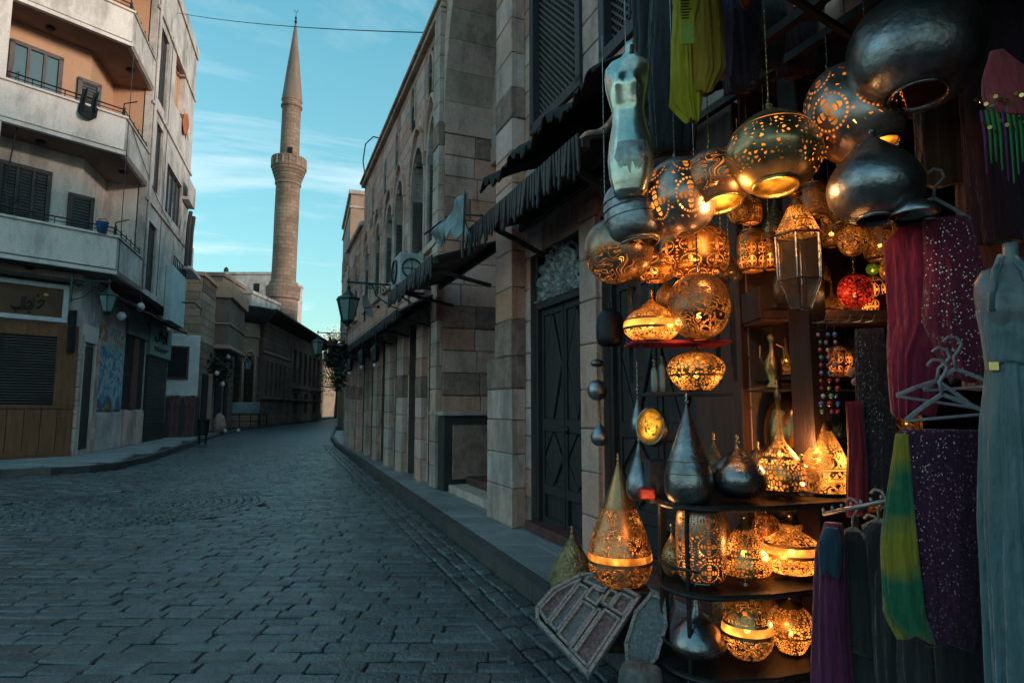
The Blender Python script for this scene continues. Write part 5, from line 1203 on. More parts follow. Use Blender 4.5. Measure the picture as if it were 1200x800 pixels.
def tree(lab, x, y, h, rad, cols, seed):
    rd = random.Random(seed); t_ = thing('street_tree', lab, 'tree', (x, y, 0), group='yellowing trees at the street end')
    q = MB(); q.tube([(0, 0, 0), (.1, .1, h * .3), (0, .2, h * .55)], [.28, .2, .12], 8)
    for k in range(6):
        a = k * 1.05; q.tube([(0.05, .1, h * (.3 + .03 * k)), (rad * .45 * math.cos(a), rad * .45 * math.sin(a), h * .62), (rad * .7 * math.cos(a), rad * .7 * math.sin(a), h * .8)], [.11, .07, .03], 6)
    q.build('trunk', wood_br, t_)
    for j, m in enumerate(cols):
        q = MB()
        for k in range(14):
            a, rr, zz_ = rd.uniform(0, 6.28), rad * rd.random() ** .5, h * rd.uniform(.42, .98)
            cc = Vector((rr * math.cos(a) * .8, rr * math.sin(a) * .8, zz_))
            for i in range(90):
                d = Vector((rd.gauss(0, .42), rd.gauss(0, .42), rd.gauss(0, .35))) * rad * .42; p = cc + d
                u_ = Vector((rd.uniform(-1, 1), rd.uniform(-1, 1), rd.uniform(-1, 1))).normalized(); v_ = u_.orthogonal().normalized(); s_ = rd.uniform(.1, .22)
                q.add([p - u_ * s_, p + v_ * s_ * .6, p + u_ * s_, p - v_ * s_ * .6], [(0, 1, 2, 3)])
        q.build('crown', m, t_)
    return t_
lf1 = mat('yellowing leaves', (.42, .26, .04), .8, rnd=.5, col2=(.24, .16, .03)); lf2 = mat('olive leaves', (.12, .13, .03), .8, rnd=.6)
tree('golden leaved tree closing the view at the street end', -27.4, 96, 12, 3.6, (lf1, lf2), 1)
tree('smaller golden tree further right behind the first', -31.5, 112, 15, 5, (lf1, lf2), 2)
# far pavement lamp on the left before the sabil
street_lamp('thin green wall lamp on the old stone house near the sabil', 0, 0, .8, .95, world=Vector((-18.0, 40.3, 4.95)), ang=math.atan2(-.3, .95) - math.pi / 2)
#PART4
# ================================================================ lantern shop
R1sh = R1M
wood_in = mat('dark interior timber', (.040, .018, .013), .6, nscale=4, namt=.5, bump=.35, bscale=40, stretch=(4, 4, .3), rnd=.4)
shop = thing('shop_interior', 'dark timber lined interior of the open lantern shop', 'shop', (3.25, 0, 0), R1A)
q = MB(); q.box(-3.58, 4.44, -3.25, 0.0, .12, .2); q.build('shop_floor', wood_dk, shop)
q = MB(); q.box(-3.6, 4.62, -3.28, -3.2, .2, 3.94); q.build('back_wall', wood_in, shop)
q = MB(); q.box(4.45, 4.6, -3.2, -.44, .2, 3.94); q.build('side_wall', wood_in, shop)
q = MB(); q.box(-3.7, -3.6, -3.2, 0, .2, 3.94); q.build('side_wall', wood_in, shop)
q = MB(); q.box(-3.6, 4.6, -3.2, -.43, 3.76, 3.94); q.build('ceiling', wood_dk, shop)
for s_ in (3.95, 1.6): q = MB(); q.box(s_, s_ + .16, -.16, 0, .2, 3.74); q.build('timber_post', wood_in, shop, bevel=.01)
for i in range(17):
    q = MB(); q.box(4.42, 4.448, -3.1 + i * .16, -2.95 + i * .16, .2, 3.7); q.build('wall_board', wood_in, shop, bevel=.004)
# interior shelving that faces the street end
# ---- materials
brass, copper, silver = (.62, .40, .15), (.62, .27, .12), (.50, .50, .52)
tarn = mat('tarnished silver', (.36, .37, .39), .36, .95, nscale=7, namt=.6, bump=.22, bscale=26, col2=(.12, .115, .12), fine=.15)
darkm = mat('dark gunmetal', (.33, .32, .32), .28, .95, nscale=6, namt=.5, bump=.25, bscale=24, col2=(.12, .115, .115), fine=.15)
brassm = mat('worn brass', (.55, .36, .13), .32, .95, nscale=8, namt=.5, bump=.3, bscale=28, col2=(.22, .13, .05), fine=.15)
copperm = mat('worn copper', (.55, .25, .12), .3, .95, nscale=8, namt=.5, bump=.3, bscale=28, col2=(.2, .08, .04), fine=.15)
bulbm = glow('lit bulb', (1, .55, .18), 14)
innerm = pierced('lit lamp inside', (.6, .3, .1), .5, 'dots', 5, 5, ((0, 1),), st=5.0, gcol=(1, .28, .02), open_=0, thr=.95)
P = {}
P['globe_leaf'] = pierced('pierced globe leaf', (.46, .36, .32), .3, 'medal', 16, 8, ((.16, .72),), st=1.5, open_=.5, medal=(6, 2.6, .17), thr=.30)
P['globe_dome'] = pierced('pierced brass dome', (.52, .36, .18), .28, 'mesh', 22, 11, ((.14, .30), (.33, .52)), ((.545, .555),), st=1.3, open_=.4, thr=.27)
P['globe_dots'] = pierced('dotted copper globe', (.40, .25, .17), .3, 'swirl', 12, 7, ((.12, .62),), st=.7, open_=.3, thr=.82)
P['tear_copper'] = pierced('copper teardrop', (.60, .27, .12), .28, 'swirl', 24, 17, ((.03, .2), (.28, .62)), ((.225, .275),), st=1.7, open_=.25, thr=.86)
P['tear_band'] = pierced('banded onion brass', (.55, .34, .13), .28, 'swirl', 20, 12, ((.05, .34), (.5, .8)), ((.38, .47),), st=2.4, open_=.3, thr=.8)
P['tear_brass'] = pierced('brass teardrop lit', (.58, .34, .12), .3, 'mesh', 17, 10, ((.06, .34), (.37, .8)), (), st=3.0, open_=.5, thr=.13)
P['callig'] = pierced('openwork calligraphy brass', (.50, .28, .10), .35, 'swirl', 12, 7, ((.04, .30), (.34, .80)), ((.31, .33),), st=3.4, open_=.6, thr=.42)
P['squat'] = pierced('squat brass lit', (.58, .32, .11), .3, 'swirl', 18, 9, ((.05, .32), (.5, .85)), ((.36, .46),), st=3.0, open_=.4, thr=.5)
P['amber'] = pierced('amber openwork', (.55, .26, .09), .35, 'medal', 14, 7, ((.05, .92),), st=2.6, gcol=(1, .22, .025), open_=.4, medal=(8, 3.1, .05), thr=.26)
P['dark_mesh'] = pierced('dark openwork globe', (.32, .20, .13), .3, 'swirl', 14, 9, ((.08, .9),), st=.5, open_=.6, thr=.62, gcol=(1, .26, .03))
P['red'] = pierced('red glass mosaic', (.3, .04, .02), .3, 'mesh', 9, 6, ((.02, .98),), st=.8, gcol=(1, .04, .015), open_=.1, thr=.1)
P['green'] = pierced('green glass mosaic', (.2, .3, .05), .3, 'mesh', 9, 6, ((.02, .98),), st=.25, gcol=(.5, .8, .04), open_=.2, thr=.07)
P['cyl'] = pierced('pierced silver drum', (.48, .32, .24), .3, 'medal', 16, 10, ((.06, .9),), st=1.1, open_=.4, medal=(6, 3.2, .04), thr=.2)
P['unlit'] = pierced('pierced unlit brass', (.42, .30, .14), .35, 'swirl', 12, 8, ((.1, .85),), st=0, open_=.9, lit=False, thr=.6)
SHAPES = {
 'globe': [(.58, .0), (.64, .02), (.82, .12), (.95, .25), (1, .42), (.96, .60), (.82, .76), (.58, .88), (.34, .945), (.16, .975), (.08, 1.0)],
 'dome': [(.46, .0), (.52, .015), (.80, .12), (.98, .27), (1.0, .36), (.97, .47), (.84, .62), (.62, .74), (.40, .83), (.20, .91), (.10, .96), (.05, 1.0)],
 'ball': [(.20, .0), (.45, .04), (.76, .15), (.95, .32), (1, .48), (.95, .66), (.78, .83), (.5, .94), (.2, .985), (.05, 1.0)],
 'pumpkin': [(.42, .0), (.5, .0), (.80, .10), (.96, .28), (1, .48), (.95, .68), (.80, .84), (.56, .93), (.3, .97), (.06, 1.0)],
 'tear': [(.62, .0), (.80, .03), (.95, .10), (1, .19), (.97, .28), (.85, .40), (.66, .53), (.46, .66), (.28, .79), (.14, .90), (.07, .96), (.04, 1.0)],
 'onion': [(.40, .0), (.66, .05), (.92, .18), (1, .33), (.95, .47), (.78, .61), (.52, .74), (.28, .85), (.12, .93), (.05, 1.0)],
 'longneck': [(.6, .0), (.85, .04), (1, .12), (.98, .2), (.82, .30), (.52, .40), (.28, .47), (.16, .55), (.11, .68), (.10, .85), (.14, .93), (.05, 1.0)],
 'cone': [(.75, .0), (.95, .05), (1, .15), (.98, .25), (.80, .45), (.55, .64), (.30, .80), (.14, .90), (.05, 1.0)],
 'squat': [(.55, .0), (.78, .05), (.98, .24), (1, .36), (.93, .48), (.72, .60), (.42, .70), (.34, .74), (.38, .80), (.36, .88), (.16, .93), (.10, 1.0)],
 'drum': [(.70, .0), (.88, .06), (.98, .2), (1, .5), (.98, .78), (.88, .93), (.70, 1.0)],
 'barrel': [(.66, .0), (.84, .04), (.97, .16), (1, .35), (.98, .62), (.90, .8), (.62, .92), (.3, .98), (.06, 1.0)],
 'bowl': [(.35, .0), (.55, .04), (.88, .3), (1, .52), (.9, .7), (.6, .84), (.25, .93), (.06, 1.0)],
}
def catmull(pts, n=3):
    out = []; P_ = [pts[0]] + pts + [pts[-1]]
    for i in range(1, len(P_) - 2):
        p0, p1, p2, p3 = P_[i - 1:i + 3]
        for k in range(n):
            t = k / n; out.append(tuple(max(0.001 if a == 0 else -9, .5 * ((2 * p1[a]) + (-p0[a] + p2[a]) * t + (2 * p0[a] - 5 * p1[a] + 4 * p2[a] - p3[a]) * t * t + (-p0[a] + 3 * p1[a] - 3 * p2[a] + p3[a]) * t ** 3)) for a in (0, 1)))
    out.append(pts[-1]); return out
def lamp_(name, label, cat, u, vb, Y, W, H, shape, m, capm, lit=0, tilt=(0, 0), group=None, chain=0, mouth=False, foot=False, knob=True, ribs=0, parts=None, yaw=0, bands=()):
    "u, vb: middle of its foot in the photograph; W, H: width and height there in pixels; Y: metres down the street"
    k = Y / FPX * 1.0; r_ = W / 2 * k; h = H * k; base = at(u, vb, Y)
    t_ = thing(name, label, cat, base, group=group, rot=(R(tilt[0]), R(tilt[1]), R(yaw)))
    prof = [(a * r_, b_ * h) for a, b_ in catmull(SHAPES[shape])]
    q = MB(); q.lathe(prof, 48)
    if ribs:
        for i, p in enumerate(q.v):
            a = math.atan2(p.y, p.x); f = 1 + .035 * math.cos(ribs * a) * min(1, p.z / h * 3); q.v[i] = Vector((p.x * f, p.y * f, p.z))
    q.build('body', m, t_, smooth=True)
    tr_ = prof[-1][0]
    if knob: q = MB(); q.lathe([(tr_ * .9, h * .985), (tr_ + .008, h), (tr_ + .004, h + .012), (.006, h + .02), (.011, h + .032), (.006, h + .045), (.001, h + .048)], 12); q.build('finial', capm, t_, smooth=True)
    pr0 = prof[0][0]
    if mouth:
        q = MB(); q.lathe([(pr0 * .99, .012), (pr0 * 1.04, .0), (pr0 * 1.03, -.010), (pr0 * .96, -.012), (pr0 * .93, .0)], 40); q.build('rim', capm, t_, smooth=True)
        if lit: q = MB(); q.lathe([(.001, .035), (pr0 * .6, .03), (pr0 * .95, .006)], 32); q.build('lit_diffuser', innerm, t_)
    elif foot:
        q = MB(); q.lathe([(pr0 * .2, .002), (pr0 * 1.12, .0), (pr0 * 1.15, .008), (pr0 * 1.0, .018)], 32); q.build('foot_ring', capm, t_, smooth=True)
    for (z0, z1) in bands:
        def rad(z):
            for (a, b_) in zip(prof, prof[1:]):
                if a[1] <= z <= b_[1]: return a[0] + (b_[0] - a[0]) * (z - a[1]) / max(1e-6, b_[1] - a[1])
            return prof[-1][0]
        z0 *= h; z1 *= h; q = MB(); q.lathe([(rad(z0) + .001, z0), (rad(z0) + .005, z0), (rad(z1) + .005, z1), (rad(z1) + .001, z1)], 40); q.build('rib_band', capm, t_, smooth=True)
    if lit:
        q = MB(); rb = max(.010, min(.018, r_ * .14)); q.lathe([(.001, -rb), (rb * .7, -rb * .7), (rb, 0), (rb * .7, rb * .7), (.001, rb * 1.1)], 12, (0, 0, h * .36)); q.build('bulb', bulbm, t_, smooth=True)
    if chain:
        q = MB(); n = max(2, int(chain / .03))
        q.tube([(0, 0, h + .04), (0, 0, h + chain)], .003, 4)
        for i in range(min(n, 24)): q.lathe([(.001, -.008), (.007, 0), (.001, .008)], 6, (0, 0, h + .05 + i * .03))
        o = q.build('chain', capm, t_)
        Ei = t_.rotation_euler.to_matrix().inverted(); top = Vector((0, 0, h + .03)); o.rotation_euler = Ei.to_euler(); o.location = top - Ei @ top
    return t_
GH, GS = 'pierced metal lanterns hanging over the shop front', 'table lamps standing on the wrought iron stand'
L_ = lamp_
# --- hanging
L_('hanging_lantern', 'very large unlit tarnished silver pumpkin lantern at the top right of the hanging cluster', 'lantern', 1076, 112, 2.6, 150, 128, 'pumpkin', tarn, darkm, chain=.5, mouth=True, tilt=(-8, 3), group=GH, ribs=0)
L_('hanging_lantern', 'lit globe lantern with cut leaf pattern leaning under the big silver pumpkin', 'lantern', 1022, 176, 2.85, 108, 126, 'globe', P['globe_leaf'], darkm, 1, tilt=(-14, -14), group=GH, mouth=True, chain=.5)
L_('hanging_lantern', 'wide lit brass dome lantern with glowing open mouth, largest lit one of the cluster', 'lantern', 909, 218, 2.9, 114, 112, 'dome', P['globe_dome'], brassm, 1, mouth=True, group=GH, chain=.7, tilt=(-9, 2))
L_('hanging_lantern', 'lit bronze globe with glowing round mouth, just left of the wide brass dome', 'lantern', 846, 238, 3.1, 84, 72, 'globe', P['globe_dots'], brassm, 1, mouth=True, group=GH, chain=.9, tilt=(-12, -6))
L_('hanging_lantern', 'smooth unlit silver teardrop lantern below the big pumpkin', 'lantern', 1027, 256, 2.7, 106, 112, 'onion', tarn, darkm, mouth=True, group=GH, chain=.9, tilt=(-4, 3))
L_('hanging_lantern', 'coppery globe lantern with diamond cutouts between silver barrel and bronze globe', 'lantern', 803, 274, 3.2, 86, 96, 'ball', P['globe_leaf'], darkm, 1, group=GH, chain=1.0, tilt=(-6, -4))
L_('hanging_lantern', 'unlit silver barrel lantern with engraved ring at the left of the cluster', 'lantern', 748, 285, 3.3, 72, 80, 'barrel', tarn, darkm, mouth=True, group=GH, chain=1.1, tilt=(-4, -6), bands=((.50, .52), (.64, .655), (.36, .37)))
L_('hanging_lantern', 'lowest left silver and copper globe below the silver barrel', 'lantern', 738, 330, 3.5, 80, 80, 'ball', P['globe_dots'], silver and tarn, 1, group=GH, chain=1.1, tilt=(14, -22))
L_('hanging_lantern', 'glowing amber drum lantern under the diamond cut globe', 'lantern', 814, 320, 3.6, 80, 50, 'drum', P['amber'], brassm, 1, group=GH, chain=.8)
L_('hanging_lantern', 'red amber shallow lantern left of the amber drum', 'lantern', 768, 330, 3.62, 60, 36, 'bowl', P['amber'], copperm, 1, group=GH, chain=.8)
L_('hanging_lantern', 'dark openwork ball lantern above the red shelf', 'lantern', 820, 398, 3.4, 72, 80, 'ball', P['dark_mesh'], darkm, 1, group=GH, chain=.9)
L_('hanging_lantern', 'left amber openwork lantern of the pair beside the glazed cage lantern', 'lantern', 882, 318, 3.9, 34, 48, 'drum', P['amber'], brassm, 1, group=GH, chain=1)
L_('hanging_lantern', 'right amber openwork lantern of the pair beside the glazed cage lantern', 'lantern', 903, 316, 4.0, 28, 52, 'onion', P['amber'], brassm, 1, group=GH, chain=1)
L_('hanging_lantern', 'dim brass openwork lantern above and right of the glazed cage lantern', 'lantern', 975, 290, 3.9, 40, 46, 'ball', P['dark_mesh'], brassm, 1, group=GH, chain=1)
L_('hanging_lantern', 'dim brass openwork lantern half hidden beside the maroon dress', 'lantern', 1032, 305, 3.8, 36, 50, 'drum', P['dark_mesh'], brassm, 1, group=GH, chain=1)
L_('hanging_lantern', 'small red glass mosaic ball lantern glowing over the interior shelf', 'lantern', 1003, 360, 3.8, 38, 40, 'ball', P['red'], darkm, 1, group=GH, chain=.35)
L_('hanging_lantern', 'tiny yellow green glass lantern beside the red mosaic ball', 'lantern', 1023, 322, 3.9, 14, 14, 'ball', P['green'], darkm, 1, group=GH, chain=.3)
# glazed cage lantern
cg = thing('cage_lantern', 'tall glazed cage lantern with pierced conical brass roof hanging mid shop', 'lantern', at(939, 362, 3.3)); k = 3.3 / 720
q = MB(); q.lathe([(27 * k, 88 * k), (20 * k, 104 * k), (11 * k, 122 * k), (6 * k, 130 * k), (4 * k, 134 * k)], 12); q.build('roof', P['tear_brass'], cg); q = MB(); q.lathe([(.5 * k, 134 * k), (7 * k, 138 * k), (8 * k, 141 * k), (1 * k, 146 * k)], 12); q.build('finial', brassm, cg, smooth=True)
q = MB()
for j in range(6):
    a = 2 * math.pi * j / 6; q.tube([(27 * k * math.cos(a), 27 * k * math.sin(a), 88 * k), (26 * k * math.cos(a), 26 * k * math.sin(a), 34 * k), (12 * k * math.cos(a), 12 * k * math.sin(a), 0)], .005, 5)
for r_, z in ((28, 88), (26, 34), (12, 0)): q.lathe([(r_ * k, z * k - .006), (r_ * k + .006, z * k), (r_ * k, z * k + .006)], 6)
q.build('frame', darkm, cg)
gp = mat('smoky lantern glass', (.09, .085, .075), .08, 0, bump=.02, spec=1.0); gp.node_tree.nodes['Principled BSDF'].inputs['Alpha'].default_value = .38
q = MB(); q.lathe([(26.5 * k, 87 * k), (25.5 * k, 34 * k), (11.5 * k, 1 * k)], 6); q.build('glass_panes', gp, cg)
q = MB(); q.tube([(0, 0, 146 * k), (0, 0, 200 * k)], .004, 4); q.build('chain', darkm, cg)
# --- small shelves left, red cloth
wr = mat('wrought iron', (.022, .022, .024), .5, .5, bump=.3)
redc = mat('red shelf cloth', (.42, .015, .02), .7)
rack = thing('wire_wall_rack', 'narrow dark wall rack with red covered upper shelf left of the shop post', 'rack', at(800, 600, 3.62))
def loc(o, p): return Vector(p) - Vector(o.location)
def shelf(parent, u0, u1, v, Y, dp, m, th=.02, name='shelf'):
    a, b_ = at(u0, v, Y), at(u1, v, Y); q = MB(); q.T = Matrix.Translation(-Vector(parent.location)); q.box(a.x, b_.x, Y - dp / 2, Y + dp / 2, a.z - th, a.z); return q.build(name, m, parent, bevel=.003)
shelf(rack, 736, 848, 401, 3.58, .28, redc); shelf(rack, 756, 850, 460, 3.58, .28, wood_dk)
q = MB(); q.T = Matrix.Translation(-Vector(rack.location))
for u in (744, 850):
    for dy in (-.13, .13): p = at(u, 400, 3.6); q.box(p.x - .012, p.x + .012, 3.6 + dy - .012, 3.6 + dy + .012, 1.75, 2.35)
q.build('upright', wr, rack, kind='stuff')
L_('shelf_lamp', 'orange glowing onion lamp with slots on the red shelf', 'lamp', 764, 400, 3.5, 66, 52, 'onion', P['squat'], copperm, 1, foot=True, group=GS)
L_('shelf_lamp', 'flattened glowing openwork lamp alone on the shelf below the red cloth', 'lamp', 816, 458, 3.52, 66, 50, 'bowl', P['tear_brass'], brassm, 1, foot=True, group=GS)
for k_, (u, h) in enumerate(((767, 30), (776, 34))):
    o = L_('glass_bottle', ['left small bluish bottle of two on the rack shelf', 'right small bluish bottle of two on the rack shelf'][k_], 'bottle', u, 459, 3.6, 8, h, 'barrel', frost, darkm)
# --- main curved iron stand with three shelves
st = thing('iron_stand', 'black wrought iron stand with three curved shelves on small wheels', 'stand', (1.35, 3.55, .15))
poly = []
for k_ in range(9): a = R(180 + 90 * k_ / 8 - 0); poly.append((.83 + .24 + .24 * math.cos(a), 3.52 + .27 * math.sin(a) + .02))
poly += [(1.35, 3.30), (1.95, 3.50), (2.02, 3.72), (2.0, 3.95), (1.1, 3.92), (.86, 3.80)]
for z, nm in ((1.09, 'shelf'), (.645, 'shelf'), (.235, 'shelf')):
    q = MB(); q.T = Matrix.Translation(-Vector(st.location)); q.prism(poly, z - .012, z); q.build(nm, wr, st)
    q = MB(); q.T = Matrix.Translation(-Vector(st.location)); ring = [(x, y, z - .02) for x, y in poly]; q.tube(ring + [ring[0]], .011, 6); q.build('shelf_rim', wr, st)
    if z < 1: q = MB(); q.T = Matrix.Translation(-Vector(st.location)); q.tube([(x, y, z + .11) for x, y in poly[:7]], .008, 6); q.build('gallery_rail', wr, st)
for (x, y) in ((.85, 3.62), (.93, 3.36), (1.93, 3.52), (1.98, 3.92), (.9, 3.82)):
    q = MB(); q.T = Matrix.Translation(-Vector(st.location)); q.tube([(x, y, .2), (x, y, 1.09)], .013, 6); q.build('upright', wr, st)
    q = MB(); q.T = Matrix.Translation(-Vector(st.location)); q.lathe([(.001, 0)] * 1 + [(.03, 0), (.035, .012), (.03, .025), (.001, .025)], 12); q.v = [Vector((v.z * 0 + (v.x + st.location.x) * 1, v.y + st.location.y, v.z + st.location.z)) for v in q.v]
    q2 = MB(); q2.T = Matrix.Translation(Vector((x, y - .012, .185)) - Vector(st.location)) @ Matrix.Rotation(math.pi / 2, 4, 'X'); q2.lathe([(.001, 0), (.03, 0), (.035, .012), (.03, .025), (.001, .025)], 12); q2.build('wheel', wr, st)
L_('table_lamp', 'tall unlit pewter teardrop lamp at the left of the top shelf', 'lamp', 808, 590, 3.42, 56, 116, 'tear', darkm, darkm, foot=True, group=GS, bands=((.3, .31), (.42, .43)))
L_('table_lamp', 'polished dark onion lamp with bright reflections on the top shelf', 'lamp', 866, 583, 3.45, 64, 62, 'onion', darkm, brassm, foot=True, group=GS)
L_('table_lamp', 'long necked glowing brass lamp on the top shelf', 'lamp', 916, 577, 3.62, 54, 120, 'longneck', P['tear_brass'], brassm, 1, foot=True, group=GS)
L_('table_lamp', 'glowing teardrop lamp cut with calligraphic strokes at the right end of the top shelf', 'lamp', 968, 577, 3.72, 58, 88, 'cone', P['callig'], brassm, 1, foot=True, group=GS)
L_('table_lamp', 'low amber glass bowl lamp between long necked and calligraphic lamps', 'lamp', 941, 581, 3.52, 38, 38, 'bowl', gp, brassm, 1, foot=True, group=GS)
L_('table_lamp', 'rounded drum lamp with large ring cutouts on the middle shelf', 'lamp', 823, 680, 3.45, 56, 84, 'drum', P['cyl'], darkm, 1, foot=True, group=GS, knob=False)
L_('table_lamp', 'brightest cone shaped golden lamp in the middle of the middle shelf', 'lamp', 873, 672, 3.5, 58, 62, 'cone', P['tear_brass'], brassm, 1, foot=True, group=GS)
L_('table_lamp', 'squat wide golden lamp with glowing band at the right of the middle shelf', 'lamp', 929, 670, 3.6, 66, 62, 'squat', P['squat'], brassm, 1, foot=True, group=GS)
L_('table_lamp', 'small dim pierced lamp at the curved left end of the middle shelf', 'lamp', 788, 674, 3.55, 24, 48, 'onion', P['unlit'], darkm, group=GS)
L_('table_lamp', 'unlit pewter funnel lamp at the left of the bottom shelf', 'lamp', 818, 768, 3.45, 60, 92, 'longneck', darkm, darkm, foot=True, group=GS)
L_('table_lamp', 'onion lamp with one bright glowing band in the middle of the bottom shelf', 'lamp', 877, 770, 3.45, 56, 82, 'onion', P['tear_band'], brassm, 1, foot=True, group=GS)
L_('table_lamp', 'small glowing domed lamp at the right of the bottom shelf', 'lamp', 928, 764, 3.6, 48, 58, 'bowl', P['tear_brass'], brassm, 1, foot=True, group=GS)
L_('table_lamp', 'big dark polished ball lamp behind the long necked lamp', 'lamp', 936, 560, 4.05, 74, 100, 'ball', mat('bronze mirror', (.35, .2, .08), .2, .95, bump=.1), brassm, group=GS)
for k_, (u, vb, Y, w_, h, sh_, mm, lab) in enumerate(((838, 573, 3.8, 30, 56, 'cone', 'unlit', 'small unlit brass cone lamp behind the two dark lamps of the top shelf'), (890, 571, 3.85, 30, 44, 'ball', 'dark_mesh', 'dim ball lamp behind the polished dark onion lamp'), (850, 666, 3.8, 30, 66, 'tear', 'dark_mesh', 'dim teardrop lamp behind the ring cut drum lamp'), (900, 662, 3.85, 32, 58, 'barrel', 'amber', 'amber barrel lamp behind the golden cone lamp'), (960, 660, 3.8, 30, 46, 'onion', 'dark_mesh', 'dim onion lamp at the far right of the middle shelf'), (850, 758, 3.75, 34, 60, 'drum', 'unlit', 'unlit brass drum lamp behind the pewter funnel lamp'), (903, 757, 3.8, 30, 70, 'cone', 'dark_mesh', 'dim cone lamp behind the banded onion lamp'))):
    L_('table_lamp', lab, 'lamp', u, vb, Y, w_, h, sh_, P[mm], brassm, 1 if mm == 'amber' else 0, group=GS, foot=True)
ew = thing('brass_ewer', 'slim brass ewer with curved handles on the interior shelf above the long necked lamp', 'ewer', at(907, 455, 3.95)); k = 3.95 / 720
q = MB(); q.lathe([(9 * k, 0), (10 * k, 2 * k), (5 * k, 8 * k), (11 * k, 20 * k), (9 * k, 32 * k), (4 * k, 42 * k), (3 * k, 54 * k), (6 * k, 60 * k), (1 * k, 66 * k)], 16); q.build('body', brassm, ew, smooth=True)
q = MB(); q.tube([(5 * k, 0, 52 * k), (13 * k, 0, 48 * k), (14 * k, 0, 34 * k), (9 * k, 0, 24 * k)], .005, 6); q.build('handle', brassm, ew); q = MB(); q.tube([(-9 * k, 0, 26 * k), (-15 * k, 0, 36 * k), (-14 * k, 0, 50 * k)], .005, 6); q.build('spout', brassm, ew)
# shelves on the inner side wall, full of small lamps
rd = random.Random(21); kinds = [('ball', 'unlit', 'round'), ('onion', 'dark_mesh', 'onion shaped'), ('tear', 'unlit', 'teardrop'), ('drum', 'dark_mesh', 'drum shaped'), ('bowl', 'amber', 'flattened amber'), ('cone', 'unlit', 'conical'), ('longneck', 'dark_mesh', 'long necked'), ('globe', 'unlit', 'globe')]
ordn = ['first', 'second', 'third', 'fourth', 'fifth', 'sixth']; lv = ['lowest', 'second lowest', 'third lowest', 'third highest', 'second highest', 'highest']
for zi, z in enumerate((.45, .9, 1.35, 1.80, 2.25, 2.72)):
    q = MB(); q.box(4.12, 4.44, -1.45, -.03, z - .025, z); q.build('shelf', wood_in, shop, bevel=.004)
    for j in range(6):
        sh_, mm_, wd_ = kinds[(j * 3 + zi * 2) % 8]; p = R1M @ Vector((4.27 + rd.uniform(-.03, .03), -.14 - j * .215, z + .001)); h = rd.uniform(.22, .36); r_ = rd.uniform(.07, .10)
        t_ = thing('shelf_lamp', '%s pierced lamp, %s from the left on the %s shelf inside the shop' % (wd_, ordn[j], lv[zi]), 'lamp', p, group='small lamps crowding the shelves inside the shop')
        q = MB(); q.lathe([(a * r_, b_ * h) for a, b_ in catmull(SHAPES[sh_], 2)], 24); q.build('body', P[mm_], t_, smooth=True)
        q = MB(); q.lathe([(.5 * r_ * .5, .001), (.7 * r_, .001), (.72 * r_, .012)], 20); q.build('foot_ring', brassm, t_)
        if mm_ != 'unlit' and (j + zi) % 2: q = MB(); q.lathe([(.001, -.01), (.009, 0), (.001, .01)], 8, (0, 0, h * .4)); q.build('bulb', bulbm, t_)
for k_, (u, vb, Y, w_, h, sh_, mm, lab) in enumerate(((868, 262, 3.7, 30, 34, 'ball', 'dark_mesh', 'small dim ball lantern behind the bronze globe'), (955, 255, 3.6, 34, 40, 'drum', 'dark_mesh', 'dim drum lantern under the right side of the wide brass dome'), (782, 360, 3.75, 26, 34, 'onion', 'dark_mesh', 'small onion lantern over the orange slotted lamp'), (855, 330, 3.8, 30, 40, 'tear', 'unlit', 'brass teardrop lantern hanging before the timber pier'), (1000, 300, 3.65, 34, 44, 'ball', 'dark_mesh', 'dim ball lantern over the red mosaic ball'), (960, 330, 4.0, 26, 36, 'cone', 'unlit', 'small conical brass lantern right of the glazed cage lantern'), (1050, 330, 3.6, 34, 46, 'onion', 'dark_mesh', 'onion lantern half behind the edge of the maroon dress'), (880, 262, 3.9, 26, 30, 'drum', 'amber', 'small amber drum lantern below the wide brass dome'), (985, 262, 3.5, 30, 34, 'bowl', 'unlit', 'flat brass lantern under the silver teardrop'), (848, 372, 3.8, 26, 34, 'drum', 'unlit', 'brass drum lantern at the right end of the red shelf'))):
    L_('hanging_lantern', lab, 'lantern', u, vb, Y, w_, h, sh_, P[mm], brassm, 1 if mm == 'amber' else 0, group=GH, chain=.5)
# --- goods left of the stand
L_('table_lamp', 'big copper teardrop lamp with glowing amber ring standing on the pavement stack', 'lamp', 727, 684, 4.0, 72, 138, 'tear', P['tear_copper'], copperm, 1, foot=True)
bx = thing('display_plinth', 'low dark wooden box carrying the big copper teardrop lamp', 'box', at(727, 700, 4.05)); bx.location.z = .15
zt = at(727, 684, 4.0).z; q = MB(); q.box(-.16, .16, -.22, .12, 0, zt - .15 - .002); q.build('box', wood_dk, bx, bevel=.008); q = MB(); q.box(-.17, .17, -.23, .13, .02, .05); q.build('moulding', wood_br, bx, bevel=.004)
L_('floor_lantern', 'unlit brass cone lantern on a dark drum base beside the copper teardrop', 'lantern', 671, 690, 4.35, 52, 62, 'cone', mat('engraved old brass', (.42, .33, .17), .4, .9, nscale=20, namt=.9, bump=1.0, bscale=60, col2=(.16, .12, .06)), brassm, foot=False)
dr = thing('drum_base', 'dark drum under the unlit brass cone lantern', 'drum', at(671, 690, 4.35)); zb = dr.location.z; q = MB(); q.lathe([(.12, .15 - zb), (.16, .17 - zb), (.165, -.004), (.1, -.003)], 28, cap0=True); q.build('drum', darkm, dr, smooth=False); q = MB(); q.lathe([(.165, -.02), (.172, -.014), (.165, -.006)], 28); q.build('rim', brassm, dr)
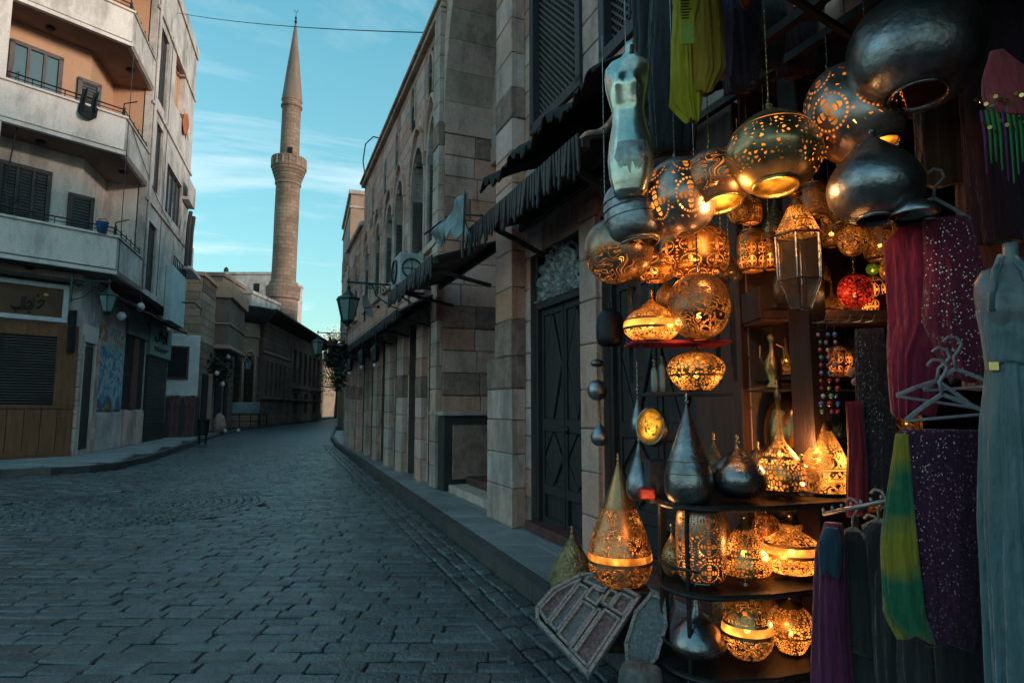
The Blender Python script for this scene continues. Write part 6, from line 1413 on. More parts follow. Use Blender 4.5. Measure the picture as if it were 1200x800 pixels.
# mouth-forward lamp, silver drops
mf = thing('hanging_lantern', 'tipped lantern showing a bright orange round mouth left of the pewter teardrop', 'lantern', at(762, 499, 3.7), rot=(R(78), R(0), R(-28)), group=GH); k = 3.7 / 720
q = MB(); q.lathe([(a * 22 * k, -b_ * 34 * k) for a, b_ in catmull(SHAPES['globe'])][::-1], 32); q.v = [Vector((v.x * .8, v.y, v.z)) for v in q.v]; q.build('body', darkm, mf, smooth=True)
q = MB(); q.lathe([(.001, .004), (12 * k, .004), (19 * k, .001)], 32); q.v = [Vector((v.x * .85, v.y * 1.1, v.z)) for v in q.v]; q.build('lit_diffuser', pierced('lit speckled diffuser', (.6, .3, .1), .5, 'dots', 9, 9, ((0, 1),), st=2.2, gcol=(1, .38, .03), open_=0, thr=.62), mf)
q = MB(); q.lathe([(19 * k, -.004), (20 * k, .006), (18.5 * k, .008)], 32); q.v = [Vector((v.x * .85, v.y * 1.1, v.z)) for v in q.v]; q.build('rim', darkm, mf)
L_('hanging_lantern', 'small silver drop lantern above and left of the tipped orange one', 'lantern', 748, 505, 3.85, 16, 42, 'tear', tarn, darkm, group=GH, chain=.2)
L_('hanging_lantern', 'slender silver teardrop lantern behind the copper lamp top', 'lantern', 750, 585, 3.9, 32, 66, 'tear', tarn, darkm, group=GH, chain=.3)
L_('hanging_lantern', 'black glazed lantern hanging at the stone pier left of the red shelf', 'lantern', 715, 405, 4.4, 32, 44, 'barrel', iron, iron, group=GH, chain=.5)
for k_, (u, v, w_, h) in enumerate(((700, 430, 16, 9), (700, 469, 23, 24), (703, 522, 21, 28))):
    L_('bauble', ['tiny silver bar bauble topmost on the pier', 'round silver bauble in the middle of the string on the pier', 'lowest silver drop bauble on the pier'][k_], 'bauble', u, v, 5.3, w_, h, 'ball' if k_ < 2 else 'onion', tarn, brassm, group='silver baubles strung on the stone pier', chain=.22)
eb = thing('junction_box', 'grey electrical box with a small red cover between rack and stand', 'box', at(776, 590, 3.75)); q = MB(); q.box(-.09, .13, -.05, .08, 0, .26); q.build('box', mat('dull black plastic', (.03, .03, .033), .5), eb, bevel=.01)
q = MB(); q.box(-.15, -.06, -.10, -.02, .04, .10); q.build('red_cover', mat('red plastic', (.5, .03, .02), .4), eb, bevel=.008)
q = MB(); q.box(-.02, .02, -.02, .02, .15 - eb.location.z, 0); q.build('post', wr, eb)
# --- leaning mosaic mirror frames
fm = mat('bone inlay border', (.36, .335, .325), .4, nscale=70, namt=.7, bump=.4, bscale=90, col2=(.13, .10, .09))
inl = [mat('blue grey inlay', (.09, .115, .125), .4, .2, nscale=60, namt=.8, bump=.5, bscale=90, col2=(.19, .22, .23)), mat('plum inlay', (.075, .045, .05), .5, .1, nscale=50, namt=.8, bump=.5, bscale=80, col2=(.22, .17, .17))]
A0, B0 = at(690, 673, 4.0), at(749, 702, 3.8)      # top corners
C0 = at(692, 794, 3.45)                             # bottom right
ex = (B0 - A0); wfr = ex.length; ex.normalize(); ey = (C0 - B0); hfr = ey.length; ey = (ey - ex * ey.dot(ex)).normalized(); ez = (-ey).cross(ex).normalized()
Mx = Matrix((ex, ez, -ey)).transposed().to_4x4()      # local x right, y depth, z up
mf = thing('mosaic_frame', 'large inlaid mirror frame panel with nested crooked cutouts leaning at the kerb', 'frame', B0 + ey * hfr - ex * wfr / 2, rot=Mx.to_euler())
W_, H_ = wfr, hfr
def SH_(x, z): x2 = .5 - (.5 - x) * .89; return (W_ * x2, H_ * (z + .22 * (.5 - x2) / 1.25 * (1 - z)))
outl = [SH_(*a_) for a_ in ((-.85, .0), (.5, 0), (.5, 1), (-.45, 1.04), (-.72, .90), (-1.0, .48), (-1.02, .12))]
q = MB(); q.prism_xz(outl, -.0, .03); q.build('backing', wood_dk, mf, bevel=.003)
def border(q, pts, wd, y0, y1, close=True):
    n = len(pts)
    for i in range(n if close else n - 1):
        a, b_ = Vector((pts[i][0], (y0 + y1) / 2, pts[i][1])), Vector((pts[(i + 1) % n][0], (y0 + y1) / 2, pts[(i + 1) % n][1])); d = (b_ - a).normalized(); q.bar(a - d * wd / 2, b_ + d * wd / 2, wd if True else 0, y1 - y0, (0, 1, 0))
def panel(pts, m):
    cxm, czm = sum(p[0] for p in pts) / len(pts), sum(p[1] for p in pts) / len(pts)
    q = MB(); q.prism_xz(pts, -.012, -.001); o = q.build('inlay_panel', m, mf)
    q = MB(); border(q, pts, .016, -.03, -.008); q.build('inlay_border', fm, mf, bevel=.002)
rp = lambda x0, x1, z0, z1: [SH_(x0, z0), SH_(x1, z0), SH_(x1, z1), SH_(x0, z1)]
panel(rp(.10, .42, .05, .66), inl[1]); panel(rp(-.02, .06, .05, .62), inl[1]); panel(rp(-.36, -.07, .07, .60), inl[0]); panel(rp(-.62, -.42, .09, .78), inl[0])
panel([SH_(-.68, .08), SH_(-.68, .84), SH_(-.92, .48), SH_(-.96, .12)], inl[1]); panel(rp(-.36, -.10, .66, .84), inl[0]); panel(rp(-.04, .12, .72, .92), inl[0]); panel(rp(.17, .44, .72, .94), inl[1]); panel([SH_(-.58, .86), SH_(-.14, .88), SH_(-.14, .99), SH_(-.40, 1.0), SH_(-.56, .95)], inl[0])
q = MB(); border(q, outl, .022, -.034, .004); q.build('outer_border', fm, mf, bevel=.002)
for k_, (u, vb, Y, w_, h, lab, rx) in enumerate(((742, 792, 3.55, 38, 92, 'oval inlaid mirror frame leaning beside the large mosaic panel', -18), (762, 764, 3.75, 24, 80, 'narrow pointed dark frame behind the oval one by the stand', -12))):
    k = Y / 720; b0 = at(u, vb, Y); t_ = thing('mosaic_frame', lab, 'frame', b0, rot=(R(rx), R(18), R(-18)), group=None)
    pts = [(math.cos(a) * w_ / 2 * k * (1 if k_ == 0 else .9), h * k * .5 * (1 + math.sin(a))) for a in [2 * math.pi * i / 8 + .39 for i in range(8)]]
    q = MB(); q.prism_xz(pts, 0, .02); q.build('inlay_panel', inl[0], t_); q = MB(); border(q, pts, .02, -.012, .024); q.build('inlay_border', fm, t_, bevel=.002)
sb_ = thing('stone_block', 'rough grey octagonal stone block at the bottom edge in front of the stand', 'stone', at(757, 815, 3.3)); sb_.location.z = .0
q = MB(); q.lathe([(.12, 0), (.125, .1), (.12, .2), (.10, .245), (.001, .25)], 8, cap0=True)
for i, p in enumerate(q.v): q.v[i] = p + Vector((random.uniform(-.008, .008), random.uniform(-.008, .008), random.uniform(-.006, .006)))
sb_.location.y = 3.42; q.build('block', mat('rough grey stone', (.15, .15, .145), .9, nscale=8, namt=.6, bump=.8, bscale=30), sb_, bevel=.01)

# ---------------------------------------------------------------- cloth and clothes
def fabric(name, col, col2=None, rough=.8, sheen=.3, sequins=None, bands=None, spec=.3):
    if name in MATS: return MATS[name]
    m = mat(name, col, rough, 0, col2=col2, nscale=5, namt=.35, bump=.8, bscale=16, spec=spec, sheen=sheen, fine=.2, stretch=(2.2, 2.2, .45))
    t = m.node_tree; b = t.nodes['Principled BSDF']; lk = b.inputs['Base Color'].links[0]; cur = lk.from_socket
    if bands:
        g = t.nodes.new('ShaderNodeNewGeometry'); sp = t.nodes.new('ShaderNodeSeparateXYZ'); t.links.new(g.outputs['Position'], sp.inputs[0])
        n_ = t.nodes.new('ShaderNodeTexNoise'); n_.inputs['Scale'].default_value = 4; t.links.new(g.outputs['Position'], n_.inputs['Vector'])
        v = mth('ADD', mth('MULTIPLY', sp.outputs[2], bands[0], t), mth('MULTIPLY', n_.outputs[0], 1.5, t), t); v = mth('PINGPONG', v, .5, t); v = mth('MULTIPLY', v, 2, t)
        cr = t.nodes.new('ShaderNodeValToRGB'); e = cr.color_ramp.elements; e[0].position = .25; e[0].color = (*bands[1], 1); e[1].position = .75; e[1].color = (*bands[2], 1); t.links.new(v, cr.inputs[0]); cur = cr.outputs[0]; t.links.new(cur, b.inputs['Base Color'])
    if sequins:
        g = t.nodes.new('ShaderNodeNewGeometry'); vo = t.nodes.new('ShaderNodeTexVoronoi'); vo.inputs['Scale'].default_value = sequins[0] * 2.3; t.links.new(g.outputs['Position'], vo.inputs['Vector'])
        spk = mth('MULTIPLY', mth('LESS_THAN', vo.outputs['Distance'], .28, t), mth('GREATER_THAN', mth('FRACT', mth('MULTIPLY', vo.outputs['Color'], 5.0, t), None, t), sequins[2], t), t)
        mx = t.nodes.new('ShaderNodeMix'); mx.data_type = 'RGBA'; t.links.new(spk, mx.inputs[0]); t.links.new(cur, mx.inputs[6]); mx.inputs[7].default_value = (*[k * .6 for k in sequins[1]], 1); t.links.new(mx.outputs[2], b.inputs['Base Color'])
        t.links.new(mth('MULTIPLY', spk, .7, t), b.inputs['Metallic']); r_ = b.inputs['Roughness'].links[0]; t.links.remove(r_); t.links.new(mth('SUBTRACT', rough, mth('MULTIPLY', spk, rough - .25, t), t), b.inputs['Roughness'])
    return m
def drape(q, prof, folds, amp, seed=0, n=72, sharp=.6):
    "closed pleated tube through (z, width, depth, x, y) sections"
    rd = random.Random(seed); ph = [rd.uniform(0, 6.28) for _ in range(4)]; rings = []; m = len(prof); full = []
    for i in range(m - 1):
        for k in range(5): full.append(tuple(prof[i][a] + (prof[i + 1][a] - prof[i][a]) * (lambda s: s * s * (3 - 2 * s))(k / 5) for a in range(5)))
    full.append(prof[-1])
    for i, (z, w_, d_, x0, y0) in enumerate(full):
        f = i / (len(full) - 1); ring = []
        for j in range(n):
            a = 2 * math.pi * j / n
            c_ = a + .35 * math.sin(2 * a + ph[1] + 1.3 * f) + .16 * math.sin(5 * a + ph[3] - 2.1 * f); s1 = math.sin(folds * c_ + ph[0] + .7 * math.sin(3.1 * f + ph[2])); wv = (math.copysign(abs(s1) ** .6, s1)) * (.45 + .3 * math.sin(a * 2 + ph[2])) + .4 * math.sin(round(folds * 1.7) * c_ + ph[2] + 1.5 * f) + .18 * math.sin(9 * f + 2 * a + ph[0])
            rm = 1 + amp * (.25 + .75 * f) * wv
            ring.append(Vector((x0 + w_ / 2 * math.cos(a) * rm, y0 + d_ / 2 * math.sin(a) * rm, z + .012 * math.sin(3 * a + ph[3]) * f)))
        rings.append(ring)
    return q.loft(rings)
def cloth(name, label, cat, u, vt, Y, prof, m, folds=9, amp=.3, seed=0, group=None, rz=-.4, extra=None, part='cloth'):
    "prof rows: (pixels below top, width px, depth px, dx px)"
    k = Y / 720; t_ = thing(name, label, cat, at(u, vt, Y), rz, group)
    q = MB(); drape(q, [(-p[0] * k, p[1] * k, p[2] * k, p[3] * k if len(p) > 3 else 0, 0) for p in prof], folds, amp, seed); q.build(part, m, t_, smooth=True); return t_
GC = 'clothes hanging at the right side of the shop'
fy = fabric('yellow chiffon', (.50, .40, .008), (.30, .20, .006)); fo = fabric('mustard chiffon', (.40, .22, .01)); fk = fabric('black cloth', (.012, .012, .016)); fp_ = fabric('lilac satin', (.20, .13, .30), rough=.5)
fsq = fabric('dark sequined mesh', (.035, .015, .035), sequins=(60, (.75, .45, .25), .55)); fmar = fabric('maroon chiffon', (.22, .006, .035), (.12, .004, .02)); fmsq = fabric('maroon sequined net', (.14, .006, .03), sequins=(38, (.9, .75, .7), .55))
fpl = fabric('plum sequined net', (.045, .004, .028), sequins=(48, (.75, .5, .65), .45)); fmag = fabric('magenta plum satin', (.12, .009, .06), rough=.6); ftd = fabric('green yellow tie dye', (.3, .3, .02), bands=(2.6, (.01, .11, .05), (.26, .19, .012)))
fgr = fabric('charcoal wool', (.03, .03, .033), (.018, .018, .02)); fg2 = fabric('grey jersey', (.06, .06, .066), (.035, .035, .038)); fteal = fabric('sea green satin', (.06, .125, .14), (.035, .08, .09), rough=.42, spec=.6, sheen=.6); fnavy = fabric('petrol velvet', (.015, .05, .08))
# top row
cloth('hanging_cloth', 'black cloth panel hanging behind the silver torso', 'cloth', 783, -60, 3.5, [(0, 40, 14), (150, 58, 16), (270, 50, 16)], fk, 7, .25, 1)
t_ = cloth('yellow_scarf', 'bright yellow scarf looped beside the silver torso', 'scarf', 808, -40, 3.1, [(0, 46, 16), (50, 40, 16), (100, 30, 14, -10), (180, 34, 14, -10), (205, 14, 8, -2)], fy, 9, .30, 2)
cl = MB(); drape(cl, [(0, .19, .05, .05, .0), (-.35, .19, .06, .06, 0), (-.62, .17, .06, .07, 0), (-.74, .10, .04, .04, 0)], 8, .3, 4); cl.build('fold', fo, t_, smooth=True)
limet = mat('lime card', (.45, .55, .10), .6); tg = thing('price_tag', 'lime swing tag with printed lines on the yellow scarf', 'tag', at(806, 52, 2.98), -.1); q = MB(); q.box(-.035, .035, 0, .003, 0, .30); q.build('card', mat('yellow card', (.62, .55, .03), .6), tg); q = MB(); q.box(-.033, .033, -.003, -.0005, .0, .12); q.build('blank_area', limet, tg)
q = MB()
for i in range(9): z = .14 + i * .016; q.box(-.028, -.028 + random.uniform(.03, .055), -.002, -.0005, z, z + .006)
q.build('print', ink, tg)
cloth('hanging_cloth', 'long lilac satin cloth between the yellow scarf and the sequined shawl', 'cloth', 838, -50, 3.2, [(0, 30, 14), (90, 36, 14), (160, 26, 10)], fp_, 6, .25, 5)
cloth('hanging_cloth', 'dark fringed sequined shawl left of the wide brass dome', 'shawl', 862, -60, 3.25, [(0, 44, 14), (80, 50, 14), (190, 34, 12)], fsq, 11, .25, 6)
cloth('hanging_cloth', 'small orange red cloth corner at the top beside the sequined shawl', 'cloth', 872, -40, 3.1, [(0, 14, 8), (40, 18, 8), (56, 6, 4)], fabric('orange red cloth', (.55, .08, .03)), 5, .2, 7)
cloth('hanging_cloth', 'dark green shawl at the top above the wide brass dome', 'shawl', 893, -50, 3.35, [(0, 40, 16), (80, 44, 16), (150, 30, 12)], fabric('dark green cloth', (.03, .05, .02), (.06, .02, .03)), 9, .3, 8)
cloth('hanging_cloth', 'deep brown red shawl at the top near the coin belt', 'shawl', 925, -60, 3.5, [(0, 46, 18), (100, 50, 18), (170, 36, 14)], fabric('brown red cloth', (.07, .01, .015)), 9, .3, 9)
def coins(t_, pts, r_, m, name='coin'):
    for p in pts:
        q = MB(); q.lathe([(.001, -.0015), (r_, -.0015), (r_, .0015), (.001, .0015)], 8); o = q.build(name, m, t_); o.location = p; o.rotation_euler = (math.pi / 2 + random.uniform(-.5, .5), 0, random.uniform(-.6, .6))
gold = mat('gold coins', (.75, .52, .18), .25, .95, bump=0)
bt = cloth('coin_belt', 'dark red belly dance belt with gold coins at the top centre right', 'belt', 948, -40, 3.0, [(0, 44, 14), (50, 40, 14), (72, 16, 8)], fabric('wine velvet', (.14, .004, .015)), 6, .2, 10)
coins(bt, [(random.uniform(-.08, .08), -.04, -.12 - random.random() * .16) for _ in range(16)], .011, gold)
bt = cloth('coin_shawl', 'pink coin shawl with green fringe at the upper right edge', 'shawl', 1168, 60, 2.3, [(0, 14, 8, 0), (30, 44, 12, 6), (60, 62, 14, 14), (85, 60, 14, 18)], fabric('coral pink cloth', (.34, .045, .06)), 12, .22, 11)
coins(bt, [(-.09 + i * .016, -.035 + .002 * (i % 3), -.20 - .012 * (i % 4) + .0 * i) for i in range(15)] + [(-.07 + i * .018, -.03, -.30 - .02 * (i % 3)) for i in range(12)], .008, gold)
gfr = mat('green fringe', (.03, .22, .06), .7)
for i in range(14):
    x = -.07 + i * .0165; q = MB(); q.tube([(x, -.01, -.24), (x + .004, -.016, -.34), (x + .002, -.01, -.50 + .05 * math.sin(i))], [.007, .006, .003], 5); q.build('tassel', gfr if i % 4 else mat('purple fringe', (.12, .02, .12), .7), bt)
for k_, (u, vt, Y, w_, h, c) in enumerate(((770, -60, 3.75, 60, 170, 'black'), (820, -60, 3.8, 70, 190, 'plum'), (880, -60, 3.7, 64, 150, 'black'), (915, -50, 3.8, 70, 160, 'wine'), (960, -60, 3.6, 70, 170, 'black'), (1000, -50, 3.5, 60, 190, 'wine'), (1100, -80, 3.1, 80, 330, 'black'), (1150, -60, 2.9, 70, 380, 'plum'), (1060, -60, 3.3, 60, 220, 'plum'))):
    cloth('hanging_garment', ['black garment behind the silver torso', 'plum black garment behind the yellow scarf', 'black garment above the wide brass dome', 'wine dark garment behind the coin belt', 'black garment right of the coin belt', 'wine dark garment left of the big silver pumpkin', 'long black garment behind the coral coin shawl', 'long plum black garment behind the satin gown', 'plum black garment behind the big silver pumpkin'][k_], 'garment', u, vt, Y, [(0, w_ * .7, 14), (h * .3, w_, 18), (h, w_ * .95, 18)], fabric('dim ' + c, {'black': (.013, .012, .014), 'plum': (.035, .012, .03), 'wine': (.05, .006, .014)}[c]), 8, .25, 120 + k_, GC)
# clothes hanging at the right
def hanger(label, u, v, Y, w_, m, tilt=0, rz=-.3, group='white plastic hangers'):
    k = Y / 720; t_ = thing('coat_hanger', label, 'hanger', at(u, v, Y), group=group, rot=(0, R(tilt), rz)); W2 = w_ * k / 2
    q = MB(); pts = [(-W2, 0, -W2 * .62), (-W2 * .5, 0, -W2 * .28), (0, 0, 0), (W2 * .5, 0, -W2 * .28), (W2, 0, -W2 * .62)]
    for a, b_ in zip(pts, pts[1:]): q.bar(a, b_, .008, .018, (0, 0, 1))
    q.bar((-W2, 0, -W2 * .64), (W2, 0, -W2 * .64), .008, .012); q.build('arms', m, t_, bevel=.003)
    q = MB(); q.tube([(0, 0, 0), (0, 0, .05), (.02, 0, .075), (.035, 0, .10), (.02, 0, .13), (-.01, 0, .135), (-.03, 0, .115)], .007, 8); q.build('hook', m, t_, smooth=True); return t_
whp = mat('white hanger plastic', (.24, .24, .26), .4); grp = mat('grey hanger plastic', (.18, .18, .19), .4)
md = cloth('maroon_dress', 'maroon chiffon dress with sequined bodice hanging beside the interior shelf', 'dress', 1084, 262, 2.75, [(0, 60, 14, 4), (20, 90, 22, 2), (120, 96, 26, 4), (160, 60, 24, -18), (230, 40, 22, -26)], fmar, 11, .22, 20, GC, part='skirt')
q = MB(); k = 2.75 / 720; drape(q, [(0, 46 * k, 20 * k, 18 * k, -.05), (-60 * k, 56 * k, 24 * k, 22 * k, -.055), (-120 * k, 62 * k, 24 * k, 18 * k, -.055), (-190 * k, 30 * k, 20 * k, 26 * k, -.05)], 8, .15, 21); q.build('bodice', fmsq, md, smooth=True)
hanger('grey hanger of the maroon dress with its tall hook', 1094, 232, 2.7, 80, grp, 8, group=None)
ds_ = thing('bell_shade', 'small silver bell shaped shade with a ring above the maroon dress', 'shade', at(1072, 252, 2.6)); k = 2.6 / 720
q = MB(); q.lathe([(26 * k, 0), (27 * k, 3 * k), (20 * k, 12 * k), (10 * k, 18 * k), (3 * k, 20 * k)], 28); q.build('shade', tarn, ds_, smooth=True); q = MB(); q.tube([(4 * k * math.cos(a), 0, 24 * k + 4 * k * math.sin(a)) for a in [R(30 * i) for i in range(13)]], .004, 6); q.build('ring', tarn, ds_)
cloth('sequined_top', 'plum sequined skirt set hanging from the white hangers', 'skirt', 1104, 503, 2.4, [(0, 84, 20), (60, 88, 24), (150, 84, 26, -2), (215, 62, 24, -6), (240, 52, 20, -8)], fpl, 10, .12, 22, GC)
hanger('front white hanger holding the plum sequined skirt', 1104, 462, 2.37, 84, whp, -6); hanger('white hanger behind the front one, tipped to the left', 1098, 446, 2.5, 78, whp, 10); hanger('highest of the white hangers over the plum skirt', 1120, 432, 2.55, 72, whp, -4)
cloth('tie_dye_scarf', 'green and yellow tie dyed scarf left of the plum sequined skirt', 'scarf', 1053, 508, 2.45, [(0, 14, 10, 4), (60, 26, 16, 0), (130, 42, 20, -4), (200, 46, 20, -2), (225, 36, 18, 6)], ftd, 9, .35, 23, GC)
cloth('plum_gown', 'magenta plum gown at the left end of the clothes rail, lit by the lamps', 'gown', 972, 612, 3.0, [(0, 18, 12, 4), (30, 30, 18, 0), (100, 34, 24, -4), (260, 46, 30, -8)], fmag, 8, .18, 24, GC)
cloth('velvet_top', 'petrol blue velvet shoulder piece over the plum gown', 'top', 972, 618, 2.94, [(0, 14, 10, 2), (16, 24, 14, 0), (52, 22, 12, -2)], fnavy, 6, .12, 25, GC)
gl_l = ['charcoal jacket first on the rail beside the plum gown', 'mid grey long shirt behind the charcoal jacket', 'dark grey jacket with square hem in the middle of the rail', 'pale grey hanging shirt below the middle of the rail', 'black trousers hanging under the tie dyed scarf', 'dark grey trousers right of the tie dyed scarf', 'black long coat between the plum skirt and the sea green gown']
specs = [(1000, 622, 3.0, 34, 130, fgr), (1006, 690, 3.05, 36, 110, fg2), (1030, 612, 2.95, 42, 140, fgr), (1022, 640, 3.1, 40, 180, fg2), (1052, 660, 2.9, 60, 190, fgr), (1076, 700, 2.7, 50, 160, fgr), (1120, 590, 2.6, 66, 330, fk)]
for k_, ((u, v, Y, w_, h, m), lab) in enumerate(zip(specs, gl_l)):
    cloth('hanging_garment', lab, 'garment', u, v, Y, [(0, w_ * .45, 12), (10, w_ * .85, 18), (h * .5, w_, 22), (h, w_ * .95, 22)], m, 6 + k_ % 3, .16, 40 + k_, GC)
    if k_ < 4: hanger(['first', 'second', 'third', 'fourth'][k_] + ' white hanger on the clothes rail counted from the lamps', u, v - 4, Y, w_ * .9, whp, 0, -.9)
# background layers of dark garments in the shop
bgm = [fabric('bg maroon', (.045, .008, .012)), fabric('bg brown', (.035, .018, .012)), fabric('bg black', (.014, .012, .013)), fabric('bg wine', (.06, .006, .018))]
for k_ in range(16):
    s_ = 3.1 - k_ * .22; p = R1M @ Vector((s_, -.42 - .22 * (k_ % 3), 3.3 - .5 * (k_ % 2)))
    t_ = thing('hanging_garment', 'dark %s garment, %s from the street end of the packed row inside the shop' % (['maroon', 'brown', 'black', 'wine'][k_ % 4], ['first', 'second', 'third', 'fourth', 'fifth', 'sixth', 'seventh', 'eighth', 'ninth', 'tenth', 'eleventh', 'twelfth', 'thirteenth', 'fourteenth', 'fifteenth', 'sixteenth'][k_]), 'garment', p, R1A + .3 * (k_ % 3), 'packed dark garments inside the shop')
    q = MB(); drape(q, [(0, .16, .06, 0, 0), (-.06, .34, .12, 0, 0), (-.8, .38, .14, 0, 0), (-1.6, .46, .16, 0, 0)], 7, .2, 60 + k_); q.build('cloth', bgm[k_ % 4], t_, smooth=True)
# red and dark beaded strips around u 1000-1030
cloth('hanging_cloth', 'narrow dark red scarf hanging right of the calligraphic lamp', 'scarf', 1001, 470, 3.3, [(0, 18, 10), (60, 20, 12), (130, 22, 12, -4)], fabric('dark red scarf', (.16, .006, .02)), 6, .25, 80)
cloth('hanging_cloth', 'black beaded skirt between the bead strings and the maroon dress', 'skirt', 1019, 385, 3.3, [(0, 30, 12), (90, 36, 14), (200, 30, 14)], fabric('black beaded', (.012, .012, .018), sequins=(55, (.6, .65, .75), .7)), 8, .2, 81)
beadc = [mat('bead ' + n_, c, .3, 0, bump=0, spec=.8) for n_, c in (('red', (.5, .03, .06)), ('green', (.05, .35, .15)), ('yellow', (.7, .6, .08)), ('lilac', (.3, .2, .4)), ('blue', (.05, .15, .4)), ('white', (.6, .6, .55)))]
bs = thing('bead_strings', 'cluster of multicoloured bead strings hanging left of the black beaded skirt', 'beads', at(966, 392, 3.25)); rd = random.Random(8); k = 3.25 / 720
for si, dx in enumerate((-6, 3, 12)):
    q = MB(); q.tube([(dx * k, 0, .06), (dx * k, 0, -95 * k)], .0015, 4); q.build('string', ink, bs)
    for i in range(11):
        q = MB(); r_ = rd.uniform(.009, .015); q.lathe([(.001, -r_), (r_ * .7, -r_ * .7), (r_, 0), (r_ * .7, r_ * .7), (.001, r_)], 8); o = q.build('bead', rd.choice(beadc), bs, smooth=True); o.location = (dx * k + rd.uniform(-.005, .005), rd.uniform(-.01, .01), -i * 9 * k)
# rails
rl = thing('clothes_rail', 'chrome studded rail carrying the grey garments', 'rail', at(965, 602, 3.05)); q = MB(); e_ = at(1046, 585, 2.75) - at(965, 602, 3.05); q.tube([(0, 0, 0), tuple(e_)], .010, 8); q.build('tube', metal_g, rl, smooth=True)
for i in range(8): q = MB(); p = e_ * (i / 7.0); q.lathe([(.001, -.008), (.008, 0), (.006, .012), (.001, .014)], 8, tuple(p + Vector((0, 0, .016)))); q.build('stud', metal_g, rl)
q = MB(); q.tube([tuple(e_), tuple(e_ + Vector((.2, .15, .0))), tuple(e_ + Vector((.2, .15, -1.1)))], .012, 6); q.build('stand', wr, rl)
tr_ = thing('interior_shelf', 'dark glass fronted tray shelf below the glazed cage lantern', 'shelf', at(885, 375, 3.9)); k = 3.9 / 720
q = MB(); q.box(0, 172 * k, -.1, .2, -.02, 0); q.build('board', wood_br, tr_, bevel=.006); q = MB()
for x in (0, 172 * k): q.box(x - .01, x + .01, -.1, .2, 0, .2)
q.box(0, 172 * k, -.1, -.09, 0, .05); q.build('tray_side', wood_br, tr_, bevel=.004)
q = MB(); q.box(0, 165 * k, -.1, .2, -84 * k, -82 * k); q.build('board', wood_dk, tr_)
hk = thing('wire_hooks', 'row of wire hooks with small pale slippers near the bead strings', 'hooks', at(958, 378, 3.4)); k = 3.4 / 720
q = MB()
for i in range(5): q.tube([(i * 14 * k, 0, 0), (i * 14 * k, -.08, .0), (i * 14 * k, -.10, .03)], .003, 5)
q.tube([(-6 * k, 0, 0), (70 * k, 0, 0)], .004, 5); q.build('wire', metal_g, hk)
sl = mat('pale pink leather', (.50, .30, .26), .5)
for j, (x, z) in enumerate(((26, -62), (30, -72))): q = MB(); q.lathe([(.001, 0), (.018, .01), (.022, .04), (.016, .08), (.02, .11), (.001, .13)], 10); o = q.build('slipper', sl, hk, smooth=True); o.location = (x * k, -.05, z * k); o.rotation_euler = (0, R(66), .2); o.scale = (1, .6, 1)

# ---------------------------------------------------------------- mannequins
def torso(q, k, n=40):
    rings = []
    # z, half width, half depth, x shift, bust
    S = [(0, 17, 12, 0, 0), (25, 24, 16, 1, 0), (50, 27, 18, 2, 0), (75, 25, 16, 2, 0), (100, 20, 13, 1, 0), (118, 19, 13, 0, 0), (135, 22, 15, -1, .4), (150, 25, 16, -1, 1), (165, 26, 15, -1, .6), (178, 26, 12, 0, .1), (188, 21, 9, 1, 0), (193, 12, 7, 3, 0), (200, 6.5, 6.5, 4, 0), (220, 6, 6, 5, 0)]
    for i in range(len(S) - 1):
        for s_ in range(3):
            f = s_ / 3; z, a, b_, x, bu = [S[i][c] + (S[i + 1][c] - S[i][c]) * f for c in range(5)]; ring = []
            for j in range(n):
                t = 2 * math.pi * j / n; bump = bu * 7 * (math.exp(-((math.degrees(t) - 245) / 20) ** 2) + math.exp(-((math.degrees(t) - 295) / 20) ** 2))
                ring.append(Vector(((x + a * math.cos(t)) * k, (b_ * math.sin(t)) * k - bump * k, z * k)))
            rings.append(ring)
    return q.loft(rings)
chrome = mat('pearly silver plastic', (.62, .64, .56), .22, .9, nscale=6, namt=.35, bump=.12, bscale=10, col2=(.30, .31, .24), fine=.1)
tm = thing('torso_mannequin', 'headless glossy silver female torso hung beside the lattice windows', 'mannequin', at(738, 205, 3.15), -.25); k = 3.15 / 720
q = MB(); torso(q, k * .92); q.v = [Vector((v.x * 1.15, v.y * 1.1, v.z - .12)) for v in q.v]; q.build('torso', chrome, tm, smooth=True)
plastw = mat('clear wrap', (.50, .53, .52), .12, .2, nscale=14, namt=.9, bump=1.0, bscale=16, col2=(.10, .11, .11), spec=1.0); plastw.node_tree.nodes['Principled BSDF'].inputs['Alpha'].default_value = .5
q = MB(); drape(q, [(.16, .21, .16, .01, 0), (.08, .235, .18, .01, 0), (-.0, .19, .14, .01, 0), (-.09, .11, .09, .02, 0)], 13, .16, 90); q.build('plastic_wrap', plastw, tm, smooth=True)
q = MB(); q.tube([(.02, 0, .89 * 1.0), (.02, 0, 1.25)], .006, 5); q.build('hook', iron, tm)
dm = thing('dress_mannequin', 'sea green satin halter gown on a grey torso at the far right edge', 'mannequin', at(1222, 800, 2.1), -.5); k = 2.1 / 720; dm.location.z = .15
zt = at(1222, 302, 2.1).z - .15
skin = mat('grey mannequin shell', (.15, .16, .165), .45, coat=.2)
q = MB(); q.T = Matrix.Translation((0, 0, zt - 200 * k * 1.25)) @ Matrix.Scale(1.25, 4); torso(q, k); q.build('torso', skin, dm, smooth=True)
q = MB(); z5 = zt - 170 * k
drape(q, [(zt - 62 * k, 62 * k, 40 * k, -2 * k, 0), (zt - 92 * k, 60 * k, 44 * k, 0, 0), (zt - 130 * k, 56 * k, 40 * k, 0, 0)], 7, .04, 91); q.build('bodice', fteal, dm, smooth=True)
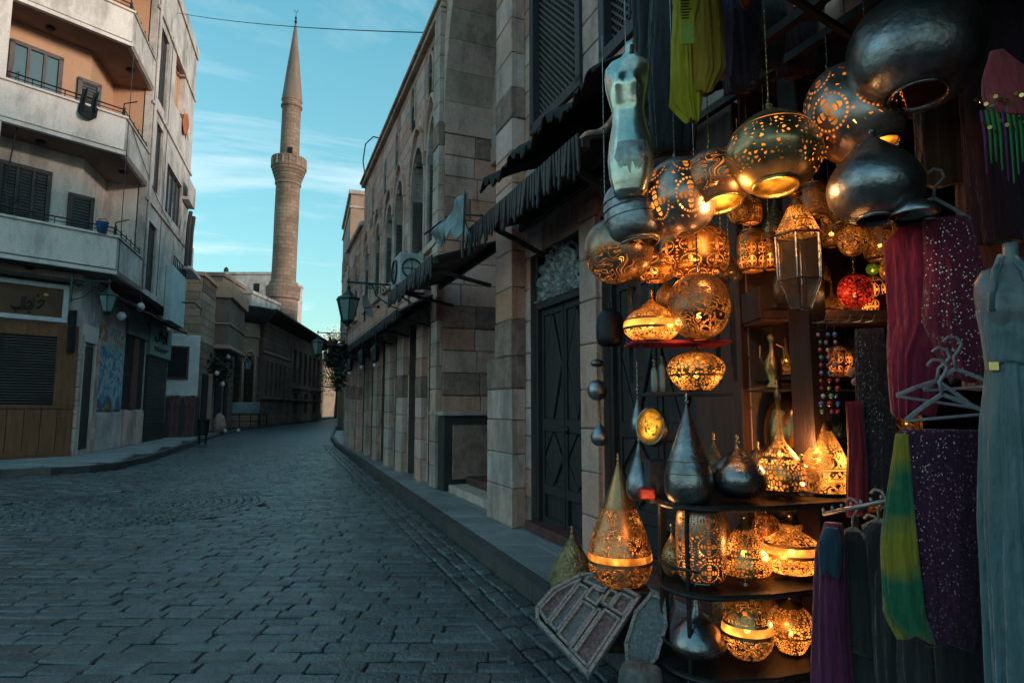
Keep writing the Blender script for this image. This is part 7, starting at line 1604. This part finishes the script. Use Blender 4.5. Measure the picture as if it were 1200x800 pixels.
q = MB(); drape(q, [(zt - 125 * k, 52 * k, 38 * k, 0, 0), (zt - 190 * k, 70 * k, 50 * k, 0, 0), (zt - 320 * k, 86 * k, 62 * k, 0, 0), (.12, 104 * k, 84 * k, 0, 0)], 9, .22, 92, n=110); q.build('skirt', fteal, dm, smooth=True)
q = MB(); q.tube([(-20 * k, -20 * k, zt - 66 * k), (-14 * k, -17 * k, zt - 20 * k), (-5 * k, -3 * k, zt + 2 * k)], [.014, .012, .01], 8); q.tube([(20 * k, -20 * k, zt - 66 * k), (14 * k, -17 * k, zt - 20 * k), (6 * k, -3 * k, zt + 2 * k)], [.014, .012, .01], 8); q.build('halter_strap', fteal, dm, smooth=True)
q = MB(); q.cbox((-22 * k, -17 * k, zt - 130 * k), (.03, .012, .035)); q.build('brooch', gold, dm, bevel=.004)
q = MB(); q.lathe([(.2, 0), (.2, .02), (.02, .04), (.02, .4)], 20, cap0=True); q.build('base', iron, dm)
# hanging bars that carry lanterns and clothes
cb_ = thing('hanging_bars', 'dark timber bars under the shop awning that carry lanterns and clothes', 'bars', (3.25, 0, 0), R1A)
for o_, z in ((.15, 3.66), (.5, 3.60)): q = MB(); q.box(-2.8, 5.6, o_, o_ + .05, z, z + .05); q.build('bar', wood_dk, cb_)
q = MB(); q.box(-2.8, 4.4, -.5, -.45, 3.5, 3.55); q.build('bar', wood_dk, cb_)
# warm point lights added among the lit lanterns to fill the displays
def fill_light(u, v, Y, e, name='lantern_fill', r_=.05, col=(1, .45, .14)):
    d = bpy.data.lights.new(name, 'POINT'); d.energy = e; d.color = col; d.shadow_soft_size = r_; o = bpy.data.objects.new(name, d); C.objects.link(o); o.location = at(u, v, Y); return o
for a_ in ((945, 520, 3.62, 4), (900, 650, 3.42, 3), (905, 735, 3.40, 2.2), (909, 232, 2.86, 3), (846, 246, 3.05, 2.5), (800, 335, 3.45, 3.5), (790, 380, 3.36, 1.5), (965, 345, 3.75, 1.5), (960, 450, 3.8, 1.2), (770, 600, 3.5, .8), (990, 140, 2.95, 1.0)): fill_light(*a_)
